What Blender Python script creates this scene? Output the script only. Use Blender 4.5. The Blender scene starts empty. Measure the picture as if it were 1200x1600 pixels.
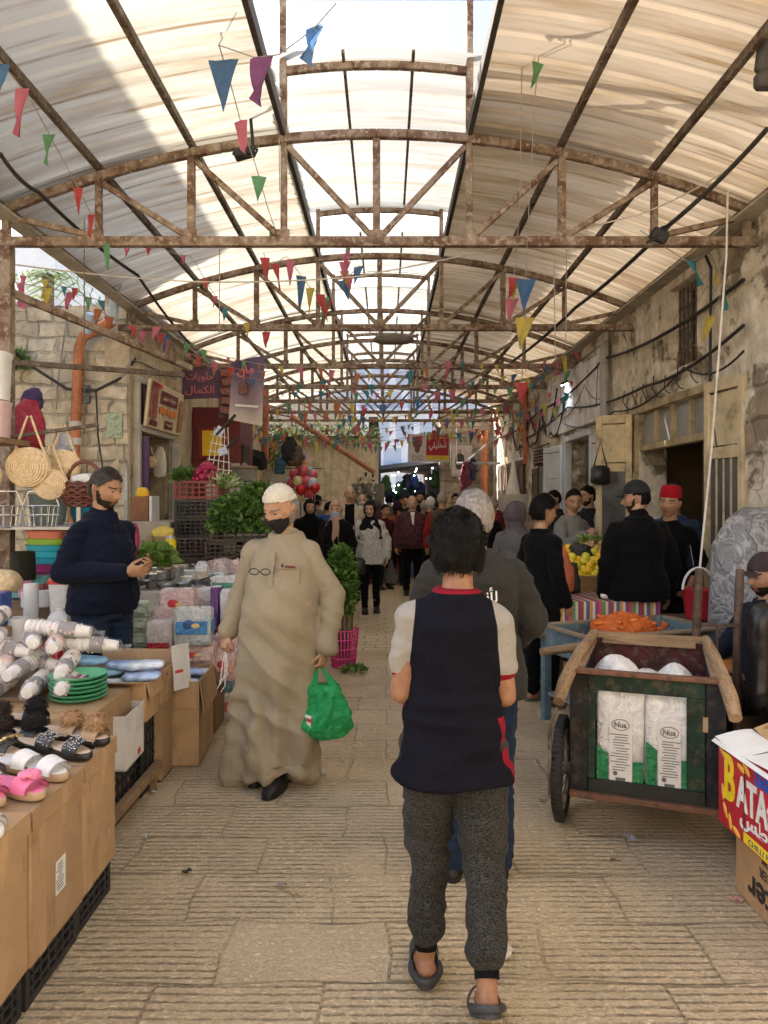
import bpy, bmesh, math, random
import numpy as np
from mathutils import Vector, Matrix, Euler
random.seed(7)
SC = bpy.context.scene
COL = SC.collection
R = math.radians
PI = math.pi
F = 1156.0; PX0 = 603.0; PY0 = 778.0; EYE = 1.65       # focal length and vanishing point of the photograph (pixels)
cam = bpy.data.objects.new('camera', bpy.data.cameras.new('camera')); COL.objects.link(cam)
cam.location = (0, 0, EYE); cam.rotation_euler = (R(90), 0, 0)
cam.data.sensor_fit = 'VERTICAL'; cam.data.sensor_height = 24.0; cam.data.lens = 24.0 * F / 1600
cam.data.shift_x = -(PX0 - 600) / 1600; cam.data.shift_y = -(800 - PY0) / 1600
cam.data.clip_end = 500; cam.data.clip_start = 0.05
SC.camera = cam
SUN_EL, SUN_AZ = 36.0, -62.0                            # sun stands high to the left, a little ahead
world = bpy.data.worlds.new('World'); SC.world = world; world.use_nodes = True
wt = world.node_tree; wb = wt.nodes['Background']
sky = wt.nodes.new('ShaderNodeTexSky'); sky.sky_type = 'NISHITA'; sky.sun_disc = False
sky.sun_elevation = R(SUN_EL); sky.sun_rotation = R(SUN_AZ); sky.dust_density = 4.0; sky.air_density = 1.0
wt.links.new(sky.outputs[0], wb.inputs[0]); wb.inputs[1].default_value = 0.15
sl = bpy.data.lights.new('sun', 'SUN'); sl.energy = 5.0; sl.angle = R(0.5); sl.color = (1, 0.95, 0.87)
so = bpy.data.objects.new('sun', sl); COL.objects.link(so)
so.rotation_euler = Vector((math.sin(R(SUN_AZ)) * math.cos(R(SUN_EL)), math.cos(R(SUN_AZ)) * math.cos(R(SUN_EL)), math.sin(R(SUN_EL)))).to_track_quat('Z', 'Y').to_euler()
SC.view_settings.view_transform = 'Standard'; SC.view_settings.look = 'None'
SC.view_settings.exposure = 1.65; SC.view_settings.gamma = 1.0
SC.cycles.use_denoising = True; SC.cycles.max_bounces = 8; SC.cycles.diffuse_bounces = 4
SC.cycles.glossy_bounces = 3; SC.cycles.transmission_bounces = 6; SC.cycles.transparent_max_bounces = 10
SC.cycles.sample_clamp_indirect = 6.0

def P(px, py, Y):
    return Vector(((px - PX0) / F * Y, Y, EYE + (PY0 - py) / F * Y))
def G(px, py):
    Y = EYE * F / (py - PY0); return Vector(((px - PX0) / F * Y, Y, 0))

class MB:
    def __init__(s): s.v = []; s.f = []; s.m = []; s.T = None
    def add(s, vs, fs, mi=0):
        n = len(s.v)
        if s.T is not None: vs = [s.T @ Vector(p) for p in vs]
        s.v.extend([tuple(p) for p in vs]); s.f.extend([tuple(i + n for i in f) for f in fs]); s.m.extend([mi] * len(fs)); return s
    def join(s, o, M=None, mi=None):
        n = len(s.v)
        s.v.extend([tuple(M @ Vector(p)) for p in o.v] if M is not None else o.v)
        s.f.extend([tuple(i + n for i in f) for f in o.f]); s.m.extend(o.m if mi is None else [mi] * len(o.f)); return s
    def box(s, c, d, rot=None, bev=0.0, mi=0, taper=1.0):
        x, y, z = d[0] / 2, d[1] / 2, d[2] / 2
        b = min(bev, x * .9, y * .9, z * .9)
        Rm = rot if isinstance(rot, Matrix) else (Euler(rot).to_matrix() if rot else Matrix.Identity(3))
        c = Vector(c)
        if b <= 0:
            vs = [(sx * x * (taper if sz < 0 else 1), sy * y * (taper if sz < 0 else 1), sz * z) for sx in (-1, 1) for sy in (-1, 1) for sz in (-1, 1)]
            fs = [(0, 1, 3, 2), (4, 6, 7, 5), (0, 4, 5, 1), (2, 3, 7, 6), (0, 2, 6, 4), (1, 5, 7, 3)]
        else:
            vs = []; idx = {}
            for sx in (-1, 1):
                for sy in (-1, 1):
                    for sz in (-1, 1):
                        t = taper if sz < 0 else 1
                        for a, p in enumerate(((sx * x * t, sy * (y * t - b), sz * (z - b)), (sx * (x * t - b), sy * y * t, sz * (z - b)), (sx * (x * t - b), sy * (y * t - b), sz * z))):
                            idx[(sx, sy, sz, a)] = len(vs); vs.append(p)
            I = lambda sx, sy, sz, a: idx[(sx, sy, sz, a)]
            fs = []
            for q in (-1, 1):
                fs.append((I(q, -1, -1, 0), I(q, 1, -1, 0), I(q, 1, 1, 0), I(q, -1, 1, 0)))
                fs.append((I(-1, q, -1, 1), I(1, q, -1, 1), I(1, q, 1, 1), I(-1, q, 1, 1)))
                fs.append((I(-1, -1, q, 2), I(1, -1, q, 2), I(1, 1, q, 2), I(-1, 1, q, 2)))
                for w in (-1, 1):
                    fs.append((I(q, w, -1, 0), I(q, w, 1, 0), I(q, w, 1, 1), I(q, w, -1, 1)))
                    fs.append((I(q, -1, w, 0), I(q, 1, w, 0), I(q, 1, w, 2), I(q, -1, w, 2)))
                    fs.append((I(-1, q, w, 1), I(1, q, w, 1), I(1, q, w, 2), I(-1, q, w, 2)))
                    for e in (-1, 1): fs.append((I(q, w, e, 0), I(q, w, e, 1), I(q, w, e, 2)))
        return s.add([c + Rm @ Vector(p) for p in vs], fs, mi)
    def ring_loft(s, rings, mi=0, close=False, caps=True):
        n = len(rings[0]); vs = [p for r in rings for p in r]; fs = []
        m = len(rings)
        for k in range(m if close else m - 1):
            a, b = k * n, ((k + 1) % m) * n
            for i in range(n): j = (i + 1) % n; fs.append((a + i, a + j, b + j, b + i))
        if caps and not close: fs.append(tuple(range(n - 1, -1, -1))); fs.append(tuple((m - 1) * n + i for i in range(n)))
        return s.add(vs, fs, mi)
    def tube(s, pts, r, n=8, mi=0, caps=True, close=False):
        pts = [Vector(p) for p in pts]; rr = r if isinstance(r, (list, tuple)) else [r] * len(pts)
        rings = []; up = None
        for i, p in enumerate(pts):
            a = pts[i - 1] if i or close else p; b = pts[(i + 1) % len(pts)] if i < len(pts) - 1 or close else p
            d = (b - a).normalized() if (b - a).length > 1e-9 else Vector((0, 0, 1))
            if up is None: up = Vector((0, 0, 1)) if abs(d.z) < .9 else Vector((1, 0, 0))
            x = d.cross(up)
            if x.length < 1e-6: x = d.orthogonal()
            x.normalize(); y = x.cross(d).normalized(); up = y
            rings.append([p + (x * math.cos(2 * PI * k / n) + y * math.sin(2 * PI * k / n)) * rr[i] for k in range(n)])
        return s.ring_loft(rings, mi, close, caps)
    def bar(s, a, b, w, h, mi=0, up=(0, 0, 1)):
        a = Vector(a); b = Vector(b); d = (b - a); L = d.length; d.normalize(); up = Vector(up)
        x = d.cross(up)
        if x.length < 1e-5: x = d.cross(Vector((1, 0, 0)))
        x.normalize(); z = x.cross(d)
        Rm = Matrix((x, d, z)).transposed()
        return s.box((a + b) / 2, (w, L, h), Rm, min(w, h) * .12, mi)
    def lathe(s, prof, c=(0, 0, 0), n=20, mi=0, sx=1, sy=1, M=None):
        c = Vector(c); rings = []
        for r, z in prof:
            ring = [Vector((r * sx * math.cos(2 * PI * k / n), r * sy * math.sin(2 * PI * k / n), z)) for k in range(n)]
            rings.append([c + (M @ p if M is not None else p) for p in ring])
        return s.ring_loft(rings, mi, False, True)
    def ell(s, c, r, rot=None, nu=14, nv=9, mi=0):
        c = Vector(c); r = (r, r, r) if isinstance(r, (int, float)) else r
        Rm = rot if isinstance(rot, Matrix) else (Euler(rot).to_matrix() if rot else Matrix.Identity(3))
        rings = []
        for j in range(nv + 1):
            b = PI * (j + .02) / (nv + .04)
            rings.append([c + Rm @ Vector((r[0] * math.sin(b) * math.cos(2 * PI * k / nu), r[1] * math.sin(b) * math.sin(2 * PI * k / nu), -r[2] * math.cos(b))) for k in range(nu)])
        return s.ring_loft(rings, mi)
    def caps(s, a, b, r0, r1, n=12, mi=0, sq=1.0):
        a = Vector(a); b = Vector(b); d = b - a; L = d.length
        d = d.normalized() if L > 1e-6 else Vector((0, 0, 1))
        x = d.orthogonal().normalized(); y = d.cross(x); rings = []
        for t in (-1, -.85, -.5): rings.append((a + d * (r0 * t), r0 * math.sqrt(max(1 - t * t, .01))))
        rings.append((a, r0)); rings.append(((a + b) / 2, (r0 + r1) / 2)); rings.append((b, r1))
        for t in (.5, .85, 1): rings.append((b + d * (r1 * t), r1 * math.sqrt(max(1 - t * t, .01))))
        return s.ring_loft([[p + (x * math.cos(2 * PI * k / n) + y * math.sin(2 * PI * k / n)) * r for k in range(n)] for p, r in rings], mi)
    def secs(s, S, n=24, mi=0, e=2.0):
        rings = []
        for q in S:
            x, y, z, rx, ry = q[:5]; ring = []
            for k in range(n):
                a = 2 * PI * k / n; ca, sa = math.cos(a), math.sin(a)
                ring.append((x + rx * math.copysign(abs(ca) ** (2 / e), ca), y + ry * math.copysign(abs(sa) ** (2 / e), sa), z))
            rings.append(ring)
        return s.ring_loft(rings, mi)
    def grid(s, fn, nu, nv, mi=0, flip=False):
        vs = [fn(i / nu, j / nv) for j in range(nv + 1) for i in range(nu + 1)]
        fs = [(j * (nu + 1) + i, j * (nu + 1) + i + 1, (j + 1) * (nu + 1) + i + 1, (j + 1) * (nu + 1) + i) for j in range(nv) for i in range(nu)]
        if flip: fs = [f[::-1] for f in fs]
        return s.add(vs, fs, mi)
    def prism(s, pts, off, mi=0):
        pts = [Vector(p) for p in pts]; off = Vector(off); n = len(pts)
        return s.add(pts + [p + off for p in pts], [tuple(range(n))[::-1], tuple(range(n, 2 * n))] + [(i, (i + 1) % n, n + (i + 1) % n, n + i) for i in range(n)], mi)
    def build(s, name, mats, parent=None, smooth=40, W=False, origin=None):
        me = bpy.data.meshes.new(name); v = s.v
        o = bpy.data.objects.new(name, me)
        if parent is None:
            A = np.array(v)
            if origin is None: origin = ((A[:, 0].min() + A[:, 0].max()) / 2, (A[:, 1].min() + A[:, 1].max()) / 2, A[:, 2].min())
            v = (A - np.array(origin)).tolist(); o.location = origin
        else:
            o.parent = parent
            if W:
                Mi = root_mat(parent).inverted(); v = [tuple(Mi @ Vector(p)) for p in v]
        me.from_pydata(v, [], s.f)
        mats = mats if isinstance(mats, (list, tuple)) else [mats]
        for q in mats: me.materials.append(q)
        if len(mats) > 1: me.polygons.foreach_set('material_index', [min(k, len(mats) - 1) for k in s.m])
        bm = bmesh.new(); bm.from_mesh(me); bmesh.ops.recalc_face_normals(bm, faces=bm.faces); bm.to_mesh(me); bm.free()
        if smooth:
            me.polygons.foreach_set('use_smooth', [True] * len(me.polygons)); me.set_sharp_from_angle(angle=R(smooth))
        COL.objects.link(o); return o
def root_mat(o):
    M = o.matrix_basis.copy()
    while o.parent: o = o.parent; M = o.matrix_basis @ M
    return M
def tag(o, label, cat, group=None, kind=None):
    o['label'] = label; o['category'] = cat
    if group: o['group'] = group
    if kind: o['kind'] = kind
    return o
def thing(name, label, cat, loc=(0, 0, 0), rz=0.0, group=None):
    o = bpy.data.objects.new(name, None); o.empty_display_size = .1; COL.objects.link(o)
    o.location = loc; o.rotation_euler = (0, 0, rz); return tag(o, label, cat, group)
def dup(src, loc=None, rz=None, label=None, group=None, scale=None):
    def cp(o, par):
        c = o.copy(); COL.objects.link(c)
        if par is not None: c.parent = par
        for ch in list(o.children): cp(ch, c)
        return c
    r = cp(src, None)
    if loc is not None: r.location = loc
    if rz is not None: r.rotation_euler = (0, 0, rz) if isinstance(rz, (int, float)) else rz
    if label: r['label'] = label
    if group: r['group'] = group
    if scale: r.scale = scale
    return r
def struct(o): o['kind'] = 'structure'; return o
def vnoise(p, seed=0):
    p = np.asarray(p, float); i = np.floor(p).astype(np.int64); f = p - i; f = f * f * (3 - 2 * f); out = 0
    for dx in (0, 1):
        for dy in (0, 1):
            for dz in (0, 1):
                h = ((i[:, 0] + dx) * 374761393 + (i[:, 1] + dy) * 668265263 + (i[:, 2] + dz) * 2147483647 + seed * 974711) & 0xffffffff
                h = ((h ^ (h >> 13)) * 1274126177) & 0xffffffff; h = (h ^ (h >> 16)) & 0xffff
                w = (f[:, 0] if dx else 1 - f[:, 0]) * (f[:, 1] if dy else 1 - f[:, 1]) * (f[:, 2] if dz else 1 - f[:, 2])
                out = out + w * (h / 32767.5 - 1)
    return out
def fbm(p, seed=0, o=3):
    p = np.asarray(p, float); return sum(vnoise(p * 2 ** k, seed + k) / 2 ** k for k in range(o))
def roughen(o, amp, scale, seed=0, o_=3):
    me = o.data; n = len(me.vertices); co = np.empty(n * 3); no = np.empty(n * 3)
    me.vertices.foreach_get('co', co); me.vertices.foreach_get('normal', no); co = co.reshape(-1, 3); no = no.reshape(-1, 3)
    sc = np.array(scale if isinstance(scale, (tuple, list)) else (scale,) * 3)
    co += no * (amp * fbm(co * sc + 17.3, seed, o_))[:, None]; me.vertices.foreach_set('co', co.ravel()); me.update()
def dens(S, k):
    out = []
    for a, b in zip(S[:-1], S[1:]):
        for i in range(k): t = i / k; out.append(tuple(p + (q - p) * t for p, q in zip(a, b)))
    return out + [S[-1]]
AR = {}
for _c, _s, _n in (('ا', 0xFE8D, 2), ('ب', 0xFE8F, 4), ('ة', 0xFE93, 2), ('ت', 0xFE95, 4), ('ج', 0xFE9D, 4), ('ح', 0xFEA1, 4), ('خ', 0xFEA5, 4), ('د', 0xFEA9, 2), ('ر', 0xFEAD, 2), ('ز', 0xFEAF, 2), ('س', 0xFEB1, 4), ('ش', 0xFEB5, 4), ('ط', 0xFEC1, 4), ('ع', 0xFEC9, 4), ('ف', 0xFED1, 4), ('ق', 0xFED5, 4), ('ك', 0xFED9, 4), ('ل', 0xFEDD, 4), ('م', 0xFEE1, 4), ('ن', 0xFEE5, 4), ('ه', 0xFEE9, 4), ('و', 0xFEED, 2), ('ي', 0xFEF1, 4), ('أ', 0xFE83, 2)): AR[_c] = (_s, _n)
def ar(t):
    out = []
    for i, c in enumerate(t):
        if c not in AR: out.append(c); continue
        s, n = AR[c]; pv = i > 0 and t[i - 1] in AR and AR[t[i - 1]][1] == 4; nx = n == 4 and i + 1 < len(t) and t[i + 1] in AR
        out.append(chr(s + (3 if pv and nx else 2 if nx else 1 if pv else 0)))
    return ''.join(out[::-1])
def text_mb(body, width, height=None, bold=0.0, mi=0):
    """lettering as flat geometry centred on the origin in the local XZ plane, facing -Y"""
    cu = bpy.data.curves.new('lettering', 'FONT'); cu.body = body; cu.extrude = .0015; cu.offset = bold; cu.resolution_u = 3
    cu.align_x = 'CENTER'
    o = bpy.data.objects.new('lettering', cu); COL.objects.link(o)
    dg = bpy.context.evaluated_depsgraph_get(); me = bpy.data.meshes.new_from_object(o.evaluated_get(dg))
    n = len(me.vertices); co = np.empty(n * 3); me.vertices.foreach_get('co', co); co = co.reshape(-1, 3)
    mn, mx = co.min(0), co.max(0); c = (mn + mx) / 2; w = mx - mn
    k = width / w[0]; kz = k if height is None else height / w[1]
    b = MB(); b.v = [((p[0] - c[0]) * k, -p[2] - .0005, (p[1] - c[1]) * kz) for p in co]
    b.f = [tuple(p.vertices) for p in me.polygons]; b.m = [mi] * len(b.f)
    bpy.data.objects.remove(o); bpy.data.curves.remove(cu); bpy.data.meshes.remove(me); return b
class NT:
    def __init__(s, name):
        s.m = bpy.data.materials.new(name); s.m.use_nodes = True; s.t = s.m.node_tree; s.b = s.t.nodes['Principled BSDF']; s.out = s.t.nodes['Material Output']
        s.co = s.t.nodes.new('ShaderNodeTexCoord')
    def n(s, typ, **kw):
        x = s.t.nodes.new('ShaderNode' + typ)
        for k, v in kw.items(): setattr(x, k, v)
        return x
    def put(s, sock, v):
        if isinstance(v, bpy.types.NodeSocket): s.t.links.new(v, sock)
        elif isinstance(v, (tuple, list)) and len(v) == 3 and sock.type == 'RGBA': sock.default_value = (*v, 1)
        else: sock.default_value = v
    def obj(s): return s.co.outputs['Object']
    def gen(s): return s.co.outputs['Generated']
    def map(s, sc=(1, 1, 1), loc=(0, 0, 0), rot=(0, 0, 0), v=None):
        x = s.n('Mapping'); s.put(x.inputs[0], v if v is not None else s.obj()); x.inputs[1].default_value = loc; x.inputs[2].default_value = rot; x.inputs[3].default_value = sc; return x.outputs[0]
    def noise(s, sc, det=4, rough=.55, v=None, dist=0):
        x = s.n('TexNoise'); s.put(x.inputs['Vector'], v if v is not None else s.obj()); x.inputs['Scale'].default_value = sc; x.inputs['Detail'].default_value = det; x.inputs['Roughness'].default_value = rough; x.inputs['Distortion'].default_value = dist; return x.outputs[0]
    def noisec(s, sc, v=None):
        x = s.n('TexNoise'); s.put(x.inputs['Vector'], v if v is not None else s.obj()); x.inputs['Scale'].default_value = sc; return x.outputs[1]
    def vor(s, sc, v=None, feat='F1', out=0):
        x = s.n('TexVoronoi', feature=feat); s.put(x.inputs['Vector'], v if v is not None else s.obj()); x.inputs['Scale'].default_value = sc; return x.outputs[out]
    def math(s, op, a, b=0.0, c=None, clamp=False):
        x = s.n('Math', operation=op, use_clamp=clamp); s.put(x.inputs[0], a); s.put(x.inputs[1], b)
        if c is not None: s.put(x.inputs[2], c)
        return x.outputs[0]
    def ramp(s, f, st):
        x = s.n('ValToRGB'); s.put(x.inputs[0], f); e = x.color_ramp.elements
        while len(e) < len(st): e.new(.5)
        for q, (p, c) in zip(e, st): q.position = p; q.color = (*(c if isinstance(c, (tuple, list)) else (c, c, c)), 1)
        return x.outputs[0]
    def mix(s, f, a, b, mode='MIX'):
        x = s.n('Mix', data_type='RGBA', blend_type=mode); s.put(x.inputs[0], f); s.put(x.inputs[6], a); s.put(x.inputs[7], b); return x.outputs[2]
    def sep(s, v): x = s.n('SeparateXYZ'); s.put(x.inputs[0], v); return x.outputs
    def comb(s, a, b, c):
        x = s.n('CombineXYZ'); s.put(x.inputs[0], a); s.put(x.inputs[1], b); s.put(x.inputs[2], c); return x.outputs[0]
    def bump(s, h, st=.5, d=.01, nrm=None):
        x = s.n('Bump'); s.put(x.inputs['Height'], h); x.inputs['Strength'].default_value = st; x.inputs['Distance'].default_value = d
        if nrm is not None: s.put(x.inputs['Normal'], nrm)
        return x.outputs[0]
    def fin(s, col=None, rough=None, nrm=None, metal=None, spec=None):
        if col is not None: s.put(s.b.inputs['Base Color'], col)
        if rough is not None: s.put(s.b.inputs['Roughness'], rough)
        if nrm is not None: s.put(s.b.inputs['Normal'], nrm)
        if metal is not None: s.put(s.b.inputs['Metallic'], metal)
        if spec is not None: s.b.inputs['Specular IOR Level'].default_value = spec
        return s.m
_mc = {}
def plain(c, rough=.6, var=.18, sc=9, bump=.12, bsc=60, metal=0, spec=.4, name=None):
    """a plain coloured surface with uneven tone, faint dirt and a fine bump"""
    key = (tuple(c), rough, var, sc, bump, bsc, metal, spec)
    if key in _mc: return _mc[key]
    k = NT(name or 'surface'); n1 = k.noise(sc, 5); n2 = k.noise(sc * 5, 3)
    f = k.math('ADD', k.math('MULTIPLY', n1, .7), k.math('MULTIPLY', n2, .3))
    lo = tuple(x * (1 - var * 1.6) for x in c); hi = tuple(min(1, x * (1 + var)) for x in c)
    col = k.ramp(f, [(.3, lo), (.5, c), (.7, hi)])
    rg = k.math('MULTIPLY_ADD', n1, .3, rough - .15)
    _mc[key] = k.fin(col, rg, k.bump(k.noise(bsc, 4), bump, .01) if bump else None, metal, spec); return _mc[key]
def cloth(c, c2=None, weave=220, rough=.9, fold=9, name='cloth', stretch=(1, 1, 1)):
    key = ('cl', tuple(c), tuple(c2 or c), weave, fold, stretch)
    if key in _mc: return _mc[key]
    k = NT(name); v = k.map(stretch); n = k.noise(weave, 2, v=v); g = k.noise(fold, 4)
    c2 = c2 or tuple(x * .82 for x in c)
    col = k.mix(k.ramp(n, [(.38, 0.), (.62, 1.)]), c2, c)
    col = k.mix(k.ramp(g, [(.3, .16), (.7, 0.)]), col, tuple(x * .6 for x in c2))
    b1 = k.bump(k.noise(fold * 1.4, 4, .5, dist=1.2), .5, .02); m = k.fin(col, rough, k.bump(n, .12, .003, b1), spec=.06)
    k.b.inputs['Sheen Weight'].default_value = .04
    _mc[key] = m; return m
def rust(c1=(.25, .19, .14), c2=(.115, .062, .038), c3=(.36, .31, .25)):
    key = ('rust', c1, c2, c3)
    if key in _mc: return _mc[key]
    k = NT('rusty_painted_steel'); n = k.noise(5, 8, .65); n2 = k.noise(22, 5, .6)
    col = k.mix(k.ramp(n, [(.42, 0.), (.58, 1.)]), c1, c2); col = k.mix(k.ramp(n2, [(.52, 0.), (.64, .8)]), col, c3)
    _mc[key] = k.fin(col, k.ramp(n, [(.3, .5), (.7, .85)]), k.bump(n2, .35, .006), 0, .35); return _mc[key]
def wood(c1=(.30, .19, .10), c2=(.15, .085, .04), axis=0, sc=4):
    key = ('wood', c1, c2, axis, sc)
    if key in _mc: return _mc[key]
    k = NT('weathered_wood'); s_ = [sc * 9] * 3; s_[axis] = sc * .7; n = k.noise(1, 6, .6, k.map(tuple(s_)), 1.5); g = k.noise(sc, 5)
    col = k.ramp(n, [(.3, c2), (.65, c1)]); col = k.mix(k.ramp(g, [(.45, 0.), (.75, .5)]), col, tuple(x * .55 for x in c2))
    _mc[key] = k.fin(col, .75, k.bump(n, .35, .006)); return _mc[key]
def plastic(c, rough=.35, spec=.5): return plain(c, rough, .1, 6, .05, 40, 0, spec, 'plastic')
def card(c=(.37, .24, .13), print_=None):
    key = ('card', c)
    if key in _mc: return _mc[key]
    k = NT('cardboard'); g = k.noise(3, 6, .6); fl = k.noise(1, 2, .5, k.map((4, 4, 160)))
    col = k.ramp(g, [(.3, tuple(x * .78 for x in c)), (.55, c), (.75, tuple(min(1, x * 1.12) for x in c))])
    col = k.mix(k.ramp(k.noise(14, 6, .7), [(.58, 0.), (.70, .5)]), col, tuple(x * .5 for x in c)); col = k.mix(k.ramp(k.noise(4.5, 6, .7, dist=1), [(.55, 0.), (.66, .45)]), col, tuple(x * .45 for x in c)); col = k.mix(k.ramp(k.noise(7, 3, .5, k.map((1, 1, .2))), [(.62, 0.), (.68, .3)]), col, tuple(min(1, x * 1.5) for x in c))
    _mc[key] = k.fin(col, .85, k.bump(k.math('ADD', fl, g), .15, .006), spec=.2); return _mc[key]
def clearbag(c=(.9, .9, .9), alpha=.35, rough=.15):
    key = ('bag', c, alpha)
    if key in _mc: return _mc[key]
    k = NT('clear_plastic_film'); n = k.noise(14, 5, .6, dist=2)
    k.put(k.b.inputs['Alpha'], k.ramp(n, [(.35, alpha * .6), (.65, min(1, alpha * 1.6))]))
    _mc[key] = k.fin(c, rough, k.bump(n, .9, .02)); return _mc[key]
def film(c, rough=.2, sc=16, tr=.35):
    """crumpled coloured plastic bag: glossy, lets some light through"""
    key = ('film', c, sc, tr)
    if key in _mc: return _mc[key]
    k = NT('crumpled_plastic'); n = k.noise(sc, 5, .6, dist=1.8); nb = k.bump(n, .9, .03)
    k.fin(k.mix(k.ramp(n, [(.35, 0.), (.7, 1.)]), tuple(x * .75 for x in c), tuple(min(1, x * 1.2 + .02) for x in c)), rough, nb)
    t = k.n('BsdfTranslucent'); k.put(t.inputs[0], c); mx = k.n('MixShader'); mx.inputs[0].default_value = tr
    k.t.links.new(k.b.outputs[0], mx.inputs[1]); k.t.links.new(t.outputs[0], mx.inputs[2]); k.t.links.new(mx.outputs[0], k.out.inputs[0])
    _mc[key] = k.m; return k.m
def emit(c, s):
    k = NT('lamp_glow'); k.put(k.b.inputs['Emission Color'], c); k.b.inputs['Emission Strength'].default_value = s; return k.fin(c, .4)
def street_mat():
    k = NT('grooved_stone_paving'); x, y, z = k.sep(k.obj())
    wob = k.noisec(2.1); wv = k.sep(wob)
    xx = k.math('ADD', x, k.math('MULTIPLY', k.math('SUBTRACT', wv[0], .5), .12)); yy = k.math('ADD', y, k.math('MULTIPLY', k.math('SUBTRACT', wv[1], .5), .10))
    def bricks(w, h, mort, off):
        b = k.n('TexBrick'); b.offset = off; k.put(b.inputs['Vector'], k.comb(xx, yy, 0.)); b.inputs['Scale'].default_value = 1; b.inputs['Brick Width'].default_value = w; b.inputs['Row Height'].default_value = h
        b.inputs['Mortar Size'].default_value = mort; b.inputs['Mortar Smooth'].default_value = .4; b.inputs['Bias'].default_value = 0; b.inputs['Color1'].default_value = (0, 0, 0, 1); b.inputs['Color2'].default_value = (1, 1, 1, 1); b.inputs['Mortar'].default_value = (.5, .5, .5, 1); return b
    sl = bricks(.58, .36, .006, .37); st = bricks(.26, .17, .009, .43)
    gy = k.math('ADD', k.math('ADD', y, k.math('MULTIPLY', sl.outputs[0], .9)), k.math('ADD', k.math('MULTIPLY', k.math('SUBTRACT', k.noise(2.2, 3, .5), .5), .016), k.math('MULTIPLY', k.math('SUBTRACT', k.noise(26, 4, .7), .5), .016)))
    gr = k.math('PINGPONG', k.math('MULTIPLY', gy, 1 / .039), .5)
    gr = k.ramp(k.math('MULTIPLY', gr, 2.), [(.16, 0.), (.42, 1.)])
    fine = k.noise(60, 5, .7); slv = k.ramp(sl.outputs[0], [(.10, .12), (.22, 1.)])
    worn = k.math('MULTIPLY', k.ramp(k.noise(2.6, 5, .65), [(.36, .2), (.52, 1.)]), slv); brk = k.ramp(k.noise(24, 5, .7), [(.38, .12), (.55, 1.)])
    gd = k.math('MULTIPLY', k.math('MULTIPLY', k.math('SUBTRACT', 1., gr), worn), brk)
    chip = k.ramp(k.noise(38, 5, .7), [(.42, 0.), (.60, 1.)])
    hgro = k.math('ADD', k.math('MULTIPLY', gd, -1.0), k.math('ADD', k.math('MULTIPLY', chip, .45), k.math('MULTIPLY', fine, .5)))
    nearm = k.ramp(k.math('ADD', k.math('MULTIPLY', y, .1), k.math('MULTIPLY', k.math('SUBTRACT', k.noise(1.5), .5), .06)), [(.79, 0.), (.80, 1.)])
    hn = k.math('SUBTRACT', hgro, k.math('MULTIPLY', sl.outputs['Fac'], 1.1)); hf = k.math('SUBTRACT', k.math('MULTIPLY', fine, .8), k.math('MULTIPLY', st.outputs['Fac'], 1.2))
    h = k.mix(nearm, hn, hf)
    tone = k.noise(.9, 6, .6)
    base = k.ramp(tone, [(.3, (.56, .43, .26)), (.5, (.70, .54, .335)), (.72, (.78, .61, .39))])
    base = k.mix(k.math('MULTIPLY', sl.outputs[0], .25), base, (.64, .49, .30))
    base = k.mix(k.ramp(k.noise(70, 4, .7), [(.35, .35), (.6, 0.)]), base, (.28, .21, .13))
    base = k.mix(k.math('MULTIPLY', k.math('MULTIPLY', gd, k.math('SUBTRACT', 1., nearm)), .60), base, (.12, .088, .055))
    spk = k.ramp(k.noise(44, 4, .7, k.map((.7, 1.2, 1))), [(.57, 0.), (.63, 1.)])
    base = k.mix(k.math('MULTIPLY', spk, k.ramp(k.noise(3, 3), [(.3, .25), (.55, 1.)])), base, (.85, .70, .46))
    base = k.mix(k.math('MULTIPLY', k.mix(nearm, k.math('MULTIPLY', sl.outputs['Fac'], k.ramp(k.noise(2.6), [(.4, .15), (.6, .6)])), st.outputs['Fac']), .75), base, (.085, .065, .045))
    base = k.mix(k.ramp(k.noise(1.7, 5, .7), [(.55, 0.), (.75, .35)]), base, (.26, .20, .135))
    base = k.mix(k.math('MULTIPLY', nearm, .35), base, (.46, .35, .22))
    rg = k.ramp(k.noise(9, 5, .7), [(.3, .26), (.7, .58)])
    return k.fin(base, rg, k.bump(h, 1.0, .012), spec=.5)
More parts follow.
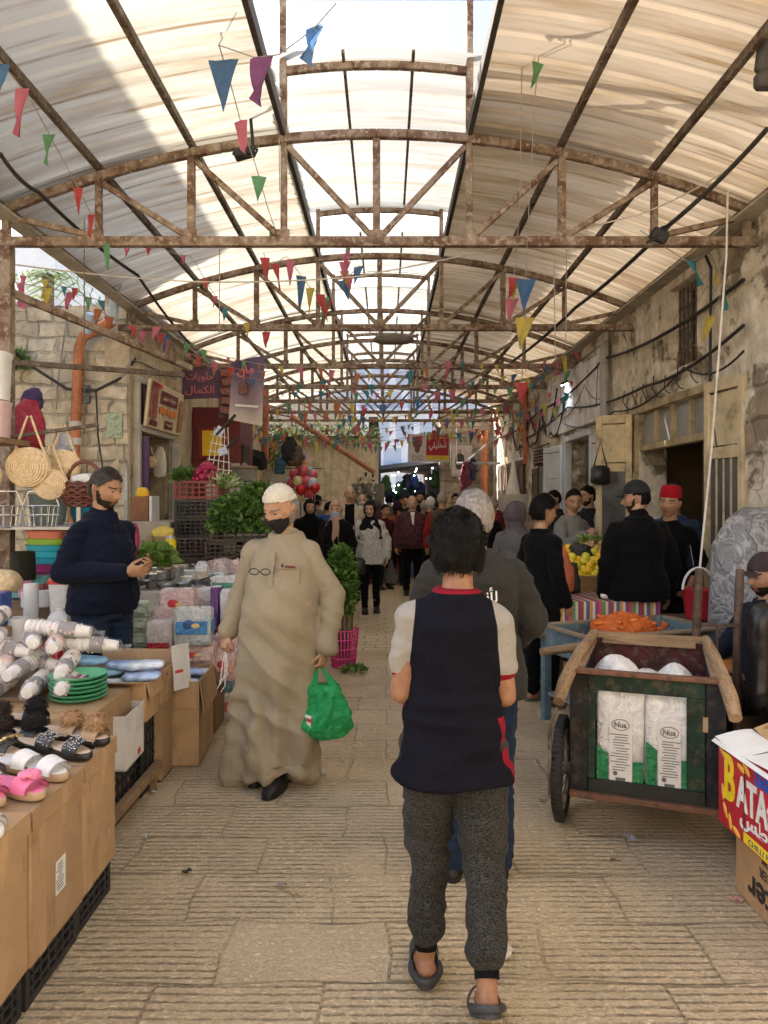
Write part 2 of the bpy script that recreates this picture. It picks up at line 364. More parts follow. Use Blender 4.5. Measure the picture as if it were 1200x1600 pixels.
def stone_wall(c=(.42, .37, .28), bw=.42, bh=.22, axis='x', plaster=.0):
    k = NT('rough_stone_wall'); x, y, z = k.sep(k.obj()); w = k.sep(k.noisec(2.2))
    u = k.math('ADD', x if axis == 'x' else y, k.math('MULTIPLY', k.math('SUBTRACT', w[0], .5), .34)); v = k.math('ADD', z, k.math('MULTIPLY', k.math('SUBTRACT', w[1], .5), .16))
    b = k.n('TexBrick'); b.offset = .41; k.put(b.inputs['Vector'], k.comb(u, v, 0.)); b.inputs['Scale'].default_value = 1; b.inputs['Brick Width'].default_value = bw; b.inputs['Row Height'].default_value = bh
    b.inputs['Mortar Size'].default_value = .018; b.inputs['Mortar Smooth'].default_value = .6; b.inputs['Color1'].default_value = (0, 0, 0, 1); b.inputs['Color2'].default_value = (1, 1, 1, 1)
    n = k.noise(7, 7, .65); n2 = k.noise(1.4, 6, .6)
    col = k.ramp(n, [(.3, tuple(q * .6 for q in c)), (.5, c), (.72, tuple(min(1, q * 1.3) for q in c))]); col = k.mix(k.math('MULTIPLY', b.outputs[0], .3), col, tuple(q * .6 for q in c))
    col = k.mix(k.math('MULTIPLY', b.outputs['Fac'], k.ramp(k.noise(4, 4), [(.38, .1), (.6, .6)])), col, (.16, .13, .10)); col = k.mix(k.ramp(k.noise(19, 6, .75), [(.56, 0.), (.7, .65)]), col, (.14, .115, .085)); col = k.mix(k.ramp(n2, [(.5, 0.), (.72, .7)]), col, (.17, .14, .10))
    col = k.mix(k.ramp(k.noise(3.1, 5, .7), [(.6, 0.), (.7, .5)]), col, (.6, .57, .5))
    h = k.math('SUBTRACT', k.math('MULTIPLY', n, .9), b.outputs['Fac'])
    return k.fin(col, .9, k.bump(h, .9, .03), spec=.2)
def plaster_wall(c=(.50, .42, .30), bare=(.20, .155, .105), light=(.66, .60, .48), axis='y', amt=.5):
    k = NT('peeling_plaster'); n = k.noise(1.15, 7, .62, dist=.6); n2 = k.noise(5, 7, .7); st = k.noise(1, 5, .6, k.map((7, 7, .55)))
    x, y, z = k.sep(k.obj()); bk = k.n('TexBrick'); bk.offset = .4
    w = k.sep(k.noisec(2.5)); k.put(bk.inputs['Vector'], k.comb(k.math('ADD', y if axis == 'y' else x, k.math('MULTIPLY', w[0], .2)), k.math('ADD', z, k.math('MULTIPLY', w[1], .14)), 0.))
    bk.inputs['Scale'].default_value = 1; bk.inputs['Brick Width'].default_value = .5; bk.inputs['Row Height'].default_value = .26; bk.inputs['Mortar Size'].default_value = .02; bk.inputs['Mortar Smooth'].default_value = .5
    pm = k.ramp(k.math('ADD', n, k.math('MULTIPLY', k.math('SUBTRACT', n2, .5), .35)), [(amt - .05, 0.), (amt + .01, 1.)])
    pl = k.ramp(n2, [(.3, tuple(q * .66 for q in c)), (.52, c), (.7, light)]); pl = k.mix(k.ramp(st, [(.5, 0.), (.72, .55)]), pl, tuple(q * .42 for q in c))
    br = k.ramp(n2, [(.3, tuple(q * .55 for q in bare)), (.55, bare), (.75, tuple(q * 1.7 for q in bare))]); br = k.mix(k.math('MULTIPLY', bk.outputs['Fac'], .6), br, (.06, .05, .04))
    col = k.mix(pm, br, pl); col = k.mix(k.ramp(k.noise(13, 7, .75), [(.55, 0.), (.70, .45)]), col, (.14, .11, .08)); col = k.mix(k.ramp(k.noise(3.2, 6, .7), [(.56, 0.), (.70, .4)]), col, tuple(q * .45 for q in c))
    ck = k.ramp(k.vor(1.7, k.map((1, 1, 1.6), v=k.mix(.25, k.obj(), k.noisec(4))), 'DISTANCE_TO_EDGE'), [(.0, .8), (.010, 0.)]); ck = k.math('MULTIPLY', ck, k.ramp(k.noise(1.9, 3), [(.5, 0.), (.62, .8)])); col = k.mix(ck, col, (.10, .08, .06))
    h = k.math('ADD', k.math('MULTIPLY', pm, .6), k.math('ADD', k.math('MULTIPLY', n2, .5), k.math('MULTIPLY', ck, -.4)))
    return k.fin(col, .9, k.bump(h, .9, .03), spec=.2)
def sheet_mat(c, tr, dirt=.6, name='translucent_roof_sheet', dcol=(.20, .13, .06)):
    k = NT(name); x, y, z = k.sep(k.obj())
    n = k.noise(1, 6, .65, k.map((.55, 5, .55))); g = k.noise(.8, 5, .6); sp = k.noise(11, 5, .7); ln = k.noise(1, 3, .5, k.map((.9, 11, .9)))
    d = k.math('MULTIPLY', k.ramp(n, [(.45, 0.), (.75, 1.)]), dirt); d = k.math('MAXIMUM', d, k.math('MULTIPLY', k.ramp(ln, [(.62, 0.), (.74, 1.)]), dirt * .9))
    d = k.math('MAXIMUM', d, k.math('MULTIPLY', k.ramp(sp, [(.68, 0.), (.76, 1.)]), dirt * .5))
    ed = k.math('MULTIPLY', k.ramp(k.math('ADD', k.math('ABSOLUTE', x), k.math('MULTIPLY', g, .9)), [(.0, 0.), (1., 1.)]), 1.0)
    edge = k.ramp(k.math('MULTIPLY', k.math('ADD', k.math('ABSOLUTE', x), k.math('MULTIPLY', k.math('SUBTRACT', n, .5), 1.3)), .3), [(.78, 0.), (.97, .8)])
    d = k.math('MAXIMUM', d, k.math('MULTIPLY', edge, min(1, dirt * 1.3)), clamp=True)
    sm = k.math('PINGPONG', k.math('ADD', k.math('MULTIPLY', y, 1 / .46), k.math('MULTIPLY', k.noise(.7, 2), .12)), .5); sm = k.math('MULTIPLY', k.ramp(sm, [(.012, 1.), (.05, 0.)]), k.ramp(k.noise(1.6, 4), [(.38, .25), (.6, .9)])); d = k.math('MAXIMUM', d, k.math('MULTIPLY', sm, min(1, dirt * 1.3)))
    col = k.mix(d, k.ramp(g, [(.3, tuple(q * .85 for q in c)), (.7, c)]), dcol)
    df = k.n('BsdfDiffuse'); k.put(df.inputs[0], k.mix(.0, col, col)); t = k.n('BsdfTranslucent'); k.put(t.inputs[0], col)
    mx = k.n('MixShader'); mx.inputs[0].default_value = tr; k.t.links.new(df.outputs[0], mx.inputs[1]); k.t.links.new(t.outputs[0], mx.inputs[2]); k.t.links.new(mx.outputs[0], k.out.inputs[0])
    return k.m
M_STEEL = rust(); M_DARKSTEEL = rust((.13, .105, .08), (.07, .04, .025), (.22, .18, .14))
M_BLACK = plain((.02, .02, .02), .6, .3)
g = MB(); g.grid(lambda u, v: (-30 + 60 * u, -8 + 68 * v, 0), 4, 4); struct(g.build('street', street_mat(), origin=(0, 0, 0)))

def wall_grid(axis, c, u0, u1, z0, z1, holes=(), step=.1, amp=.02, depth=.3, inward=1, seed=0, jag=None):
    """an uneven wall sheet with real openings; reveals run 'depth' inwards; the back is a second plain face"""
    us = sorted(set([round(u0 + (u1 - u0) * i / max(1, round((u1 - u0) / step)), 4) for i in range(max(1, round((u1 - u0) / step)) + 1)] + [h for q in holes for h in q[:2]]))
    zs = sorted(set([round(z0 + (z1 - z0) * i / max(1, round((z1 - z0) / step)), 4) for i in range(max(1, round((z1 - z0) / step)) + 1)] + [h for q in holes for h in q[2:4]]))
    nu, nz = len(us), len(zs); pts = []; edge = set()
    b = MB(); q = np.array([(u, z, seed) for z in zs for u in us]); d = amp * fbm(q * 2.1, seed, 4)
    inhole = lambda u, z: any(h[0] < u < h[1] and h[2] < z < h[3] for h in holes)
    onh = lambda u, z: any(h[0] - 1e-6 <= u <= h[1] + 1e-6 and h[2] - 1e-6 <= z <= h[3] + 1e-6 for h in holes)
    mk = (lambda u, z, o: (c + inward * o, u, z)) if axis == 'y' else (lambda u, z, o: (u, c + inward * o, z))
    for j, z in enumerate(zs):
        for i, u in enumerate(us):
            o = 0 if onh(u, z) else d[j * nu + i]
            zz = z + (jag * fbm(np.array([[u * 1.7, 3, seed]]), 5, 3)[0] if jag and j == nz - 1 else 0); pts.append(mk(u, zz, o))
    fs = [(j * nu + i, j * nu + i + 1, (j + 1) * nu + i + 1, (j + 1) * nu + i) for j in range(nz - 1) for i in range(nu - 1) if not inhole((us[i] + us[i + 1]) / 2, (zs[j] + zs[j + 1]) / 2)]
    b.add(pts, fs)
    for h in holes:
        a = [mk(h[0], h[2], 0), mk(h[1], h[2], 0), mk(h[1], h[3], 0), mk(h[0], h[3], 0)]; e = [mk(h[0], h[2], depth), mk(h[1], h[2], depth), mk(h[1], h[3], depth), mk(h[0], h[3], depth)]
        b.add(a + e, [(i, (i + 1) % 4, 4 + (i + 1) % 4, 4 + i) for i in range(4)])
    cr = [mk(u0, z0, depth), mk(u1, z0, depth), mk(u1, z1, depth), mk(u0, z1, depth)]; fr = [mk(u0, z0, 0), mk(u1, z0, 0), mk(u1, z1, 0), mk(u0, z1, 0)]
    b.add(fr + cr, [(0, 1, 5, 4), (1, 2, 6, 5), (2, 3, 7, 6), (3, 0, 4, 7)] + ([] if holes else [(4, 5, 6, 7)])); return b
def room(x0, x1, y0, y1, z1, open_side, mat, name='shop_interior', label='', z0=.004):
    b = MB(); v = [(x0, y0, z0), (x1, y0, z0), (x1, y1, z0), (x0, y1, z0), (x0, y0, z1), (x1, y0, z1), (x1, y1, z1), (x0, y1, z1)]
    fs = {'f': (0, 1, 2, 3), 't': (4, 5, 6, 7), '-y': (0, 1, 5, 4), '+x': (1, 2, 6, 5), '+y': (2, 3, 7, 6), '-x': (3, 0, 4, 7)}
    b.add(v, [f for k, f in fs.items() if k != open_side]); return tag(b.build(name, mat, smooth=0), label, 'shop interior')
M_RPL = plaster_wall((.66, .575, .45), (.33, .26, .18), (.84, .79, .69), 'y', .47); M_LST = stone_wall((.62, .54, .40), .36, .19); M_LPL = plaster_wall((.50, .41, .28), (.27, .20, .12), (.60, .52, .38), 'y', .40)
XR = 2.95; XL = -3.12; WH = 4.15
yr = lambda px: XR * F / (px - PX0)
rholes = [(6.73, 8.62, 0, 2.62), (7.02, 7.72, 2.96, 3.80), (10.6, 12.15, 0, 2.56), (13.35, 14.75, 0, 2.55)]
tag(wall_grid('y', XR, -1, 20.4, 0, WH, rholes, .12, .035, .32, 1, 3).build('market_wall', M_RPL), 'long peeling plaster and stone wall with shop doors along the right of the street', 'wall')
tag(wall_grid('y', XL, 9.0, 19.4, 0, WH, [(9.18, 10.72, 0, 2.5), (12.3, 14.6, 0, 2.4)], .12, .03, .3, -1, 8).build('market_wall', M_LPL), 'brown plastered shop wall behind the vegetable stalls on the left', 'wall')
tag(wall_grid('x', 9.0, -7.5, XL - .02, 0, 3.92, (), .12, .06, .35, 1, 5, .12).build('stone_wall', M_LST), 'rough pale stone wall behind the hanging baskets and orange pipe', 'wall')
M_END = plaster_wall((.80, .69, .49), (.52, .42, .27), (.86, .78, .60), 'x', .33)
tag(wall_grid('y', XR - .05, 9.95, 13.25, 2.72, 3.72, (), .1, .025, .09, 1, 14, .12).build('floodlit_band', plaster_wall((.72, .72, .71), (.42, .38, .31), (.85, .86, .86), 'y', .40)), 'pale plaster band added over the can shop to match the floodlit white wall', 'plaster')  # added sheet; its pale colour carries the white of the floodlit wall
tag(wall_grid('x', 19.4, XL, -.2, 0, 3.28, (), .15, .04, .4, 1, 9, .1).build('end_wall', M_END), 'yellowish plaster wall with plants on top at the end of the street', 'wall')
tag(wall_grid('x', 21.6, -7, -.9, 0, 4.6, (), .3, .04, .4, 1, 4).build('concrete_wall', plain((.36, .33, .28), .9, .25, 3)), 'grey concrete wall rising behind the yellowish end wall', 'wall')
tag(wall_grid('x', 20.4, 1.5, XR + .3, 0, 4.1, (), .15, .04, .4, 1, 6).build('end_wall', stone_wall((.40, .34, .25), .5, .3)), 'stone end wall with a framed poster right of the covered passage', 'wall')
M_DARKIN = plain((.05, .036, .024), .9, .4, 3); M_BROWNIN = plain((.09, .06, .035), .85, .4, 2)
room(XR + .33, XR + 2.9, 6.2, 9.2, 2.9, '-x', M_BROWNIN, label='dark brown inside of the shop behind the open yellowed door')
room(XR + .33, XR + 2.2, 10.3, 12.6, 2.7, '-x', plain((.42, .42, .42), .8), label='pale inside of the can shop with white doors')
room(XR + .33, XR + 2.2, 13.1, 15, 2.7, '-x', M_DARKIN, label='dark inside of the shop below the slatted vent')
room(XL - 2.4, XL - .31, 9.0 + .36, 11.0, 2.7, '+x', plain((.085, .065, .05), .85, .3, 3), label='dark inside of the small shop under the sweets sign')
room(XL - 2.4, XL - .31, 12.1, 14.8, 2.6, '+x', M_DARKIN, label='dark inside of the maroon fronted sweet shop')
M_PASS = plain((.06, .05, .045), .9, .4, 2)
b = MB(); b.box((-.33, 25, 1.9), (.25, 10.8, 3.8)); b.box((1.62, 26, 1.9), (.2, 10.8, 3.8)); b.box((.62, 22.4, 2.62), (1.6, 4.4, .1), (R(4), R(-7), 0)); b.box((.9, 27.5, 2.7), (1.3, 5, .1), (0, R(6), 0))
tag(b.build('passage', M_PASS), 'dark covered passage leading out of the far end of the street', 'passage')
k = NT('pale_facade'); bt = k.n('TexBrick'); k.put(bt.inputs['Vector'], k.map(rot=(R(90), 0, 0))); bt.inputs['Scale'].default_value = 1; bt.inputs['Brick Width'].default_value = 1.3; bt.inputs['Row Height'].default_value = 1.5; bt.inputs['Mortar Size'].default_value = .18
for i, c in ((1, (.40, .46, .58, 1)), (2, (.33, .40, .52, 1)), (3, (.55, .60, .68, 1))): bt.inputs[i].default_value = c
b = MB(); b.box((1, 40, 5), (9, .6, 10)); b.box((.2, 39.6, 3.3), (3.4, .5, .25)); b.box((.2, 39.6, 6.3), (3.4, .5, .25))
tag(b.build('tower_block', k.fin(bt.outputs[0], .5)), 'pale bluish building seen over the passage at the far end', 'building')
M_HOUSE = plain((.55, .52, .47), .9, .15, 2)
b = MB(); b.box((6.4, 9.5, 4.0), (5.5, 24, 8)); b.v = [(x + .4, y, max(z, 2.95)) for x, y, z in b.v]
h2 = MB(); h2.box((6.6, 9.5, 6.2), (5.2, 24, 4)); tag(h2.build('unseen_house', M_HOUSE), 'house rising above the right market wall', 'building')
lb = thing('white_house', 'pale house with a barred window behind the stone wall at upper left', 'building', (-9.5, 15, 0))
b = MB(); b.box((0, 0, 3.2), (7, 3, 6.4), bev=.03); b.build('wall', plain((.62, .66, .72), .8, .1, 2), lb)
for q in (-2.2, 1.2):
    b = MB(); b.box((q, -1.53, 4.7), (1.5, .08, 1.5)); w = b.build('window', plain((.25, .32, .42), .3), lb)
    b = MB(); [b.bar((q - .75 + .15 * i, -1.6, 3.95), (q - .75 + .15 * i, -1.6, 5.45), .03, .03) for i in range(11)]; b.build('bars', plain((.5, .55, .62), .5), w)
b = MB(); b.box((-1, -9.5, 4), (18, 2, 8)); tag(b.build('unseen_house', plain((.72, .64, .50), .9, .1, 2)), 'unseen pale house added behind the camera to bounce sunlight into the street', 'building')  # out of view, added as a reflector for the sun
XC = -.075; PAN = .738; TY = [5.9, 8.87, 11.46, 13.6, 15.6, 17.6, 19.5]
ZB = 3.69
zr = lambda x: 4.60 - .60 * (abs(x) / 2.95) ** 2
tr = thing('roof_truss', 'rusty steel roof truss nearest the camera, spanning wall to wall', 'roof truss', (0, 0, 0), 0, 'steel roof trusses over the street')
b = MB(); b.box((XC, 0, ZB), (PAN * 8 + .35, .07, .075), bev=.006); b.build('bottom_chord', M_STEEL, tr)
pts = [(XC + PAN * 4 * t / 12, 0, zr(PAN * 4 * t / 12) - .05) for t in range(-12, 13)]
b = MB(); [b.bar(pts[i], pts[i + 1], .06, .07) for i in range(24)]; b.build('top_chord', M_STEEL, tr)
for q in range(-4, 5):
    x = XC + q * PAN; top = zr(q * PAN) - .085
    b = MB(); b.box((x, 0, (ZB + .038 + top) / 2), (.06 if q % 2 == 0 else .05, .05, top - ZB - .038), bev=.005); b.box((x, -.034, ZB + .04), (.1, .006, .1)); b.build('post', M_STEEL, tr)
for s in (-1, 1):
    for q in (4, 3, 2, 1):
        a = Vector((XC + s * q * PAN - s * .03, 0, zr(q * PAN) - .11)); e = Vector((XC + s * (q - 1) * PAN + s * .04, 0, ZB + .05))
        b = MB(); b.bar(a, e, .04, .045); b.build('brace', M_STEEL, tr)
for s in (-1, 1):                                         # monitor uprights
    b = MB(); b.box((XC + s * PAN, 0, 4.83), (.05, .05, .56), bev=.005); b.build('monitor_post', M_STEEL, tr)
b = MB(); p2 = [(XC + PAN * t / 4, 0, 5.10 - .05 * (t / 4) ** 2) for t in range(-4, 5)]; [b.bar(p2[i], p2[i + 1], .05, .06) for i in range(8)]; b.build('monitor_rib', M_STEEL, tr)
tr.location = (0, TY[0], 0)
ORD = ['', 'second', 'third', 'fourth', 'fifth', 'sixth', 'seventh']
for i, y in enumerate(TY[1:], 1): dup(tr, (0, y, 0), 0, f'rusty steel roof truss, the {ORD[i]} one along the street from the camera')
fr = thing('monitor_frame', 'rusty open steel frame standing over the skylight above the nearest truss', 'steel frame', (0, TY[0], 0))
for s in (-1, 1): b = MB(); b.box((XC + s * PAN, -.06, 5.32), (.05, .05, 1.0), bev=.004); b.build('upright', M_STEEL, fr)
b = MB(); p2 = [(XC + (PAN + .35) * t / 5, -.06, 5.62 + .0 * t) for t in range(-5, 6)]; [b.bar(p2[i], p2[i + 1], .05, .06) for i in range(10)]; b.build('cross_rib', M_STEEL, fr)
M_SHL = sheet_mat((.50, .475, .405), .48, .8); M_SHR = sheet_mat((.40, .33, .245), .42, 1.0); M_MON = sheet_mat((.47, .47, .45), .5, .8, 'white_roof_sheet', (.3, .27, .22))
roof = thing('arcade_roof', 'curved translucent ribbed roof with a raised skylight covering the whole street', 'roof', (0, 0, 0))
prof = [(0, 0), (.15, 0), (.165, .022), (.20, .022), (.215, 0)]
def ribbed(x0, x1, y0, y1, zf, nx, pitch=.23):
    ys = []; y = y0
    while y < y1:
        ys += [(y + a * pitch / .23, h) for a, h in prof]; y += pitch
    b = MB(); nxx = nx + 1
    b.v = [(x0 + (x1 - x0) * i / nx, yy, zf(x0 + (x1 - x0) * i / nx) + h) for yy, h in ys for i in range(nxx)]
    b.f = [(j * nxx + i, j * nxx + i + 1, (j + 1) * nxx + i + 1, (j + 1) * nxx + i) for j in range(len(ys) - 1) for i in range(nx)]; b.m = [0] * len(b.f); return b
zs_ = lambda x: zr(x - XC) + .06
YB = [3.6] + TY
for i in range(len(YB) - 1):
    ribbed(XC - 3.12, XC - PAN - .03, YB[i] + .003, YB[i + 1] + .02, zs_, 12).build('left_sheet', M_SHL, roof, smooth=30)
    ribbed(XC + PAN + .03, XC + 3.12, YB[i] + .003, YB[i + 1] + .02, zs_, 12).build('right_sheet', M_SHR, roof, smooth=30)
zm = lambda x: 5.16 - .06 * (min(abs(x - XC), .9) / .8) ** 2
zl = lambda x: 4.72 - .05 * ((x - XC) / .8) ** 2
b = MB(); b.grid(lambda u, v: (XC - .86, 5.75 + 13.75 * u, 4.66 + .46 * v), 40, 2); b.build('skylight_side', M_MON, roof)  # left side closed with an added sheet to stop stray sun
M_GAP = sheet_mat((.93, .93, .92), .75, .12, 'bright_gap_sheet', (.5, .48, .44))
for a, e in ((8.78, 9.68), (11.43, 12.18), (13.58, 14.18), (15.63, 16.18), (17.63, 17.98)): ribbed(XC - .86, XC + 1.25, a, e, zm, 10).build('skylight_sheet', M_GAP, roof, smooth=30)  # sheets added over the open gaps to block sun, bright like sky
for i, (a, e) in enumerate(((5.75, 8.75), (9.7, 11.4), (12.2, 13.55), (14.2, 15.6), (16.2, 17.6), (18.0, 19.5))):
    ribbed(XC - .86, XC + 1.25, a, e, zm, 10).build('skylight_sheet', M_MON, roof, smooth=30)  # hidden right overhang added to widen the shadow on the right sheets
    b = MB(); [b.bar((XC + q, a, zm(XC + q) - .03), (XC + q, e, zm(XC + q) - .03), .025, .03) for q in (-.26, .29)]; b.build('skylight_purlin', M_DARKSTEEL, roof)
for s in (-1, 1):
    for q in (2, 3): b = MB(); b.bar((XC + s * q * PAN, 3.4, zr(q * PAN) + .02), (XC + s * q * PAN, TY[-1], zr(q * PAN) + .02), .045, .06); b.build('purlin', M_DARKSTEEL, roof)
    b = MB(); b.bar((XC + s * (PAN + .005), 3.4, zr(PAN) + .02), (XC + s * (PAN + .005), TY[-1], zr(PAN) + .02), .04, .11); b.build('skylight_edge', plain((.05, .042, .035), .7, .3), roof)
    b = MB(); b.bar((XC + s * 3.02, 3.4, 3.97), (XC + s * 3.02, TY[-1], 3.97), .09, .10); b.build('eave_beam', rust((.24, .20, .15), (.13, .08, .045)), roof)
    b = MB(); b.bar((XC + s * 2.9, 3.4, 3.86), (XC + s * 2.9, TY[-1], 3.86), .16, .02); b.build('gutter', plain((.42, .38, .30), .7, .3, 3), roof)
b = MB(); b.box((-3.02, 5.9, 1.83), (.09, .09, 3.65), bev=.006); tag(b.build('steel_post', M_STEEL), 'rusty steel post at left carrying the nearest truss', 'post')
b = MB(); b.bar((-3.02, 5.92, 3.30), (-2.0, 7.6, 2.98), .05, .06); tag(b.build('steel_bar', M_STEEL), 'slanting rusty steel bar under the left eave', 'steel bar')
b = MB(); b.bar((-4.2, 6.1, 2.85), (-2.1, 7.7, 2.93), .04, .05); tag(b.build('hook_rail', M_DARKSTEEL), 'thin dark rail with hooks below the left eave', 'rail')
b = MB(); b.box((-8.6, 7.5, 4.25), (3.8, 7, 8.5)); tag(b.build('unseen_house', M_HOUSE), 'unseen tall house set beyond the left yard to block sun and shade the roof edge', 'building')  # out of view, added as a sun blocker for yard and roof
def fuse(b, voxel, it, name, mats, parent=None, loc=None, rz=0, folds=(), deform=None, extra=None, dec=None):
    """union of overlapping solids -> one continuous surface, smoothed; folds = [(amp, (sx,sy,sz), seed, zlo, zhi)]"""
    me = bpy.data.meshes.new(name); me.from_pydata(b.v, [], b.f)
    bm = bmesh.new(); bm.from_mesh(me); bmesh.ops.recalc_face_normals(bm, faces=bm.faces); bm.to_mesh(me); bm.free()
    o = bpy.data.objects.new(name, me); COL.objects.link(o)
    r = o.modifiers.new('r', 'REMESH'); r.mode = 'VOXEL'; r.voxel_size = voxel
    if it: s = o.modifiers.new('s', 'SMOOTH'); s.factor = .5; s.iterations = it
    dg = bpy.context.evaluated_depsgraph_get(); m2 = bpy.data.meshes.new_from_object(o.evaluated_get(dg)); m2.name = name
    bpy.data.objects.remove(o); bpy.data.meshes.remove(me)
    n = len(m2.vertices); co = np.empty(n * 3); no = np.empty(n * 3); m2.vertices.foreach_get('co', co); m2.vertices.foreach_get('normal', no)
    co = co.reshape(-1, 3); no = no.reshape(-1, 3)
    for f in folds:
        amp, sc, seed = f[:3]; d = fbm(co * np.array(sc) + 5.1 * seed, seed, 2); d = 1 - 2 * np.abs(d)
        if len(f) > 3: d = d * np.clip((co[:, 2] - f[3]) / .06, 0, 1) * np.clip((f[4] - co[:, 2]) / .06, 0, 1)
        co = co + no * (amp * d)[:, None]
    if deform is not None: co = deform(co, no)
    V = co.tolist(); Fc = [tuple(p.vertices) for p in m2.polygons]; mi = [0] * len(Fc)
    bpy.data.meshes.remove(m2)
    q = MB(); q.v = V; q.f = Fc; q.m = mi
    if extra is not None: extra(q)
    me = bpy.data.meshes.new(name); me.from_pydata(q.v, [], q.f)
    for x in (mats if isinstance(mats, (list, tuple)) else [mats]): me.materials.append(x)
    me.polygons.foreach_set('material_index', q.m); me.polygons.foreach_set('use_smooth', [True] * len(q.f))
    ob = bpy.data.objects.new(name, me); COL.objects.link(ob)
    if parent is not None: ob.parent = parent
    else: ob.location = loc or (0, 0, 0); ob.rotation_euler = (0, 0, rz)
    return ob
HU, HV = 60, 44
def head_pts():
    t = np.linspace(-PI, PI, HU, endpoint=False); a = t - .42 * np.sin(t); bb = np.linspace(.02, PI - .02, HV)
    A, B = np.meshgrid(a, bb); x = np.sin(A) * np.sin(B) * .0745; y = -np.cos(A) * np.sin(B) * .096; z = np.cos(B) * .118
    fr = np.clip(-y / .096, 0, 1); bk = np.clip(y / .096, 0, 1); lo = np.clip(-z / .118, 0, 1)
    x = x * (1 - .34 * lo ** 1.7) * (1 - .05 * np.exp(-((z - .02) / .035) ** 2) * fr); y = np.where(y > 0, y * (1 - .55 * lo ** 1.2), y * (1 + .05 * lo))
    ax = np.abs(x); g = lambda v, c, s: np.exp(-((v - c) / s) ** 2); f2 = np.clip(fr * 1.6, 0, 1); d = np.zeros_like(x)
    rise = np.clip((.022 - z) / .052, 0, 1); drop = np.clip((z + .046) / .014, 0, 1)
    d += .027 * rise ** 1.2 * drop * g(x, 0, .0085 + .007 * rise) * (z < .022) + .006 * g(ax, .015, .007) * g(z, -.034, .008)
    d += -.011 * g(ax, .033, .015) * g(z, .005, .012) + .006 * g(ax, .030, .02) * g(z, .027, .009) + .005 * g(ax, .046, .016) * g(z, -.02, .018)
    d += .006 * g(x, 0, .022) * g(z, -.064, .011) - .005 * g(x, 0, .024) * g(z, -.0645, .003) + .007 * g(x, 0, .022) * g(z, -.102, .014) - .004 * g(x, 0, .02) * g(z, -.083, .006)
    y = y - d * f2
    return np.stack([x, y, z], -1)
HP = head_pts(); HPf = HP.reshape(-1, 3); HANG = np.arctan2(HP[..., 0], -HP[..., 1])
_nx = np.roll(HP, -1, 1) - np.roll(HP, 1, 1); _ny = np.gradient(HP, axis=0); HN = np.cross(_ny, _nx); HN /= np.linalg.norm(HN, axis=-1, keepdims=True) + 1e-12
HN = np.where((np.sum(HN * HP, -1) < 0)[..., None], -HN, HN)
def head_mb(eyes=True, lips=1):
    b = MB(); vs = HPf.tolist(); fs = []; mi = []
    for j in range(HV - 1):
        for i in range(HU):
            q = (j * HU + i, j * HU + (i + 1) % HU, (j + 1) * HU + (i + 1) % HU, (j + 1) * HU + i); fs.append(q)
            c = HPf[list(q)].mean(0); m = 0
            if c[1] < -.05:
                if .013 < abs(c[0]) < .052 and .021 + .1 * max(0, abs(c[0]) - .04) < c[2] + .12 * max(0, abs(c[0]) - .035) < .0325: m = 1
                if lips and abs(c[0]) < .024 and -.0735 < c[2] < -.056: m = 2
            mi.append(m)
    fs.append(tuple(range(HU))); mi.append(0); fs.append(tuple((HV - 1) * HU + i for i in range(HU))); mi.append(0)
    b.v = [tuple(v) for v in vs]; b.f = fs; b.m = mi
    for s in (-1, 1):
        b.ell((s * .033, -.0745, .004), (.0120, .0095, .0052), (0, 0, s * .25), 10, 6, 3); b.ell((s * .033, -.0815, .004), (.0058, .005, .0058), None, 8, 5, 4)
        b.ell((s * .033, -.0762, .0118), (.0165, .0115, .0062), (0, 0, s * .25), 10, 5, 0)
        b.ell((s * .074, .008, -.004), (.010, .020, .032), (R(-12), s * R(14), s * R(-22)), 10, 7, 0); b.ell((s * .079, .006, -.002), (.006, .011, .02), (R(-12), s * R(14), s * R(-22)), 8, 6, 5)
    return b
HEAD = head_mb()
def shell(mask, off, jit=0.0, seed=1, zs=1.0, nsc=60, M=None, mi=0):
    """a closed patch over part of the head, pushed 'off' metres outwards (hair, beard, mask, cap)"""
    x, y, z = HP[..., 0], HP[..., 1], HP[..., 2]; keep = mask(x, y, z, HANG)
    o = off(x, y, z, HANG) if callable(off) else np.full(x.shape, off)
    if jit: o = o + jit * fbm(HPf * nsc, seed, 3).reshape(x.shape)
    top = HP + HN * o[..., None]; bot = HP - HN * .004; b = MB(); ids = {}
    def vid(j, i, t):
        if (j, i, t) not in ids: ids[(j, i, t)] = len(b.v); b.v.append(tuple(top[j, i] if t else bot[j, i]))
        return ids[(j, i, t)]
    cell = np.zeros((HV - 1, HU), bool)
    for j in range(HV - 1):
        for i in range(HU): i2 = (i + 1) % HU; cell[j, i] = keep[j, i] and keep[j, i2] and keep[j + 1, i] and keep[j + 1, i2]
    for j in range(HV - 1):
        for i in range(HU):
            if not cell[j, i]: continue
            i2 = (i + 1) % HU; b.f.append((vid(j, i, 1), vid(j, i2, 1), vid(j + 1, i2, 1), vid(j + 1, i, 1)))
            for (dj, di, p, q) in ((-1, 0, (j, i), (j, i2)), (1, 0, (j + 1, i2), (j + 1, i)), (0, -1, (j + 1, i), (j, i)), (0, 1, (j, i2), (j + 1, i2))):
                jj, ii = j + dj, (i + di) % HU
                if jj < 0 or jj >= HV - 1 or not cell[jj, ii]:
                    b.f.append((vid(*q, 1), vid(*p, 1), vid(*p, 0), vid(*q, 0)))
    if keep[0].all(): b.f.append(tuple(vid(0, i, 1) for i in range(HU)))
    b.m = [mi] * len(b.f); return b
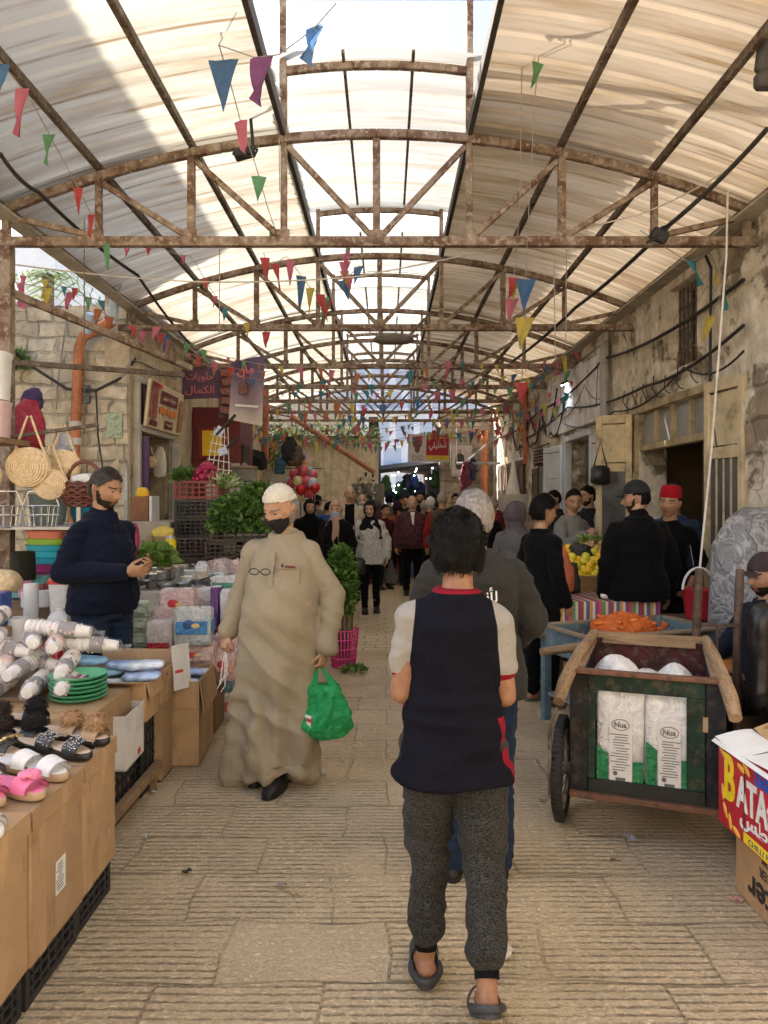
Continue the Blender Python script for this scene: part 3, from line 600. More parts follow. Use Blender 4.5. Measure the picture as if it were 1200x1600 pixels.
def strands(b, pts, nrm, n, L, w, flow=(0, 0, -1), lift=.5, seed=3, mi=0, curl=.4):
    rnd = random.Random(seed); flow = Vector(flow)
    for _ in range(n):
        i = rnd.randrange(len(pts)); p = Vector(pts[i]); nn = Vector(nrm[i]).normalized()
        d = (flow + Vector((rnd.uniform(-1, 1), rnd.uniform(-1, 1), rnd.uniform(-1, 1))) * curl); d = (d - nn * d.dot(nn)).normalized() if (d - nn * d.dot(nn)).length > .01 else nn.orthogonal()
        s = d.cross(nn).normalized() * w * rnd.uniform(.6, 1.3); l = L * rnd.uniform(.5, 1.2)
        p1 = p + nn * l * lift * .55 + d * l * .45; p2 = p + nn * l * lift * .6 + d * l
        b.add([p - s, p + s, p1 + s * .8, p1 - s * .8, p2], [(0, 1, 2, 3), (3, 2, 4)], mi)
MASKS = {
 'short': lambda x, y, z, a: ((z > .074 - .034 * np.clip(np.abs(a), 0, 1.3) ** 2) | ((np.abs(a) > 1.25) & (z > .026)) | ((np.abs(a) > 1.95) & (z > -.06))),
 'fade': lambda x, y, z, a: ((z > .074 - .032 * np.clip(np.abs(a), 0, 1.3) ** 2) | ((np.abs(a) > 1.3) & (z > .026)) | ((np.abs(a) > 1.95) & (z > -.05))),
 'bald': lambda x, y, z, a: ((np.abs(a) > 1.5) & (z > -.045) & (z < .045)),
 'beard': lambda x, y, z, a: (np.abs(a) < 1.5) & (z < -.052 + .15 * np.clip(np.abs(a) - .95, 0, .5)) & ~((np.abs(x) < .023) & (z > -.077) & (z < -.053)) & ((z < -.07) | (np.abs(x) > .012)),
 'mask': lambda x, y, z, a: (np.abs(a) < 1.25) & (z < -.012 - .012 * np.abs(a)) & (z > -.125 + .045 * np.abs(a)),
 'chinmask': lambda x, y, z, a: (np.abs(a) < 1.2) & (z < -.078 + .02 * np.abs(a)) & (z > -.125),
 'kufi': lambda x, y, z, a: z > .044 + .012 * np.cos(a),
 'cap': lambda x, y, z, a: z > .034 + .004 * np.cos(a),
 'hijab': lambda x, y, z, a: ~((np.abs(a) < .80 - .25 * np.clip((z - .03) / .06, 0, 1)) & (z < .062) & (z > -.108)),
}
_hand = {}
def hand_mb(curl, side):
    """wrist at the origin, fingers down -Z, palm faces -Y, thumb on side*X; remeshed once per pose and kept"""
    key = (round(curl, 2), side)
    if key in _hand: return _hand[key]
    b = MB(); b.caps((0, 0, .025), (0, 0, -.02), .025, .023); b.secs([(0, 0, .0, .026, .017), (0, -.001, -.03, .036, .016), (0, -.003, -.065, .041, .015), (0, -.003, -.088, .040, .012), (0, -.003, -.096, .034, .008)], 16)
    for q, (x, L) in enumerate(((-.030, .064), (-.010, .074), (.010, .080), (.030, .070))):
        x *= side * 1.0; x = -x if False else x
        p = Vector((x, -.003, -.086)); ang = 0.08 + .03 * q
        for sgi, fr in enumerate((.44, .31, .25)):
            ang += curl * (1.0, 1.15, .7)[sgi] * (1 + .06 * (3 - q)); d = Vector((x * .9 * (1 - curl * .5), -math.sin(ang), -math.cos(ang))).normalized(); e = p + d * L * fr
            b.caps(p, e, .0088 - .0007 * sgi, .0082 - .0009 * sgi, 10); p = e
    p = Vector((side * .024, -.004, -.026)); ang = .75
    for sgi, l in enumerate((.036, .032, .024)):
        d = Vector((side * math.sin(ang) * (1 - .75 * curl * (sgi > 0)), -.25 - curl * .75 * (sgi > 0), -math.cos(ang))).normalized(); e = p + d * l
        b.caps(p, e, .0125 - .0015 * sgi, .011 - .0016 * sgi, 10); p = e; ang -= .25
    o = fuse(b, .0042, 3, 'hand', []); q = MB(); me = o.data
    q.v = [tuple(v.co) for v in me.vertices]; q.f = [tuple(p.vertices) for p in me.polygons]; q.m = [0] * len(q.f); bpy.data.objects.remove(o); bpy.data.meshes.remove(me)
    _hand[key] = q; return q
BASE = dict(pelvis=(0, 0, .53), waist=(0, 0, .62), chest=(0, 0, .735), neck=(0, .008, .835), head=(0, -.014, .927), sha=(-.093, 0, .781), shb=(.093, 0, .781), ela=(-.128, .012, .628), elb=(.128, .012, .628), wra=(-.138, -.03, .482), wrb=(.138, -.03, .482),
            hia=(-.05, 0, .52), hib=(.05, 0, .52), kna=(-.056, -.012, .285), knb=(.056, -.012, .285), ana=(-.06, .008, .048), anb=(.06, .008, .048))
EYEW = plain((.42, .39, .36), .25, .03, 9, 0); IRIS = plain((.03, .018, .01), .2, .05, 9, 0)
_skin = {}
def skin_mats(c, brow):
    key = (c, brow)
    if key not in _skin:
        k = NT('skin'); n = k.noise(34, 5, .65); col = k.ramp(n, [(.3, (c[0] * .8, c[1] * .68, c[2] * .62)), (.55, c), (.72, tuple(min(1, x * 1.15) for x in c))])
        k.fin(col, .5, k.bump(k.noise(130, 4), .25, .004), spec=.4); k.b.inputs['Subsurface Weight'].default_value = .08; k.b.inputs['Subsurface Radius'].default_value = (.01, .004, .002)
        _skin[key] = [k.m, plain(brow, .8, .2, 9, 0), plain((c[0] * .72, c[1] * .5, c[2] * .5), .45, .1, 9, 0), EYEW, IRIS, plain(tuple(x * .7 for x in c), .6, .1, 9, 0)]
    return _skin[key]
class Person:
    def __init__(s, label, loc, face, H, skin=(.46, .27, .17), brow=(.03, .02, .015), yaw=0, pitch=0, roll=0, girth=1.0, belly=0.0, hands=(.35, .35), pose=None, vox=.011, feet='shoe', group=None, hand_dir=None, palm=None, shw=1.0, headscale=1.0, toe=None):
        s.H = H; s.g = girth; s.vox = vox; s.belly = belly
        J = {k: Vector(v) for k, v in BASE.items()}
        for k in ('sha', 'ela', 'wra', 'shb', 'elb', 'wrb'): J[k].x *= 1 + (girth - 1) * .7; J[k].x *= shw
        for k, v in (pose or {}).items(): J[k] = Vector(v)
        s.J = J = {k: v * H for k, v in J.items()}
        s.hs = (H / 1.7) ** .5 * headscale * 1.06
        s.HM = Matrix.Translation(J['head']) @ Euler((R(pitch), R(roll), R(yaw)), 'XYZ').to_matrix().to_4x4() @ Matrix.Scale(s.hs, 4)
        s.loc = Vector(loc); s.face = face; s.skinm = skin_mats(skin, brow); s.feet = feet
        b = MB(); s.torso(b, 0, 1.0)
        r = H
        b.caps(J['neck'] - Vector((0, 0, .02 * H)), J['head'] + Vector((0, .018, -.04)), .034 * r * (.9 + .1 * girth), .032 * r)
        for q in 'ab':
            b.caps(J['sh' + q], J['el' + q], .030 * r * girth ** .5, .025 * r * girth ** .5); b.caps(J['el' + q], J['wr' + q], .025 * r * girth ** .5, .0155 * r)
            b.caps(J['hi' + q], J['kn' + q], .050 * r * girth ** .5, .033 * r); b.caps(J['kn' + q], J['an' + q] + Vector((0, 0, 0)), .034 * r, .021 * r)
            a = J['an' + q]
            if feet in ('bare', 'shoe'): tv = Vector((toe or {}).get(q, (0, -.13, -.012))); b.caps(a - tv * .16 + Vector((0, 0, -.022 * r)), a + tv * .55 + Vector((0, 0, -.020 * r)), .022 * r, .020 * r); b.caps(a + tv * .5 + Vector((0, 0, -.022 * r)), a + tv + Vector((0, 0, -.022 * r)), .022 * r, .014 * r)
        hx = []
        for n_, q in enumerate('ab'):
            d = (J['wr' + q] - J['el' + q]).normalized(); hd = Vector(hand_dir[q]).normalized() if hand_dir and q in hand_dir else d
            pl = Vector(palm[q]) if palm and q in palm else Vector((1 if q == 'a' else -1, -.35, 0))
            z = -hd; y = -(pl - z * pl.dot(z)).normalized(); x = y.cross(z); Mh = Matrix((x, y, z)).transposed().to_4x4(); Mh = Matrix.Translation(J['wr' + q]) @ Mh @ Matrix.Scale(H / 1.75, 4)
            side = 1 if x.dot(Vector((0, -1, 0.25))) > 0 else -1
            hx.append((hand_mb(hands[n_], side), Mh)); setattr(s, 'hand_' + q, Mh)
        def extra(m):
            m.join(HEAD, s.HM)
            for h_, Mh in hx: m.join(h_, Mh, 0)
        s.o = fuse(b, vox, 3, 'person', s.skinm, None, s.loc, face, extra=extra)
        tag(s.o, label, 'person', group)
    def torso(s, b, c, w, z0=None, shoulder=True):
        J = s.J; H = s.H; g = s.g; B_ = s.belly
        def at(k, dz=0): return J[k] + Vector((0, 0, dz * H))
        S = [(at('pelvis', -.035), .082, .062), (at('pelvis'), .097, .073), (at('pelvis', .04), .094, .070), (at('waist'), .082, .064), ((at('waist') + at('chest')) / 2, .086, .067), (at('chest'), .090, .068), (at('neck', -.065), .086, .060), (at('neck', -.036), .068, .050), (at('neck', -.012), .046, .042), (at('neck', .008), .036, .038)]
        out = []
        for i, (p, rx, ry) in enumerate(S):
            bl = B_ * math.exp(-((p.z / H - .62) / .08) ** 2)
            out.append((p.x, p.y - bl * .5 * H, p.z, rx * H * g * w + c, ry * H * g * w + c + bl * .55 * H))
        b.secs(out, 24, e=2.15)
        if shoulder:
            for q in 'ab': b.caps(J['neck'] - Vector((0, -.004, .036 * H)), J['sh' + q], .030 * H + c * .7, .029 * H + c * .8)
    def top(s, m, c=.012, name='jumper', hem=.50, sleeve=1.0, loose=0.0, folds=((.006, (9, 9, 16), 3),), collar=0.0, vox=None, hemflare=0.0, mats2=None, extra=None):
        J = s.J; H = s.H; b = MB(); s.torso(b, c, 1.0)
        pz = J['pelvis']; b.secs([(pz.x, pz.y, hem * H, .104 * H * s.g + c + hemflare, .080 * H * s.g + c + hemflare), (pz.x, pz.y, hem * H + .05 * H, .100 * H * s.g + c + loose, .076 * H * s.g + c + loose + s.belly * .5 * H), (J['waist'].x, J['waist'].y - s.belly * .35 * H, J['waist'].z, .084 * H * s.g + c + loose * .7, .068 * H * s.g + c + loose * .7 + s.belly * .55 * H), (J['waist'].x, J['waist'].y, J['waist'].z + .07 * H, .074 * H * s.g + c * .5, .058 * H * s.g + c * .5)], 24, e=2.3)
        for q in 'ab':
            b.caps(J['sh' + q], J['el' + q] if sleeve > .5 else J['sh' + q].lerp(J['el' + q], sleeve * 2), .028 * H * s.g ** .5 + c * .8, .024 * H * s.g ** .5 + c * .8 + loose * .4)
            if sleeve > .5:
                e = J['el' + q].lerp(J['wr' + q], (sleeve - .5) * 2); b.caps(J['el' + q], e, .0245 * H * s.g ** .5 + c * .8 + loose * .4, .017 * H + c * .7 + loose * .3)
        if collar: b.caps(J['neck'] - Vector((0, 0, .02 * H)), J['neck'] + Vector((0, -.004, collar * H)), .042 * H + c, .036 * H + c * .5)
        return fuse(b, vox or s.vox, 3, name, m, s.o, folds=folds, extra=extra)
    def trousers(s, m, c=.012, name='trousers', cuff=1.0, loose=0.0, folds=((.007, (10, 10, 22), 4),), vox=None, top=.56):
        J = s.J; H = s.H; b = MB(); p = J['pelvis']; g = s.g
        b.secs([(p.x, p.y, p.z - .05 * H, .080 * H * g + c, .066 * H * g + c), (p.x, p.y, p.z, .092 * H * g + c * .6, .070 * H * g + c * .6), (p.x, p.y, p.z + .02 * H + (top - .56) * H * .2, .088 * H * g + c * .4, .066 * H * g + c * .4)], 22, e=2.2)
        for q in 'ab':
            b.caps(J['hi' + q], J['kn' + q], .056 * H * g ** .5 + c, .037 * H + c + loose * .6); e = J['kn' + q].lerp(J['an' + q], cuff); b.caps(J['kn' + q], e, .037 * H + c + loose * .6, .026 * H + c + loose)
        return fuse(b, vox or s.vox, 3, name, m, s.o, folds=folds)
    def shoes(s, m, L=.155, name='shoe', sole=None):
        H = s.H
        for q in 'ab':
            a = s.J['an' + q]; b = MB(); z0 = a.z - .048 * H
            b.secs([(a.x, a.y - L * .23 * H, z0 + .004, .030 * H, L * .50 * H), (a.x, a.y - L * .23 * H, z0 + .02 * H, .030 * H, L * .5 * H), (a.x, a.y - L * .16 * H, z0 + .036 * H, .026 * H, L * .38 * H), (a.x, a.y + .002 * H, z0 + .055 * H, .024 * H, L * .2 * H)], 18, e=2.2)
            b.secs([(a.x, a.y - L * .23 * H, z0, .032 * H, L * .52 * H), (a.x, a.y - L * .23 * H, z0 + .012 * H, .032 * H, L * .52 * H)], 18, 1, e=2.2)
            b.build(name, [m, sole or m], s.o, 50)
    def on_head(s, b, name, m, sm=60):
        q = MB(); q.join(b, s.HM); return q.build(name, m, s.o, sm)
    def hair(s, m, style='short', off=.014, n=500, L=.03, seed=1, jit=.006, w=.0016, flow=(0, .4, -1), lift=.6):
        mk = MASKS[style]; b = shell(mk, off, jit, seed); idx = np.where(mk(HP[..., 0], HP[..., 1], HP[..., 2], HANG).ravel())[0]
        if n: strands(b, HPf[idx] + HN.reshape(-1, 3)[idx] * (off * .85), HN.reshape(-1, 3)[idx], n, L, w, flow, lift, seed)
        return s.on_head(b, 'hair', m)
    def beard(s, m, off=.009, n=250, L=.014, seed=2): mk = MASKS['beard']; off *= .5; b = shell(mk, off, .003, seed); idx = np.where(mk(HP[..., 0], HP[..., 1], HP[..., 2], HANG).ravel())[0]; strands(b, HPf[idx] + HN.reshape(-1, 3)[idx] * off * .8, HN.reshape(-1, 3)[idx], n, L * .7, .0012, (0, -.3, -1), .4, seed); return s.on_head(b, 'beard', m)
    def mask(s, m, style='mask'): return s.on_head(shell(MASKS[style], lambda x, y, z, a: .008 + .004 * np.exp(-(x / .02) ** 2), .0015, 4, nsc=45), 'face_mask', m)
    def cap(s, m, name='cap', brim=True, tall=.012):
        b = shell(MASKS['cap'], lambda x, y, z, a: tall + .012 * np.clip((z - .04) / .07, 0, 1), .001, 3)
        if brim: b.grid(lambda u, v: ((u - .5) * .135 * (1 - .25 * v), -.088 - .075 * v * (1 - .8 * (2 * u - 1) ** 2 * .6), .046 - .012 * v - .02 * (2 * u - 1) ** 2), 10, 6); b.grid(lambda u, v: ((u - .5) * .135 * (1 - .25 * v), -.088 - .075 * v * (1 - .8 * (2 * u - 1) ** 2 * .6), .042 - .012 * v - .02 * (2 * u - 1) ** 2), 10, 6, flip=True)
        return s.on_head(b, name, m)
    def hijab(s, m, drape=.13, wide=.9, front=0.0):
        H = s.H; b = MB(); b.join(shell(MASKS['hijab'], lambda x, y, z, a: .018 + .016 * np.clip(y / .09, 0, 1), .004, 5, nsc=30), s.HM)
        n = s.J['neck']; hc = s.J['head']; r = s.hs
        S = [(hc.x, hc.y + .022, hc.z - .07 * r, .070 * r, .085 * r), (hc.x, hc.y + .012, hc.z - .118 * r, .084 * r, .092 * r), (n.x, n.y - .005, n.z - .01 * H, .090 * H * wide, .064 * H * wide), (n.x, n.y - .012, n.z - .05 * H, .125 * H * wide, .078 * H * wide), (n.x, n.y - .015, n.z - drape * H, .128 * H * wide, .088 * H * wide), (n.x, n.y - .01, n.z - drape * H - .01, .11 * H * wide, .07 * H * wide)]
        f = MB(); f.secs(S, 30); A = np.array(f.v); N = A - np.array([n.x, n.y, 0]) * np.array([1, 1, 0]); N[:, 2] = 0; N /= np.linalg.norm(N, axis=1, keepdims=True) + 1e-9
        A = A + N * (.008 * fbm(A * np.array([14, 14, 9]), 3, 2))[:, None]; f.v = [tuple(p) for p in A]; b.join(f)
        return b.build('headscarf', m, s.o, 60)
HAIR_BLACK = plain((.005, .0045, .004), .75, .3, 40, .1, 200, 0, .15); BEARD = plain((.028, .019, .014), .8, .5, 70, .3, 200, 0, .15); HAIR_BROWN = plain((.03, .02, .014), .5, .3, 40, .1, 200); HAIR_GREY = plain((.23, .21, .19), .6, .4, 60, .2, 200); HAIR_WHITE = plain((.5, .47, .43), .7, .25, 60, .2, 200)
def ground(px, Y): return ((px - PX0) / F * Y, Y, 0.0)
SK_MID = (.40, .225, .135); SK_TAN = (.34, .19, .11); SK_FAIR = (.47, .285, .19)
BLACKC = cloth((.006, .006, .0065)); DENIM = cloth((.02, .034, .065), (.010, .017, .035), 300); GREYC = cloth((.036, .034, .031)); CHAR = cloth((.020, .019, .018))
SHOE_B = plain((.012, .011, .010), .35, .2, 12, .05); SOLE_D = plain((.03, .03, .03), .7)
KH = cloth((.33, .275, .19), (.265, .22, .15), 320, .85, 7, 'khaki_cotton'); OFFW = cloth((.62, .57, .47), None, 90, .9, 12, 'knit')
m = Person('man in a long khaki robe, cream skullcap and black face mask carrying a green bag', ground(440, 4.3), R(-14), 1.71, SK_MID, (.18, .16, .14), -20, 20, 2, 1.10, .03, (.75, .8),
           dict(head=(.012, -.035, .928), neck=(.015, .0, .838), chest=(.015, 0, .735), waist=(.012, 0, .62), ela=(-.155, .02, .635), wra=(-.182, -.035, .505), elb=(.178, .012, .635), wrb=(.165, -.03, .465), ana=(-.072, .03, .05), anb=(.012, -.05, .05), kna=(-.065, .0, .285), knb=(.03, -.04, .285)),
           palm={'a': (.6, .8, 0), 'b': (-1, .2, 0)}, vox=.0085, headscale=1.05)
J, H = m.J, m.H; b = MB(); m.torso(b, .02, 1.0)
b.secs([(-.045, -.01, .068, .246, .195), (-.045, -.01, .10, .240, .19), (-.03, -.015, .45, .232, .185), (0, -.02, .75, .236, .20), (.015, -.04, 1.0, .222, .21), (.02, -.035, 1.13, .205, .19), (.022, -.01, 1.27, .178, .145), (.024, 0, 1.345, .115, .09)], 40, e=2.2)
for q in 'ab': b.caps(J['sh' + q], J['el' + q], .064, .062); b.caps(J['el' + q], J['wr' + q].lerp(J['el' + q], .08), .064, .060)
def drape(co, no):
    z = co[:, 2]; a = np.arctan2(co[:, 0] + .02, -co[:, 1]); k = np.clip((.98 - z) / .8, 0, 1); core = (np.abs(co[:, 0]) < .27)
    d = .017 * k * np.sin(a * 5 + 1.2 * np.sin(z * 5) + .6) + .010 * k * np.sin(a * 9 - z * 4) + .014 * (1 - 2 * np.abs(fbm(co * np.array([3.2, 3.2, 3.0]) + co[:, [2, 2, 0]] * 2.2 + 9, 4, 2))) * np.clip((1.2 - z) / .4, .6, 1)
    d += .010 * (1 - 2 * np.abs(vnoise(co * np.array([5, 5, 6]) + co[:, [2, 2, 0]] * 6, 8)))
    d -= .03 * np.exp(-((co[:, 0] + .02 + .12 * (z - .5)) / .035) ** 2) * np.clip((.75 - z) / .4, 0, 1) * (co[:, 1] < 0)
    z2 = co.copy(); z2[:, 2] = np.where(z < .15, z + .03 * np.sin(a * 2 + .4) * np.clip((.2 - z) / .1, 0, 1), z)
    return z2 + no * (d * (1 + .7 * k))[:, None]
fuse(b, .0105, 3, 'robe', KH, m.o, deform=drape)
b = MB(); b.tube([J['neck'] + Vector((.066 * math.sin(t), -.066 * math.cos(t) + .004, .012 + .012 * math.cos(t))) for t in np.linspace(-PI, PI, 24, endpoint=False)], .012, 6, close=True); b.v = [(x, y, J['neck'].z + (z - J['neck'].z) * 1.6) for x, y, z in b.v]; b.build('collar', KH, m.o)
b = MB()
for t in range(8): b.box((.016, -.175 - .035 * math.sin(t / 7 * 2.3), 1.33 - t * .042), (.034, .012, .045), (R(-8 + t), 0, 0), .003)
b.build('placket', KH, m.o)
b = MB(); b.box((.115, -.178, 1.19), (.12, .022, .15), (R(-6), 0, R(20)), .006); b.box((.115, -.176, 1.262), (.126, .024, .02), (R(-6), 0, R(20)), .004); b.build('chest_pocket', KH, m.o)
m.on_head(shell(MASKS['kufi'], lambda x, y, z, a: .011 + .006 * np.clip((z - .04) / .06, 0, 1) + .0016 * np.sin(z * 700), .0, 1), 'skullcap', OFFW)
m.hair(HAIR_GREY, 'bald', .005, 120, .012, 3); m.beard(HAIR_GREY, .005, 120, .01); m.mask(plain((.010, .010, .011), .8, .2, 30, .2, 60)); m.shoes(SHOE_B)
RW = root_mat(m.o)
b = MB()
for s in (-1, 1):
    b.tube([RW @ Vector((-.025 + s * .034 + .028 * math.cos(t), -.255, 1.245 + .017 * math.sin(t))) for t in np.linspace(0, 2 * PI, 14, endpoint=False)], .0032, 5, close=True)
b.tube([RW @ Vector((-.032, -.257, 1.247)), RW @ Vector((-.018, -.257, 1.247))], .003, 5)
tag(b.build('reading_glasses', plain((.03, .015, .01), .3)), 'dark framed glasses hanging from the collar of the khaki robe', 'glasses')
b = MB(); b.tube([RW @ Vector((.085, -.205, 1.27)), RW @ Vector((.09, -.206, 1.285))], .006, 6); b.tube([RW @ Vector((.10, -.203, 1.273)), RW @ Vector((.155, -.18, 1.268))], .006, 6, 1)
tag(b.build('pen', [plain((.02, .02, .05), .3), plain((.16, .03, .03), .4)]), 'dark pen clipped in the chest pocket of the khaki robe', 'pen')
hb = RW @ m.hand_b @ Vector((0, -.02, -.10)); bag = thing('plastic_bag', 'bulging bright green plastic bag hanging from the hand of the robed man', 'bag', (hb.x + .035, hb.y, hb.z - .40))
GREENB = film((.03, .50, .16), .22, 18, .45)
b = MB(); b.secs(dens([(0, 0, .0, .05, .04), (0, 0, .015, .10, .075), (.005, 0, .07, .135, .10), (.005, 0, .14, .135, .10), (0, 0, .22, .11, .08), (-.005, 0, .28, .085, .055), (-.01, 0, .30, .08, .045)], 5), 72)
A = np.array(b.v); N = A * np.array([1, 1, 0]); N /= np.linalg.norm(N, axis=1, keepdims=True) + 1e-6; A = A + N * (.020 * (1 - 2 * np.abs(fbm(A * np.array([14, 14, 4.5]), 3, 3))) + .010 * fbm(A * 30, 5, 2))[:, None]; b.v = [tuple(p) for p in A]; b.build('bag_body', GREENB, bag, 180)
for s, dx in ((-1, .0), (1, .0)):
    b = MB(); 
    for e in (-1, 1): b.grid(lambda u, v, e=e: ((1 - v) * (e * .062 - .005 + (u - .5) * .05) + v * (-.035 + e * .012 + (u - .5) * .012), s * .03 * (1 - v) + .004 * math.sin(u * 9), .28 + .115 * v), 4, 6)
    b.build('handle', GREENB, bag, 180)
b = MB(); b.box((-.09, -.075, .10), (.05, .006, .09), (0, 0, R(-45)), mi=0); b.box((-.088, -.080, .12), (.052, .004, .02), (0, 0, R(-45)), mi=1); b.build('print', [plain((.75, .75, .7), .4), plain((.5, .05, .05), .4)], bag)
ha = RW @ m.hand_a @ Vector((0, -.025, -.09)); b = MB()
for i in range(4): b.tube([ha + Vector((.006 * i - .01, 0, 0)), ha + Vector((.018 * math.sin(i * 2.1), -.012 * i, -.08)), ha + Vector((.02 * math.cos(i * 1.7) - .01, -.015, -.15 - .02 * i)), ha + Vector((.03 * math.sin(i * 3) - .04, -.01, -.19 - .02 * i))], .0024, 5)
tag(b.build('mask_straps', plain((.75, .75, .73), .7)), 'thin white straps dangling from the right hand of the robed man', 'straps')
_ = 0; MEL = cloth((.060, .058, .052), (.010, .010, .010), 120, .9, 8, 'melange_jersey', (1, 1, 4))
m = Person('teenager seen from behind in a navy shirt with pale sleeves, grey joggers and slides', ground(708, 2.5), R(180), 1.585, (.27, .135, .075), (.02, .015, .01), 0, 4, 0, 1.02, 0, (.6, .6),
           dict(head=(-.012, -.022, .926), ela=(-.110, .0, .620), wra=(-.02, -.15, .685), elb=(.110, .0, .628), wrb=(.03, -.14, .67), kna=(-.060, .035, .30), ana=(-.052, .150, .092), knb=(.052, -.03, .285), anb=(.058, -.02, .05), neck=(-.008, .008, .838)),
           vox=.008, feet='bare', toe={'a': (0, -.125, -.075), 'b': (.02, -.13, -.014)}, shw=.93)
J, H = m.J, m.H
k = NT('raglan_shirt_cloth'); x_, y_, z_ = k.sep(k.obj()); ax = k.math('ABSOLUTE', x_); gt = lambda a, b: k.math('GREATER_THAN', a, b); mul = lambda a, b: k.math('MULTIPLY', a, b); inv = lambda a: k.math('SUBTRACT', 1., a)
wv_ = k.noise(380, 2); sh = k.math('MULTIPLY_ADD', wv_, .5, .75)
slv = mul(gt(k.math('ADD', ax, mul(k.math('SUBTRACT', z_, .73 * H), .10)), .090 * H), gt(z_, .60 * H)); trim = k.math('MAXIMUM', mul(slv, inv(gt(z_, .672 * H))), mul(gt(z_, .843 * H), inv(gt(ax, .06 * H))))
pan = mul(mul(gt(.585 * H, z_), gt(k.math('MULTIPLY_ADD', z_, .30, -.225 * H), k.math('ADD', x_, .0))), gt(.05 * H, y_))
col = k.mix(slv, (.0065, .0065, .011), (.27, .25, .225)); col = k.mix(k.math('MAXIMUM', trim, pan), col, (.20, .010, .02)); col = k.mix(1.0, col, k.comb(sh, sh, sh), 'MULTIPLY')
SHM = k.fin(col, .88, k.bump(k.noise(11, 4, .5, dist=1.4), .55, .02, k.bump(wv_, .1, .003)), spec=.08)
m.top(SHM, .012, 'shirt', .452, .30, .004, ((.010, (5, 5, 6), 3), (.006, (4, 4, 15), 8)), hemflare=.024)
m.trousers(MEL, .010, 'joggers', .76, .004, ((.010, (6, 6, 12), 4), (.005, (10, 10, 20), 6)), vox=.0095, top=.485)
for q in 'ab':
    a = J['an' + q]; k = J['kn' + q]; d = (k - a).normalized(); b = MB(); b.tube([a + d * .03 + Vector((0, .006, 0)), a + d * .06, a + d * .14], [.038, .040, .042], 20); A = np.array(b.v); b.build('ribbed_cuff', BLACKC, m.o)
SLIDE = plain((.035, .036, .04), .55, .2, 20)
for q, tv, tilt in (('a', (0, -.125, -.075), 31), ('b', (.02, -.13, -.014), 2)):
    a = J['an' + q]; T = Matrix.Translation(a + Vector((0, .03, -.052)) ) @ Euler((R(tilt), 0, R(0)), 'XYZ').to_matrix().to_4x4()
    b = MB(); b.T = T; b.secs([(0, -.085, -.012, .047, .135), (0, -.085, .006, .049, .137), (0, -.085, .012, .046, .132)], 26, e=2.3)
    b.T = T; b.grid(lambda u, v: (.052 * math.cos(PI * u), -.145 + .075 * v - .02 * math.sin(PI * u), .008 + .062 * math.sin(PI * u)), 12, 3)
    for s in (-1, 1): b.tube([T @ Vector((s * .047, -.10, .01)), T @ Vector((s * .046, -.01, .028)), T @ Vector((s * .030, .045, .020)), T @ Vector((0, .055, .016))], .0095, 6) if False else None
    b.T = None; b.tube([T @ Vector((.049 * math.cos(t), -.035 + .085 * math.sin(t), .014)) for t in np.linspace(-.3, PI + .3, 14)], .012, 6); b.build('slide_sandal', SLIDE, m.o, 60)
m.hair(HAIR_BLACK, 'short', .024, 3000, .022, 5, .012, .0016, (.3, .2, -.6), .8)
m = Person('stout grey haired man in a charcoal sweatshirt walking away ahead of the teenager', ground(741, 3.25), R(180), 1.68, SK_TAN, (.2, .18, .16), -8, 4, 0, 1.13, .05, (.5, .5), dict(ela=(-.150, .0, .665), wra=(-.115, -.12, .575), elb=(.150, .0, .66), wrb=(.11, -.12, .58)), vox=.009)
GM = m; m.top(GREYC, .022, 'sweatshirt', .47, .93, .012, ((.010, (5, 5, 9), 3), (.005, (6, 6, 22), 8)), vox=.0105)
m.trousers(DENIM, .014, 'jeans', 1.0, .01); m.shoes(SHOE_B); m.hair(HAIR_GREY, 'short', .013, 900, .024, 8, .006, .0014)
t = text_mb(ar('لأنها'), .095, bold=.012); q = MB(); q.join(t, Matrix.Translation((-.022, .212, 1.245)) @ Euler((R(0), 0, R(180)), 'XYZ').to_matrix().to_4x4()); q.build('lettering', plain((.7, .7, .68), .7), m.o, 0)
m = Person('bearded vendor in a navy jumper and jeans counting goods at the left stall', ground(160, 4.75), R(62), 1.84, SK_TAN, (.02, .015, .01), 8, 14, 0, 1.08, .02, (.5, .55), dict(ela=(-.14, .03, .645), wra=(-.045, -.16, .65), elb=(.13, .03, .645), wrb=(.05, -.15, .66)), palm={'a': (.9, 0, .4), 'b': (-.9, .0, .4)}, vox=.009)
m.top(cloth((.008, .011, .024), (.006, .008, .017), 300), .018, 'jumper', .505, .97, .012, ((.009, (6, 6, 10), 3), (.004, (7, 7, 24), 8)), collar=.006); m.trousers(DENIM, .012, 'jeans', 1, .008); m.shoes(SHOE_B); m.hair(HAIR_BROWN, 'short', .012, 1100, .02, 3, .005, .0014); m.beard(BEARD, .012)
m = Person('broad man in a black zip jacket and black baseball cap standing behind the blue cart', ground(997, 5.95), R(182), 1.775, SK_MID, (.02, .015, .01), 62, 4, 0, 1.16, .03, (.4, .4), dict(ela=(-.150, .02, .64), wra=(-.15, -.02, .49), elb=(.150, .02, .64), wrb=(.15, -.03, .49)), vox=.010)
m.top(BLACKC, .022, 'jacket', .475, .98, .010, ((.009, (5, 5, 9), 3), (.004, (7, 7, 24), 8)), collar=.010); m.trousers(DENIM, .012, 'jeans'); m.shoes(SHOE_B); m.hair(HAIR_BLACK, 'fade', .006, 200, .01); m.beard(BEARD, .012); m.cap(plain((.012, .013, .013), .8, .2, 30, .2, 60))
m = Person('boy in a red felt cap and black top beside the man in the black jacket', ground(1047, 6.35), R(-22), 1.73, SK_MID, (.02, .015, .01), -14, 0, 4, .92, 0, (.4, .4), dict(ela=(-.135, .0, .65), wra=(-.05, -.12, .58), elb=(.145, .04, .645), wrb=(.09, -.08, .53)), vox=.010)
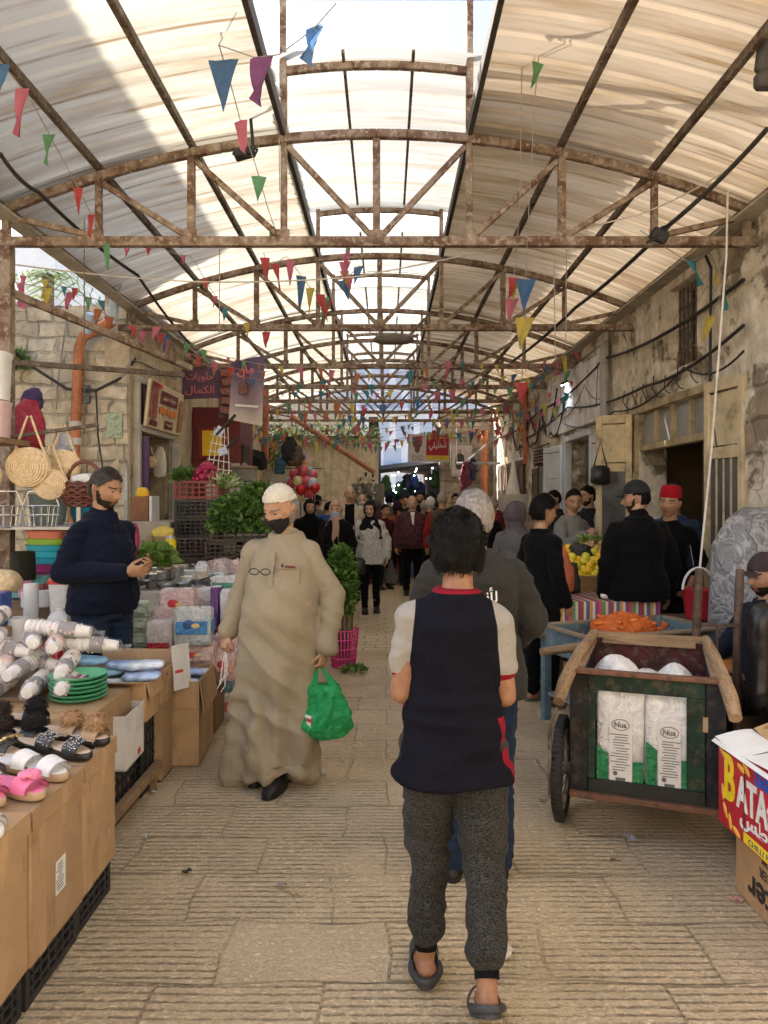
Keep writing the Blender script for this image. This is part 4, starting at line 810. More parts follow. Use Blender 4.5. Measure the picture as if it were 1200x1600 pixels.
m.top(BLACKC, .014, 'long_sleeved_top', .47, .80, .008); m.trousers(CHAR, .012, 'trousers'); m.shoes(SHOE_B); m.hair(HAIR_BLACK, 'fade', .005, 100, .008)
b = MB(); b.lathe([(.084, .046), (.085, .07), (.076, .125), (.070, .140), (.045, .148), (.001, .149)], (0, .004, 0), 28, sy=1.16); m.on_head(b, 'felt_cap', cloth((.36, .012, .022)))
b = MB(); [b.bar((.150 + .008 * i, -.028 + .004 * i, 1.30 - .05 * i), (.152 + .008 * (i + 1), -.026 + .004 * i, 1.30 - .05 * (i + 1)), .006, .004) for i in range(5)]; b.build('sleeve_stripe', plain((.7, .7, .7), .7), m.o)
m = Person('man in a navy cap and blue shirt standing in the shop doorway behind the boy', ground(1052, 7.05), R(168), 1.765, SK_TAN, (.02, .015, .01), 20, 0, 0, 1.25, .03)
m.top(cloth((.045, .065, .11)), .018, 'shirt', .48); m.trousers(CHAR, .01); m.shoes(SHOE_B); m.hair(HAIR_BLACK, 'fade', .005, 0); m.cap(plain((.012, .016, .04), .8))
m = Person('youth in a black sweatshirt, black joggers and flip-flops looking to the right', ground(846, 5.95), R(118), 1.66, SK_MID, (.02, .015, .01), -6, 2, 0, .95, 0, (.4, .4), dict(ela=(-.13, .02, .64), wra=(-.125, -.05, .49), elb=(.13, .02, .64), wrb=(.13, -.05, .49), kna=(-.05, -.02, .285)), vox=.009, feet='bare')
m.top(BLACKC, .018, 'sweatshirt', .47, .97, .012, ((.009, (6, 6, 10), 3),)); m.trousers(BLACKC, .012, 'joggers', .92, .010); m.hair(HAIR_BLACK, 'short', .020, 900, .032, 4, .007, .0015, (0, -.2, -1))
t = text_mb('UNIQ', .11, bold=.01); q = MB(); q.join(t, Matrix.Translation((.02, -.14, 1.20))); q.build('lettering', plain((.55, .55, .55), .7), m.o, 0)
for q in 'ab':
    a = m.J['an' + q]; b = MB(); b.secs([(a.x, a.y - .055, .002, .045, .13), (a.x, a.y - .055, .022, .046, .132)], 20, e=2.3)
    for s in (-1, 1): b.tube([(a.x, a.y - .135, .03), (a.x + s * .02, a.y - .09, .062), (a.x + s * .043, a.y - .03, .025)], .007, 6)
    b.build('flip_flop', plain((.10, .115, .075), .7), m.o)
m = Person('vendor in a light grey jumper picking fruit behind the citrus stall', ground(893, 7.6), R(40), 1.74, SK_MID, (.02, .015, .01), -40, 12, 0, 1.2, .03, (.6, .5), dict(ela=(-.16, -.05, .66), wra=(-.06, -.14, .74), elb=(.16, -.06, .66), wrb=(.20, -.18, .62)))
m.top(cloth((.21, .205, .19)), .018, 'jumper', .48, .97, .01, ((.009, (6, 6, 10), 3),)); m.trousers(CHAR, .012); m.shoes(SHOE_B); m.hair(HAIR_BLACK, 'fade', .007, 250, .01)
m = Person('woman in a grey-purple headscarf and grey cardigan seen from behind', ground(806, 7.3), R(150), 1.60, SK_FAIR, (.03, .02, .015), -40, 0, 0, 1.05)
m.top(cloth((.13, .125, .13)), .02, 'cardigan', .42, .97, .012); m.trousers(CHAR, .012); m.shoes(SHOE_B); m.hijab(cloth((.105, .09, .098), None, 260, .85), .15)
m = Person('man with short black hair standing by the white shop door', ground(868, 11.0), R(-80), 1.76, SK_MID, (.02, .015, .01), 0, 0, 0, 1.0); m.top(CHAR, .018); m.trousers(DENIM); m.shoes(SHOE_B); m.hair(HAIR_BLACK, 'short', .012, 0)
m = Person('bearded man in a black and grey padded vest by the can shop', ground(921, 9.4), R(-70), 1.80, SK_MID, (.02, .015, .01), 0, 4, 0, 1.12)
def vest(q):
    for i, f in enumerate(q.f):
        c = q.v[f[0]]; q.m[i] = 1 if abs(c[0]) > .2 else 0
m.top([CHAR, cloth((.30, .30, .30))], .026, 'padded_vest', .48, .97, .0, extra=vest); m.trousers(CHAR); m.shoes(SHOE_B); m.hair(HAIR_BLACK, 'short', .012, 200, .016); m.beard(BEARD, .008, 100)
m = Person('seated man in a dark cap and navy jacket at the right edge', ((1201 - PX0) / F * 4.6, 4.6, -.43), R(-75), 1.72, SK_MID, (.02, .015, .01), -4, 6, 0, 1.1, 0, (.5, .5), dict(kna=(-.07, -.24, .50), knb=(.07, -.24, .50), ana=(-.07, -.25, .285), anb=(.07, -.25, .285), elb=(.15, -.05, .65), wrb=(.12, -.20, .60), ela=(-.15, -.05, .65), wra=(-.12, -.2, .60)), vox=.011)
m.top(cloth((.018, .020, .032)), .02, 'jacket', .49, .97, .01); m.trousers(CHAR, .012); m.shoes(SHOE_B); m.hair(HAIR_BLACK, 'fade', .005, 0); m.beard(BEARD, .010, 150); m.cap(plain((.03, .02, .02), .8))
m = Person('woman in a white knitted cardigan, black headscarf and black trousers carrying bags', ground(578, 10.7), R(4), 1.60, SK_FAIR, (.02, .015, .01), -14, 4, 0, .95, 0, (.5, .5), dict(ela=(-.15, .01, .65), elb=(.15, .01, .64), wrb=(.15, -.04, .49), kna=(-.05, -.05, .285), ana=(-.05, -.07, .05)))
m.top(cloth((.52, .51, .48), (.33, .32, .30), 60, .95, 7), .035, 'cardigan', .44, .97, .02, ((.012, (7, 7, 8), 3),), hemflare=.03); m.trousers(BLACKC, .004, 'trousers', 1, 0); m.shoes(SHOE_B); m.hijab(cloth((.012, .012, .013)), .17, .95); m.mask(plain((.55, .63, .70), .8), 'chinmask')
b = MB(); b.secs([(0, 0, 0, .03, .02), (0, 0, .02, .11, .06), (0, 0, .14, .12, .06), (0, 0, .24, .05, .03), (0, 0, .34, .015, .012)], 18); b.v = [(x + .40, y + 10.6, z + .42) for x, y, z in b.v]; o = b.build('plastic_bag', film((.03, .03, .03), .25, 16, .05)); o.location = ((611 - PX0) / F * 10.6, 10.6, .42); tag(o, 'black plastic bag hanging from the hand of the woman in white', 'bag')
b = MB(); b.secs([(0, 0, 0, .08, .04), (0, 0, .03, .12, .06), (0, 0, .20, .11, .06), (0, 0, .24, .06, .03)], 18); b.tube([(-.05, 0, .24), (-.06, .02, .45), (-.05, .03, .72)], .008, 5); o = b.build('shoulder_bag', plain((.02, .02, .02), .4)); o.location = ((560 - PX0) / F * 10.6, 10.55, .56); tag(o, 'black shoulder bag on the arm of the woman in white', 'bag')
m = Person('woman in a dusty pink headscarf, pale blue mask and black dress', ground(526, 10.2), R(-28), 1.60, SK_FAIR, (.03, .02, .015), 24, 4, 0, 1.22, .03)
m.top(BLACKC, .03, 'black_dress', .12, .97, .03, ((.012, (6, 6, 6), 3),), hemflare=.05); m.shoes(SHOE_B); m.hijab(cloth((.50, .30, .25)), .14, .95); m.mask(plain((.38, .56, .68), .7))
b = MB(); b.grid(lambda u, v: (.03 + .11 * u + .01 * math.sin(v * 7), -.175 - .02 * math.sin(u * 6), 1.36 - .46 * v), 6, 10); b.build('scarf_end', cloth((.42, .27, .22)), m.o)
m = Person('tall bald man with a moustache in a pale tan jacket over a black shirt', ground(547, 12.0), R(2), 1.84, SK_FAIR, (.12, .11, .1), 6, 0, 0, 1.18, .02)
def openj(q):
    for i, f in enumerate(q.f):
        c = q.v[f[0]]; q.m[i] = 1 if abs(c[0]) < .075 + .02 * (1.5 - c[2]) and c[1] < 0 else 0
m.top([cloth((.47, .41, .30)), BLACKC], .03, 'jacket', .46, .97, .01, extra=openj); m.trousers(CHAR); m.shoes(SHOE_B); m.hair(HAIR_GREY, 'bald', .004, 0)
b = MB(); b.ell((0, -.095, -.050), (.03, .012, .008)); m.on_head(b, 'moustache', HAIR_GREY)
m = Person('old bald man with a white beard in a burgundy checked zip jumper', ground(644, 12.6), R(0), 1.69, SK_FAIR, (.4, .38, .35), 4, 10, 0, 1.22, .05, (.4, .4))
k = NT('checked_wool'); ck = k.n('TexChecker'); k.put(ck.inputs[0], k.map((1, 1, 1))); ck.inputs[3].default_value = 18; ck.inputs[1].default_value = (.085, .016, .024, 1); ck.inputs[2].default_value = (.028, .010, .014, 1); CHK = k.fin(ck.outputs[0], .95)
m.top(CHK, .024, 'zip_jumper', .47, .97, .01); m.trousers(BLACKC, .012); m.shoes(SHOE_B); m.hair(HAIR_WHITE, 'bald', .004, 60, .01); m.beard(HAIR_WHITE, .012, 120, .014)
b = MB(); b.prism([(-.035, -.182, 1.41), (.035, -.182, 1.41), (.012, -.195, 1.10)], (0, -.004, 0)); b.build('shirt_front', plain((.7, .68, .66), .8), m.o)
m = Person('woman in a black headscarf and black cloak behind the robed man', ground(484, 11.2), R(10), 1.62, SK_FAIR, (.02, .015, .01), 5, 2, 0, 1.15); m.top(BLACKC, .035, 'black_cloak', .08, .97, .03, hemflare=.06); m.shoes(SHOE_B); m.hijab(BLACKC, .18, 1.05)
m = Person('person in a bright blue jacket bending by the balloons', ground(507, 13.0), R(150), 1.62, SK_MID, (.02, .015, .01), 0, 25, 0, 1.25, 0, pose=dict(head=(0, -.09, .90), neck=(0, -.05, .825))); m.top(cloth((.03, .085, .27)), .035, 'blue_jacket', .45, .97, .02); m.trousers(CHAR); m.shoes(SHOE_B); m.hair(HAIR_BLACK, 'short', .012, 0)
m = Person('man in a pale face mask behind the tan jacket', ground(566, 14.2), R(0), 1.72, SK_FAIR, (.1, .09, .08), 0, 0); m.top(CHAR, .02); m.trousers(CHAR); m.shoes(SHOE_B); m.hair(HAIR_GREY, 'bald', .004, 0); m.mask(plain((.6, .66, .7), .7))
m = Person('bald man seen from behind in an olive brown vest and red sleeves', ground(691, 12.2), R(176), 1.75, SK_TAN, (.1, .09, .08), 0, 0, 0, 1.15)
def redarm(q):
    for i, f in enumerate(q.f): q.m[i] = 1 if abs(q.v[f[0]][0]) > .19 else 0
m.top([cloth((.085, .062, .04)), cloth((.25, .02, .02))], .024, 'vest', .48, .97, extra=redarm); m.trousers(CHAR); m.shoes(SHOE_B); m.hair(HAIR_GREY, 'fade', .003, 0)
m = Person('grey haired person in dark clothes leaning toward a far stall', ground(672, 13.5), R(150), 1.66, SK_FAIR, (.3, .3, .3)); m.top(CHAR, .02); m.trousers(CHAR); m.shoes(SHOE_B); m.hair(HAIR_WHITE, 'short', .012, 0)
m = Person('dark haired man with a beard facing this way at the passage mouth', ground(656, 16.5), R(0), 1.78, SK_MID, (.02, .015, .01)); m.top(CHAR, .02); m.trousers(CHAR); m.shoes(SHOE_B); m.hair(HAIR_BLACK, 'short', .012, 0); m.beard(BEARD, .007, 0)
m = Person('man in a grey-green jumper seen from behind near the passage', ground(608, 16.0), R(170), 1.74, SK_MID, (.02, .015, .01), 0, 0, 0, 1.15); m.top(cloth((.10, .11, .095)), .02); m.trousers(CHAR); m.shoes(SHOE_B); m.hair(HAIR_BLACK, 'short', .010, 0)
m = Person('boy in a burgundy jumper raising one hand by the far stall', ground(601, 13.4), R(30), 1.52, SK_MID, (.02, .015, .01), 0, 0, 0, 1.0, 0, (.1, .3), dict(elb=(.16, -.05, .70), wrb=(.15, -.08, .86))); m.top(cloth((.07, .012, .022)), .02); m.trousers(CHAR); m.shoes(SHOE_B); m.hair(HAIR_BLACK, 'short', .012, 0)
m = Person('woman in a dark scarf and rust orange top seen from behind', ground(621, 14.0), R(170), 1.58, SK_MID, (.02, .015, .01), 0, 0, 0, 1.15); m.top(cloth((.24, .06, .02)), .03, hem=.4); m.trousers(CHAR); m.shoes(SHOE_B); m.hijab(cloth((.035, .012, .025)), .08)
m = Person('man with black hair in a dark jacket just beyond the stout grey man', ground(752, 8.6), R(178), 1.70, SK_MID, (.02, .015, .01), -40, 0, 0, 1.1); m.top(BLACKC, .022); m.trousers(CHAR); m.shoes(SHOE_B); m.hair(HAIR_BLACK, 'short', .012, 200, .02)
m = Person('man in a maroon hooded top standing by the white lamp stand', ground(771, 11.8), R(-60), 1.66, SK_MID, (.1, .09, .08), 0, 0, 0, 1.05); m.top(cloth((.12, .012, .025)), .026); m.trousers(CHAR); m.shoes(SHOE_B); m.hair(HAIR_GREY, 'short', .010, 0)
b = MB(); b.ell((0, .085, 1.37), (.12, .06, .09)); b.build('hood', cloth((.12, .012, .025)), m.o)
for px, Y, H_, c, rz in ((640, 18.2, 1.70, (.03, .04, .07), 170), (627, 19.0, 1.66, (.05, .02, .04), 10), (668, 18.6, 1.72, (.02, .02, .02), 175), (648, 21.0, 1.74, (.03, .03, .05), 5)):
    m = Person({640: 'small distant man in dark blue inside the passage', 627: 'small distant woman in plum inside the passage', 668: 'small distant man in black right of the passage', 648: 'farthest figure deep in the dark passage'}[px], ground(px, Y), R(rz), H_, SK_MID, (.02, .015, .01), vox=.016, group='people in the passage'); m.top(cloth(c), .022, vox=.016); m.trousers(CHAR, vox=.016); m.shoes(SHOE_B); m.hair(HAIR_BLACK, 'short', .012, 0)
for px_, Y, H_, c, rz, hj, lb_ in ((588, 15.0, 1.62, (.12, .03, .05), 190, (.10, .08, .07), 'woman in plum with a brown headscarf beyond the woman in white'), (632, 15.6, 1.70, (.03, .05, .03), 20, None, 'man in dark green between the orange top and the passage'), (664, 15.2, 1.58, (.20, .16, .13), 170, (.30, .26, .24), 'woman in beige with a grey headscarf beyond the olive vest'), (712, 14.6, 1.73, (.05, .05, .06), -10, None, 'man in slate grey walking this way beyond the olive vest'), (733, 13.2, 1.60, (.10, .07, .05), 175, (.04, .03, .05), 'woman in brown with a dark scarf near the framed poster'), (495, 14.4, 1.70, (.16, .15, .14), 160, None, 'man in light grey looking at the balloons')):
    m = Person(lb_, ground(px_, Y), R(rz), H_, SK_MID, (.02, .015, .01), 10 * math.sin(px_), 4, vox=.014); m.top(cloth(c), .024, hem=.47 if hj is None else .25, vox=.014, hemflare=0 if hj is None else .03); m.trousers(CHAR, vox=.014); m.shoes(SHOE_B)
    if hj: m.hijab(cloth(hj), .14)
    else: m.hair(HAIR_BLACK, 'short', .011, 0)
CARD = card(); CARD2 = card((.42, .275, .145)); CARDW = plain((.62, .60, .56), .7, .15, 5)
BLKP = plastic((.018, .018, .02), .5); WOOD = wood(); WHITEP = plastic((.72, .72, .70), .35)
def crate_mb(w, d, h, nv=7, nh=3):
    b = MB(); t = .012
    for sx in (-1, 1):
        for sy in (-1, 1): b.box((sx * (w / 2 - .015), sy * (d / 2 - .015), h / 2), (.03, .03, h))
    b.box((0, 0, .012), (w - .02, d - .02, .014))
    for s in (-1, 1):
        for q in range(nh + 1):
            z = .014 + (h - .028) * q / nh; hh = .026 if q in (0, nh) else .012
            b.box((0, s * (d / 2 - t / 2), z), (w - .05, t, hh)); b.box((s * (w / 2 - t / 2), 0, z), (t, d - .05, hh))
        for q in range(1, nv):
            b.box((-w / 2 + w * q / nv, s * (d / 2 - t * .55), h / 2), (.012, t * .8, h - .03))
        for q in range(1, int(nv * d / w) + 1):
            y = -d / 2 + d * q / (int(nv * d / w) + 1); b.box((s * (w / 2 - t * .55), y, h / 2), (t * .8, .012, h - .03))
    return b
def carton_mb(w, d, h, flaps=(), t=.006, top=False):
    """open cardboard box: four walls, floor; flaps = [(side, length, droop_deg)]"""
    b = MB(); b.box((0, 0, .004), (w, d, .006))
    b.box((0, -d / 2 + t / 2, h / 2), (w, t, h)); b.box((0, d / 2 - t / 2, h / 2), (w, t, h)); b.box((-w / 2 + t / 2, 0, h / 2), (t, d - 2 * t - .002, h)); b.box((w / 2 - t / 2, 0, h / 2), (t, d - 2 * t - .002, h))
    if top: b.box((0, 0, h + .004), (w + .01, d + .006, .006))
    for sd, L, a in flaps:
        a = R(a)
        if sd in 'lr':
            s = 1 if sd == 'r' else -1; c = Vector((s * (w / 2 + .002 + math.sin(a) * L / 2), 0, h + math.cos(a) * L / 2)); b.box(c, (t, d * .96, L), (0, s * a, 0))
        else:
            s = 1 if sd == 'b' else -1; c = Vector((0, s * (d / 2 + .002 + math.sin(a) * L / 2), h + math.cos(a) * L / 2)); b.box(c, (w * .96, t, L), (-s * a, 0, 0))
    return b
def place(b, name, mats, loc, rz, label, cat, group=None, sm=40):
    o = b.build(name, mats, None, sm, origin=(0, 0, 0)); o.location = loc; o.rotation_euler = (0, 0, rz); return tag(o, label, cat, group)
def lab(par, w, h, M, mats, lines=5, seed=0):
    """a printed paper label with rows of tiny print"""
    rnd = random.Random(seed); b = MB(); b.box((0, 0, 0), (w, .0016, h)); q = MB()
    for i in range(lines): L = w * rnd.uniform(.35, .8); b.box((-w * .08 + rnd.uniform(-.05, .05) * w, -.0014, h * (.42 - .84 * (i + .5) / lines)), (L, .001, h / lines * .28), mi=1)
    q.join(b, M); return q.build('label', mats, par, 0)
PAPER = plain((.68, .68, .65), .7, .06); INK = plain((.12, .12, .13), .7, .1)
RZ = lambda a: Matrix.Rotation(R(a), 4, 'Z'); TR = lambda *a: Matrix.Translation(a)
FB = [(2.770, 3.12, 'tall cardboard box at the far end of the shoe display on a black crate', CARD2), (2.365, 2.765, 'tall cardboard box with a white printed label on the shoe display', CARD), (1.955, 2.36, 'cardboard box without a label beside the labelled one at the left edge', CARD2), (1.55, 1.95, 'nearest cardboard box of the shoe display at the bottom left corner', CARD)]
for i, (y0, y1, lb_, mt) in enumerate(FB):
    w, d = .60, y1 - y0 - .004; cx = -1.14 - w / 2 + .006 * (i % 2); c0 = (cx, (y0 + y1) / 2, .142)
    t = thing('cardboard_box', lb_, 'box', c0, R((0.6, -.5, .8, 0)[i]), 'cardboard boxes of the shoe display')
    b = MB(); b.box((0, 0, .248), (w, d, .496), None, .005); o = b.build('box_body', mt, t); 
    b = MB(); b.box((.0, 0, .501), (w + .012, d + .004, .008)); b.box((w / 2 + .006, 0, .47), (.005, d * .98, .06), (0, R(-3), 0)); b.build('lid_flap', mt, t)
    b = MB(); b.box((w / 2 + .001, -d * .3, .25), (.002, .045, .49)); b.build('tape', plain((.40, .26, .14), .35, .1), t)
    if i == 1: lab(t, .075, .115, TR(w / 2 + .003, .01, .20) @ RZ(90), [PAPER, INK], 9, 3)
    if i == 0: lab(t, .03, .03, TR(w / 2 + .003, .09, .13) @ RZ(90), [plain((.5, .38, .25), .7), INK], 2, 4)
    place(crate_mb(.56, (y1 - y0) - .01, .138, 9, 3), 'plastic_crate', BLKP, (cx, (y0 + y1) / 2, .002), 0, ('black plastic crate under the far end of the shoe display', 'black plastic crate under the labelled cardboard box', 'black plastic crate under the plain box at the left edge', 'nearest black plastic crate in the bottom left corner')[i], 'crate', 'black crates under the shoe display')
place(MB().box((0, 0, .31), (1.0, 2.2, .62), None, .01), 'display_table', wood((.22, .14, .08)), (-2.26, 2.75, .002), 0, 'low wooden table behind the cardboard boxes holding slippers', 'table')
def slipper(label, loc, rz, sole, insole, strap, orn, heel=.022, grp='slippers on the cardboard boxes'):
    t = thing('slipper', label, 'slipper', loc, R(rz), grp); b = MB()
    fs = lambda z, k: [(.128 * math.cos(a) * k + .0, (.043 + .007 * math.cos(a)) * math.sin(a) * k, z + (.006 * max(0, -math.cos(a)))) for a in np.linspace(0, 2 * PI, 26, endpoint=False)]
    b.ring_loft([fs(0, .95), fs(.006, 1), fs(heel, 1), fs(heel + .005, .96)]); b.build('sole', sole, t, 50)
    b = MB(); b.ring_loft([fs(heel + .004, .93), fs(heel + .008, .90)]); b.build('insole', insole, t, 50)
    b = MB(); f = lambda u, v, k: (.028 + .068 * v, -.049 * math.cos(PI * u) * (1 - .12 * v) * k, heel + (.050 - .012 * v) * math.sin(PI * u) ** .8 * k)
    b.grid(lambda u, v: f(u, v, 1.06), 14, 4); b.grid(lambda u, v: f(u, v, .97), 14, 4, flip=True); b.build('strap', strap, t, 180)
    if orn:
        kind, m_ = orn; b = MB(); c = Vector((.06, 0, heel + .058))
        if kind == 'fur':
            pts, nn = [], []
            for _ in range(420): v = Vector((random.gauss(0, 1), random.gauss(0, 1), random.gauss(0, 1))).normalized(); nn.append(v); pts.append(c + Vector((v.x * .034, v.y * .042, v.z * .030)))
            b.ell(c, (.034, .042, .030)); strands(b, pts, nn, 900, .022, .0011, (0, 0, -.3), 1.1, 5, 0, .8)
        elif kind == 'chain':
            for k_ in range(6): b.tube([c + Vector((.014 * math.cos(q) + .006 * (k_ % 2), -.045 + .018 * k_ + .011 * math.sin(q), -.006 + .012 * math.sin(PI * k_ / 5) * .6 + .004 * math.cos(q))) for q in np.linspace(0, 2 * PI, 10, endpoint=False)], .0035, 5, close=True)
        elif kind == 'stud':
            for _ in range(70): u, v = random.random(), random.random(); b.ell(f(u * .8 + .1, v, 1.08), .0028, None, 5, 4)
        elif kind == 'flower':
            for k_ in range(9): a = k_ * 2.4; b.ell(c + Vector((.018 * math.cos(a), .026 * math.sin(a), -.008 + .004 * (k_ % 3))), (.015, .018, .007), (.5 * math.sin(a), .5 * math.cos(a), a), 10, 6)
        b.build('ornament', m_, t, 60)
    return t
S_BLK = plastic((.016, .015, .015), .4); S_BEI = plain((.60, .45, .33), .6); S_WHT = plain((.68, .66, .63), .5); S_PNK = plain((.70, .16, .30), .5); S_TAN = plain((.45, .30, .18), .6); GOLD = plain((.65, .45, .16), .25, .1, 9, 0, 60, .9)
FUR_T = plain((.40, .24, .12), .9, .3, 60); FUR_B = plain((.03, .018, .014), .9, .3, 60); FUR_K = plain((.010, .009, .010), .9, .3, 60)
zt = .654
sp = [('tan fur pom-pom slipper nearest the box corner', (-1.235, 3.03), -22, S_BLK, S_BEI, S_TAN, ('fur', FUR_T)), ('tan fur pom-pom slipper on the left of its pair', (-1.36, 3.085), -16, S_BLK, S_BEI, S_TAN, ('fur', FUR_T)),
      ('black studded slipper on the box edge', (-1.235, 2.87), -28, S_BLK, S_BEI, S_BLK, ('stud', plain((.5, .5, .5), .2, metal=.8))), ('black studded slipper behind its twin', (-1.37, 2.93), -24, S_BLK, S_BEI, S_BLK, ('stud', plain((.5, .5, .5), .2, metal=.8))),
      ('white strap slipper on the box edge', (-1.235, 2.665), -30, S_TAN, S_WHT, S_WHT, None), ('white strap slipper behind its twin', (-1.36, 2.725), -26, S_TAN, S_WHT, S_WHT, None),
      ('pink flower slipper on the box edge', (-1.24, 2.50), -30, S_TAN, S_PNK, S_PNK, ('flower', plain((.72, .22, .36), .6))), ('pink flower slipper farther from the street', (-1.345, 2.44), -28, S_TAN, S_PNK, S_PNK, ('flower', plain((.72, .22, .36), .6))),
      ('pale cream slipper at the left picture edge', (-1.235, 2.22), -30, S_WHT, S_WHT, S_WHT, None),
      ('black slipper with a gold chain on it', (-1.50, 2.86), -26, S_BLK, S_BEI, S_BLK, ('chain', GOLD)), ('grey slipper with a gold chain near the pink pair', (-1.46, 2.64), -26, plain((.16, .14, .16), .6), S_BEI, plain((.16, .14, .16), .6), ('chain', GOLD)),
      ('black fur slipper behind the studded pair', (-1.49, 3.04), -20, S_BLK, S_BEI, S_BLK, ('fur', FUR_K)), ('dark brown fur slipper in the back row', (-1.62, 3.02), -18, S_BLK, S_BEI, S_BLK, ('fur', FUR_B)), ('black fur slipper in the back row, rightmost', (-1.60, 3.27), -12, S_BLK, S_BEI, S_BLK, ('fur', FUR_K)),
      ('dark brown fur slipper in the back row beside the cups', (-1.72, 3.20), -14, S_BLK, S_BEI, S_BLK, ('fur', FUR_B)), ('black fur slipper in the back row at the left', (-1.78, 2.98), -14, S_BLK, S_BEI, S_BLK, ('fur', FUR_K)), ('plain beige slipper in the back row', (-1.66, 2.78), -20, S_BLK, S_BEI, S_BLK, None)]
for l_, (x, y), rz, a, c, d, o_ in sp: slipper(l_, (x, y, zt if x > -1.74 else .626), rz, a, c, d, o_)
place(MB().box((0, 0, .015), (.46, .30, .028), None, .004), 'cardboard_tray', CARD2, (-1.62, 3.28, .622), R(-8), 'flat cardboard tray under the back row of fur slippers', 'tray')
PG = plastic((.10, .42, .22), .35)
for i in range(6):
    z = .64 + i * .021; b = MB(); b.lathe([(.001, .004), (.085, .004), (.095, .010), (.132, .026), (.138, .025), (.134, .018), (.098, .001), (.001, 0)], n=36)
    o = b.build('plate', PG, None, 60, origin=(0, 0, 0)); o.location = (-1.545 + .003 * math.sin(i * 2), 3.72 + .003 * math.cos(i * 3), z); tag(o, 'green plastic plate with a dark berry picture on top of the stack' if i == 5 else 'green plastic plate inside the stack beside the slippers', 'plate', 'stack of green plastic plates')
    if i == 5:
        b = MB(); b.lathe([(.001, .0065), (.052, .0065), (.052, .0045)], n=24); w_ = b.build('picture', plain((.05, .03, .06), .4), o)
        b = MB(); [b.ell((.03 * math.cos(a * 2.4) * (.3 + .1 * (a % 4)) * 2, .03 * math.sin(a * 2.4) * (.3 + .1 * (a % 4)) * 2, .007), (.009, .006, .0025), None, 8, 4, a % 2) for a in range(14)]; b.build('berries', [plain((.45, .03, .10), .4), plain((.7, .6, .6), .4)], w_)
place(MB().box((0, 0, .32), (.5, .56, .636), None, .005), 'cardboard_box', CARD, (-1.62, 3.70, .002), 0, 'brown cardboard box under the green plates', 'box')
CUPW = plain((.70, .67, .64), .5, .08); FILM = clearbag((.9, .9, .9), .10); CUPI = plain((.66, .46, .40), .5); CUPD = plain((.22, .2, .2), .6)
def cups(label, c, d, mt=0):
    t = thing('cup_sleeve', label, 'cup sleeve', c, 0, 'film wrapped sleeves of paper cups'); d = Vector(d).normalized(); b = MB(); Lc = .34; rnd = random.Random(sum(map(ord, label)))
    x = d.orthogonal().normalized(); y = d.cross(x); M = Matrix((x, y, d)).transposed().to_4x4()
    prof = []
    for i in range(9): z = i * .026; prof += [(.036, z), (.040, z + .020), (.0425, z + .022), (.0425, z + .0255)]
    prof += [(.036, .25), (.027, .33), (.0, .331)]
    b.lathe([(.0, .004), (.030, .005)] + prof, n=18, M=M.to_3x3()); 
    for k_ in range(26):
        a = rnd.uniform(0, 6.28); z = rnd.uniform(.03, .30); rr = .0405 if z < .24 else .041 - (z - .24) * .13
        p = M @ Vector((rr * math.cos(a), rr * math.sin(a), z)); b.ell(p, (.007, .007, .009), None, 6, 4, 1 + (k_ % 3 == 0))
    sd = sum(map(ord, label)) % 3; b.lathe([(.0415, .15 + .02 * sd), (.0437, .152 + .02 * sd), (.0437, .255), (.0415, .257)], n=18, M=M.to_3x3(), mi=2 if sd else 1)
    b.build('cups', [CUPW, CUPI, CUPD], t)
    b = MB(); b.lathe([(.0, -.02), (.02, -.018), (.046, .0), (.0475, .1), (.046, .25), (.035, .34), (.010, .36), (.016, .40)], n=18, M=M.to_3x3()); A = np.array(b.v); A += .003 * np.stack([vnoise(A * 40, 3), vnoise(A * 40, 4), vnoise(A * 40, 5)], 1); b.v = A.tolist(); b.build('film', FILM, t, 180); return t
n_ = 0; WHERE = ['top row', 'second row', 'third row', 'bottom row']
for r_, (z, k_, y) in enumerate(((1.00, 2, 4.2), (.905, 4, 4.08), (.81, 5, 3.96), (.72, 5, 3.85))):
    for i in range(k_):
        x = -2.33 + .165 * i + .05 * (r_ % 2); cups(f'film wrapped sleeve of white paper cups, {["first", "second", "third", "fourth", "fifth"][i]} from the left in the {WHERE[r_]}', (x, y + random.uniform(-.03, .03), z), (random.uniform(-.25, .55), -1, random.uniform(-.12, .05))); n_ += 1
for i in range(6): cups(f'film wrapped sleeve of paper cups lying crosswise on the pile, {["first", "second", "third", "fourth", "fifth", "sixth"][i]} from the left', (-2.42 + .13 * i, 3.84 + .02 * i, .80 + .085 * ((i * 5) % 3)), (1, -.35 + .1 * i, -.1))
place(MB().box((0, 0, .33), (1.0, .75, .66), None, .01), 'display_table', wood((.22, .14, .08)), (-2.25, 4.02, .002), 0, 'low wooden table under the wrapped paper cups', 'table')
def carton(label, loc, w, d, h, rz=0, flaps=(), m_=None, grp=None): return place(carton_mb(w, d, h, flaps), 'cardboard_box', m_ or CARD, loc, R(rz), label, 'box', grp, 0)
o = carton('white carton with a red mark on the crates beside the slippers', (-1.53, 3.86, .275), .44, .30, .275, 2, (('l', .10, 70), ('b', .12, 30)), CARDW)
b = MB(); b.box((.222, .06, .035), (.002, .05, .03)); b.build('red_mark', plain((.45, .05, .04), .6), o)
carton('brown open carton holding blue wipe packs', (-1.555, 4.14, .43), .50, .26, .215, 1, (('f', .10, 75), ('r', .09, 165)), CARD2)
carton('shallow open carton in front of the vendor', (-1.52, 4.40, .45), .46, .22, .20, -3, (('b', .08, 10), ('l', .08, 60)), CARD)
PB = [plain((.34, .45, .66), .35, .5, 16), plain((.60, .68, .76), .35, .3, 16), plain((.22, .40, .52), .35, .5, 16)]
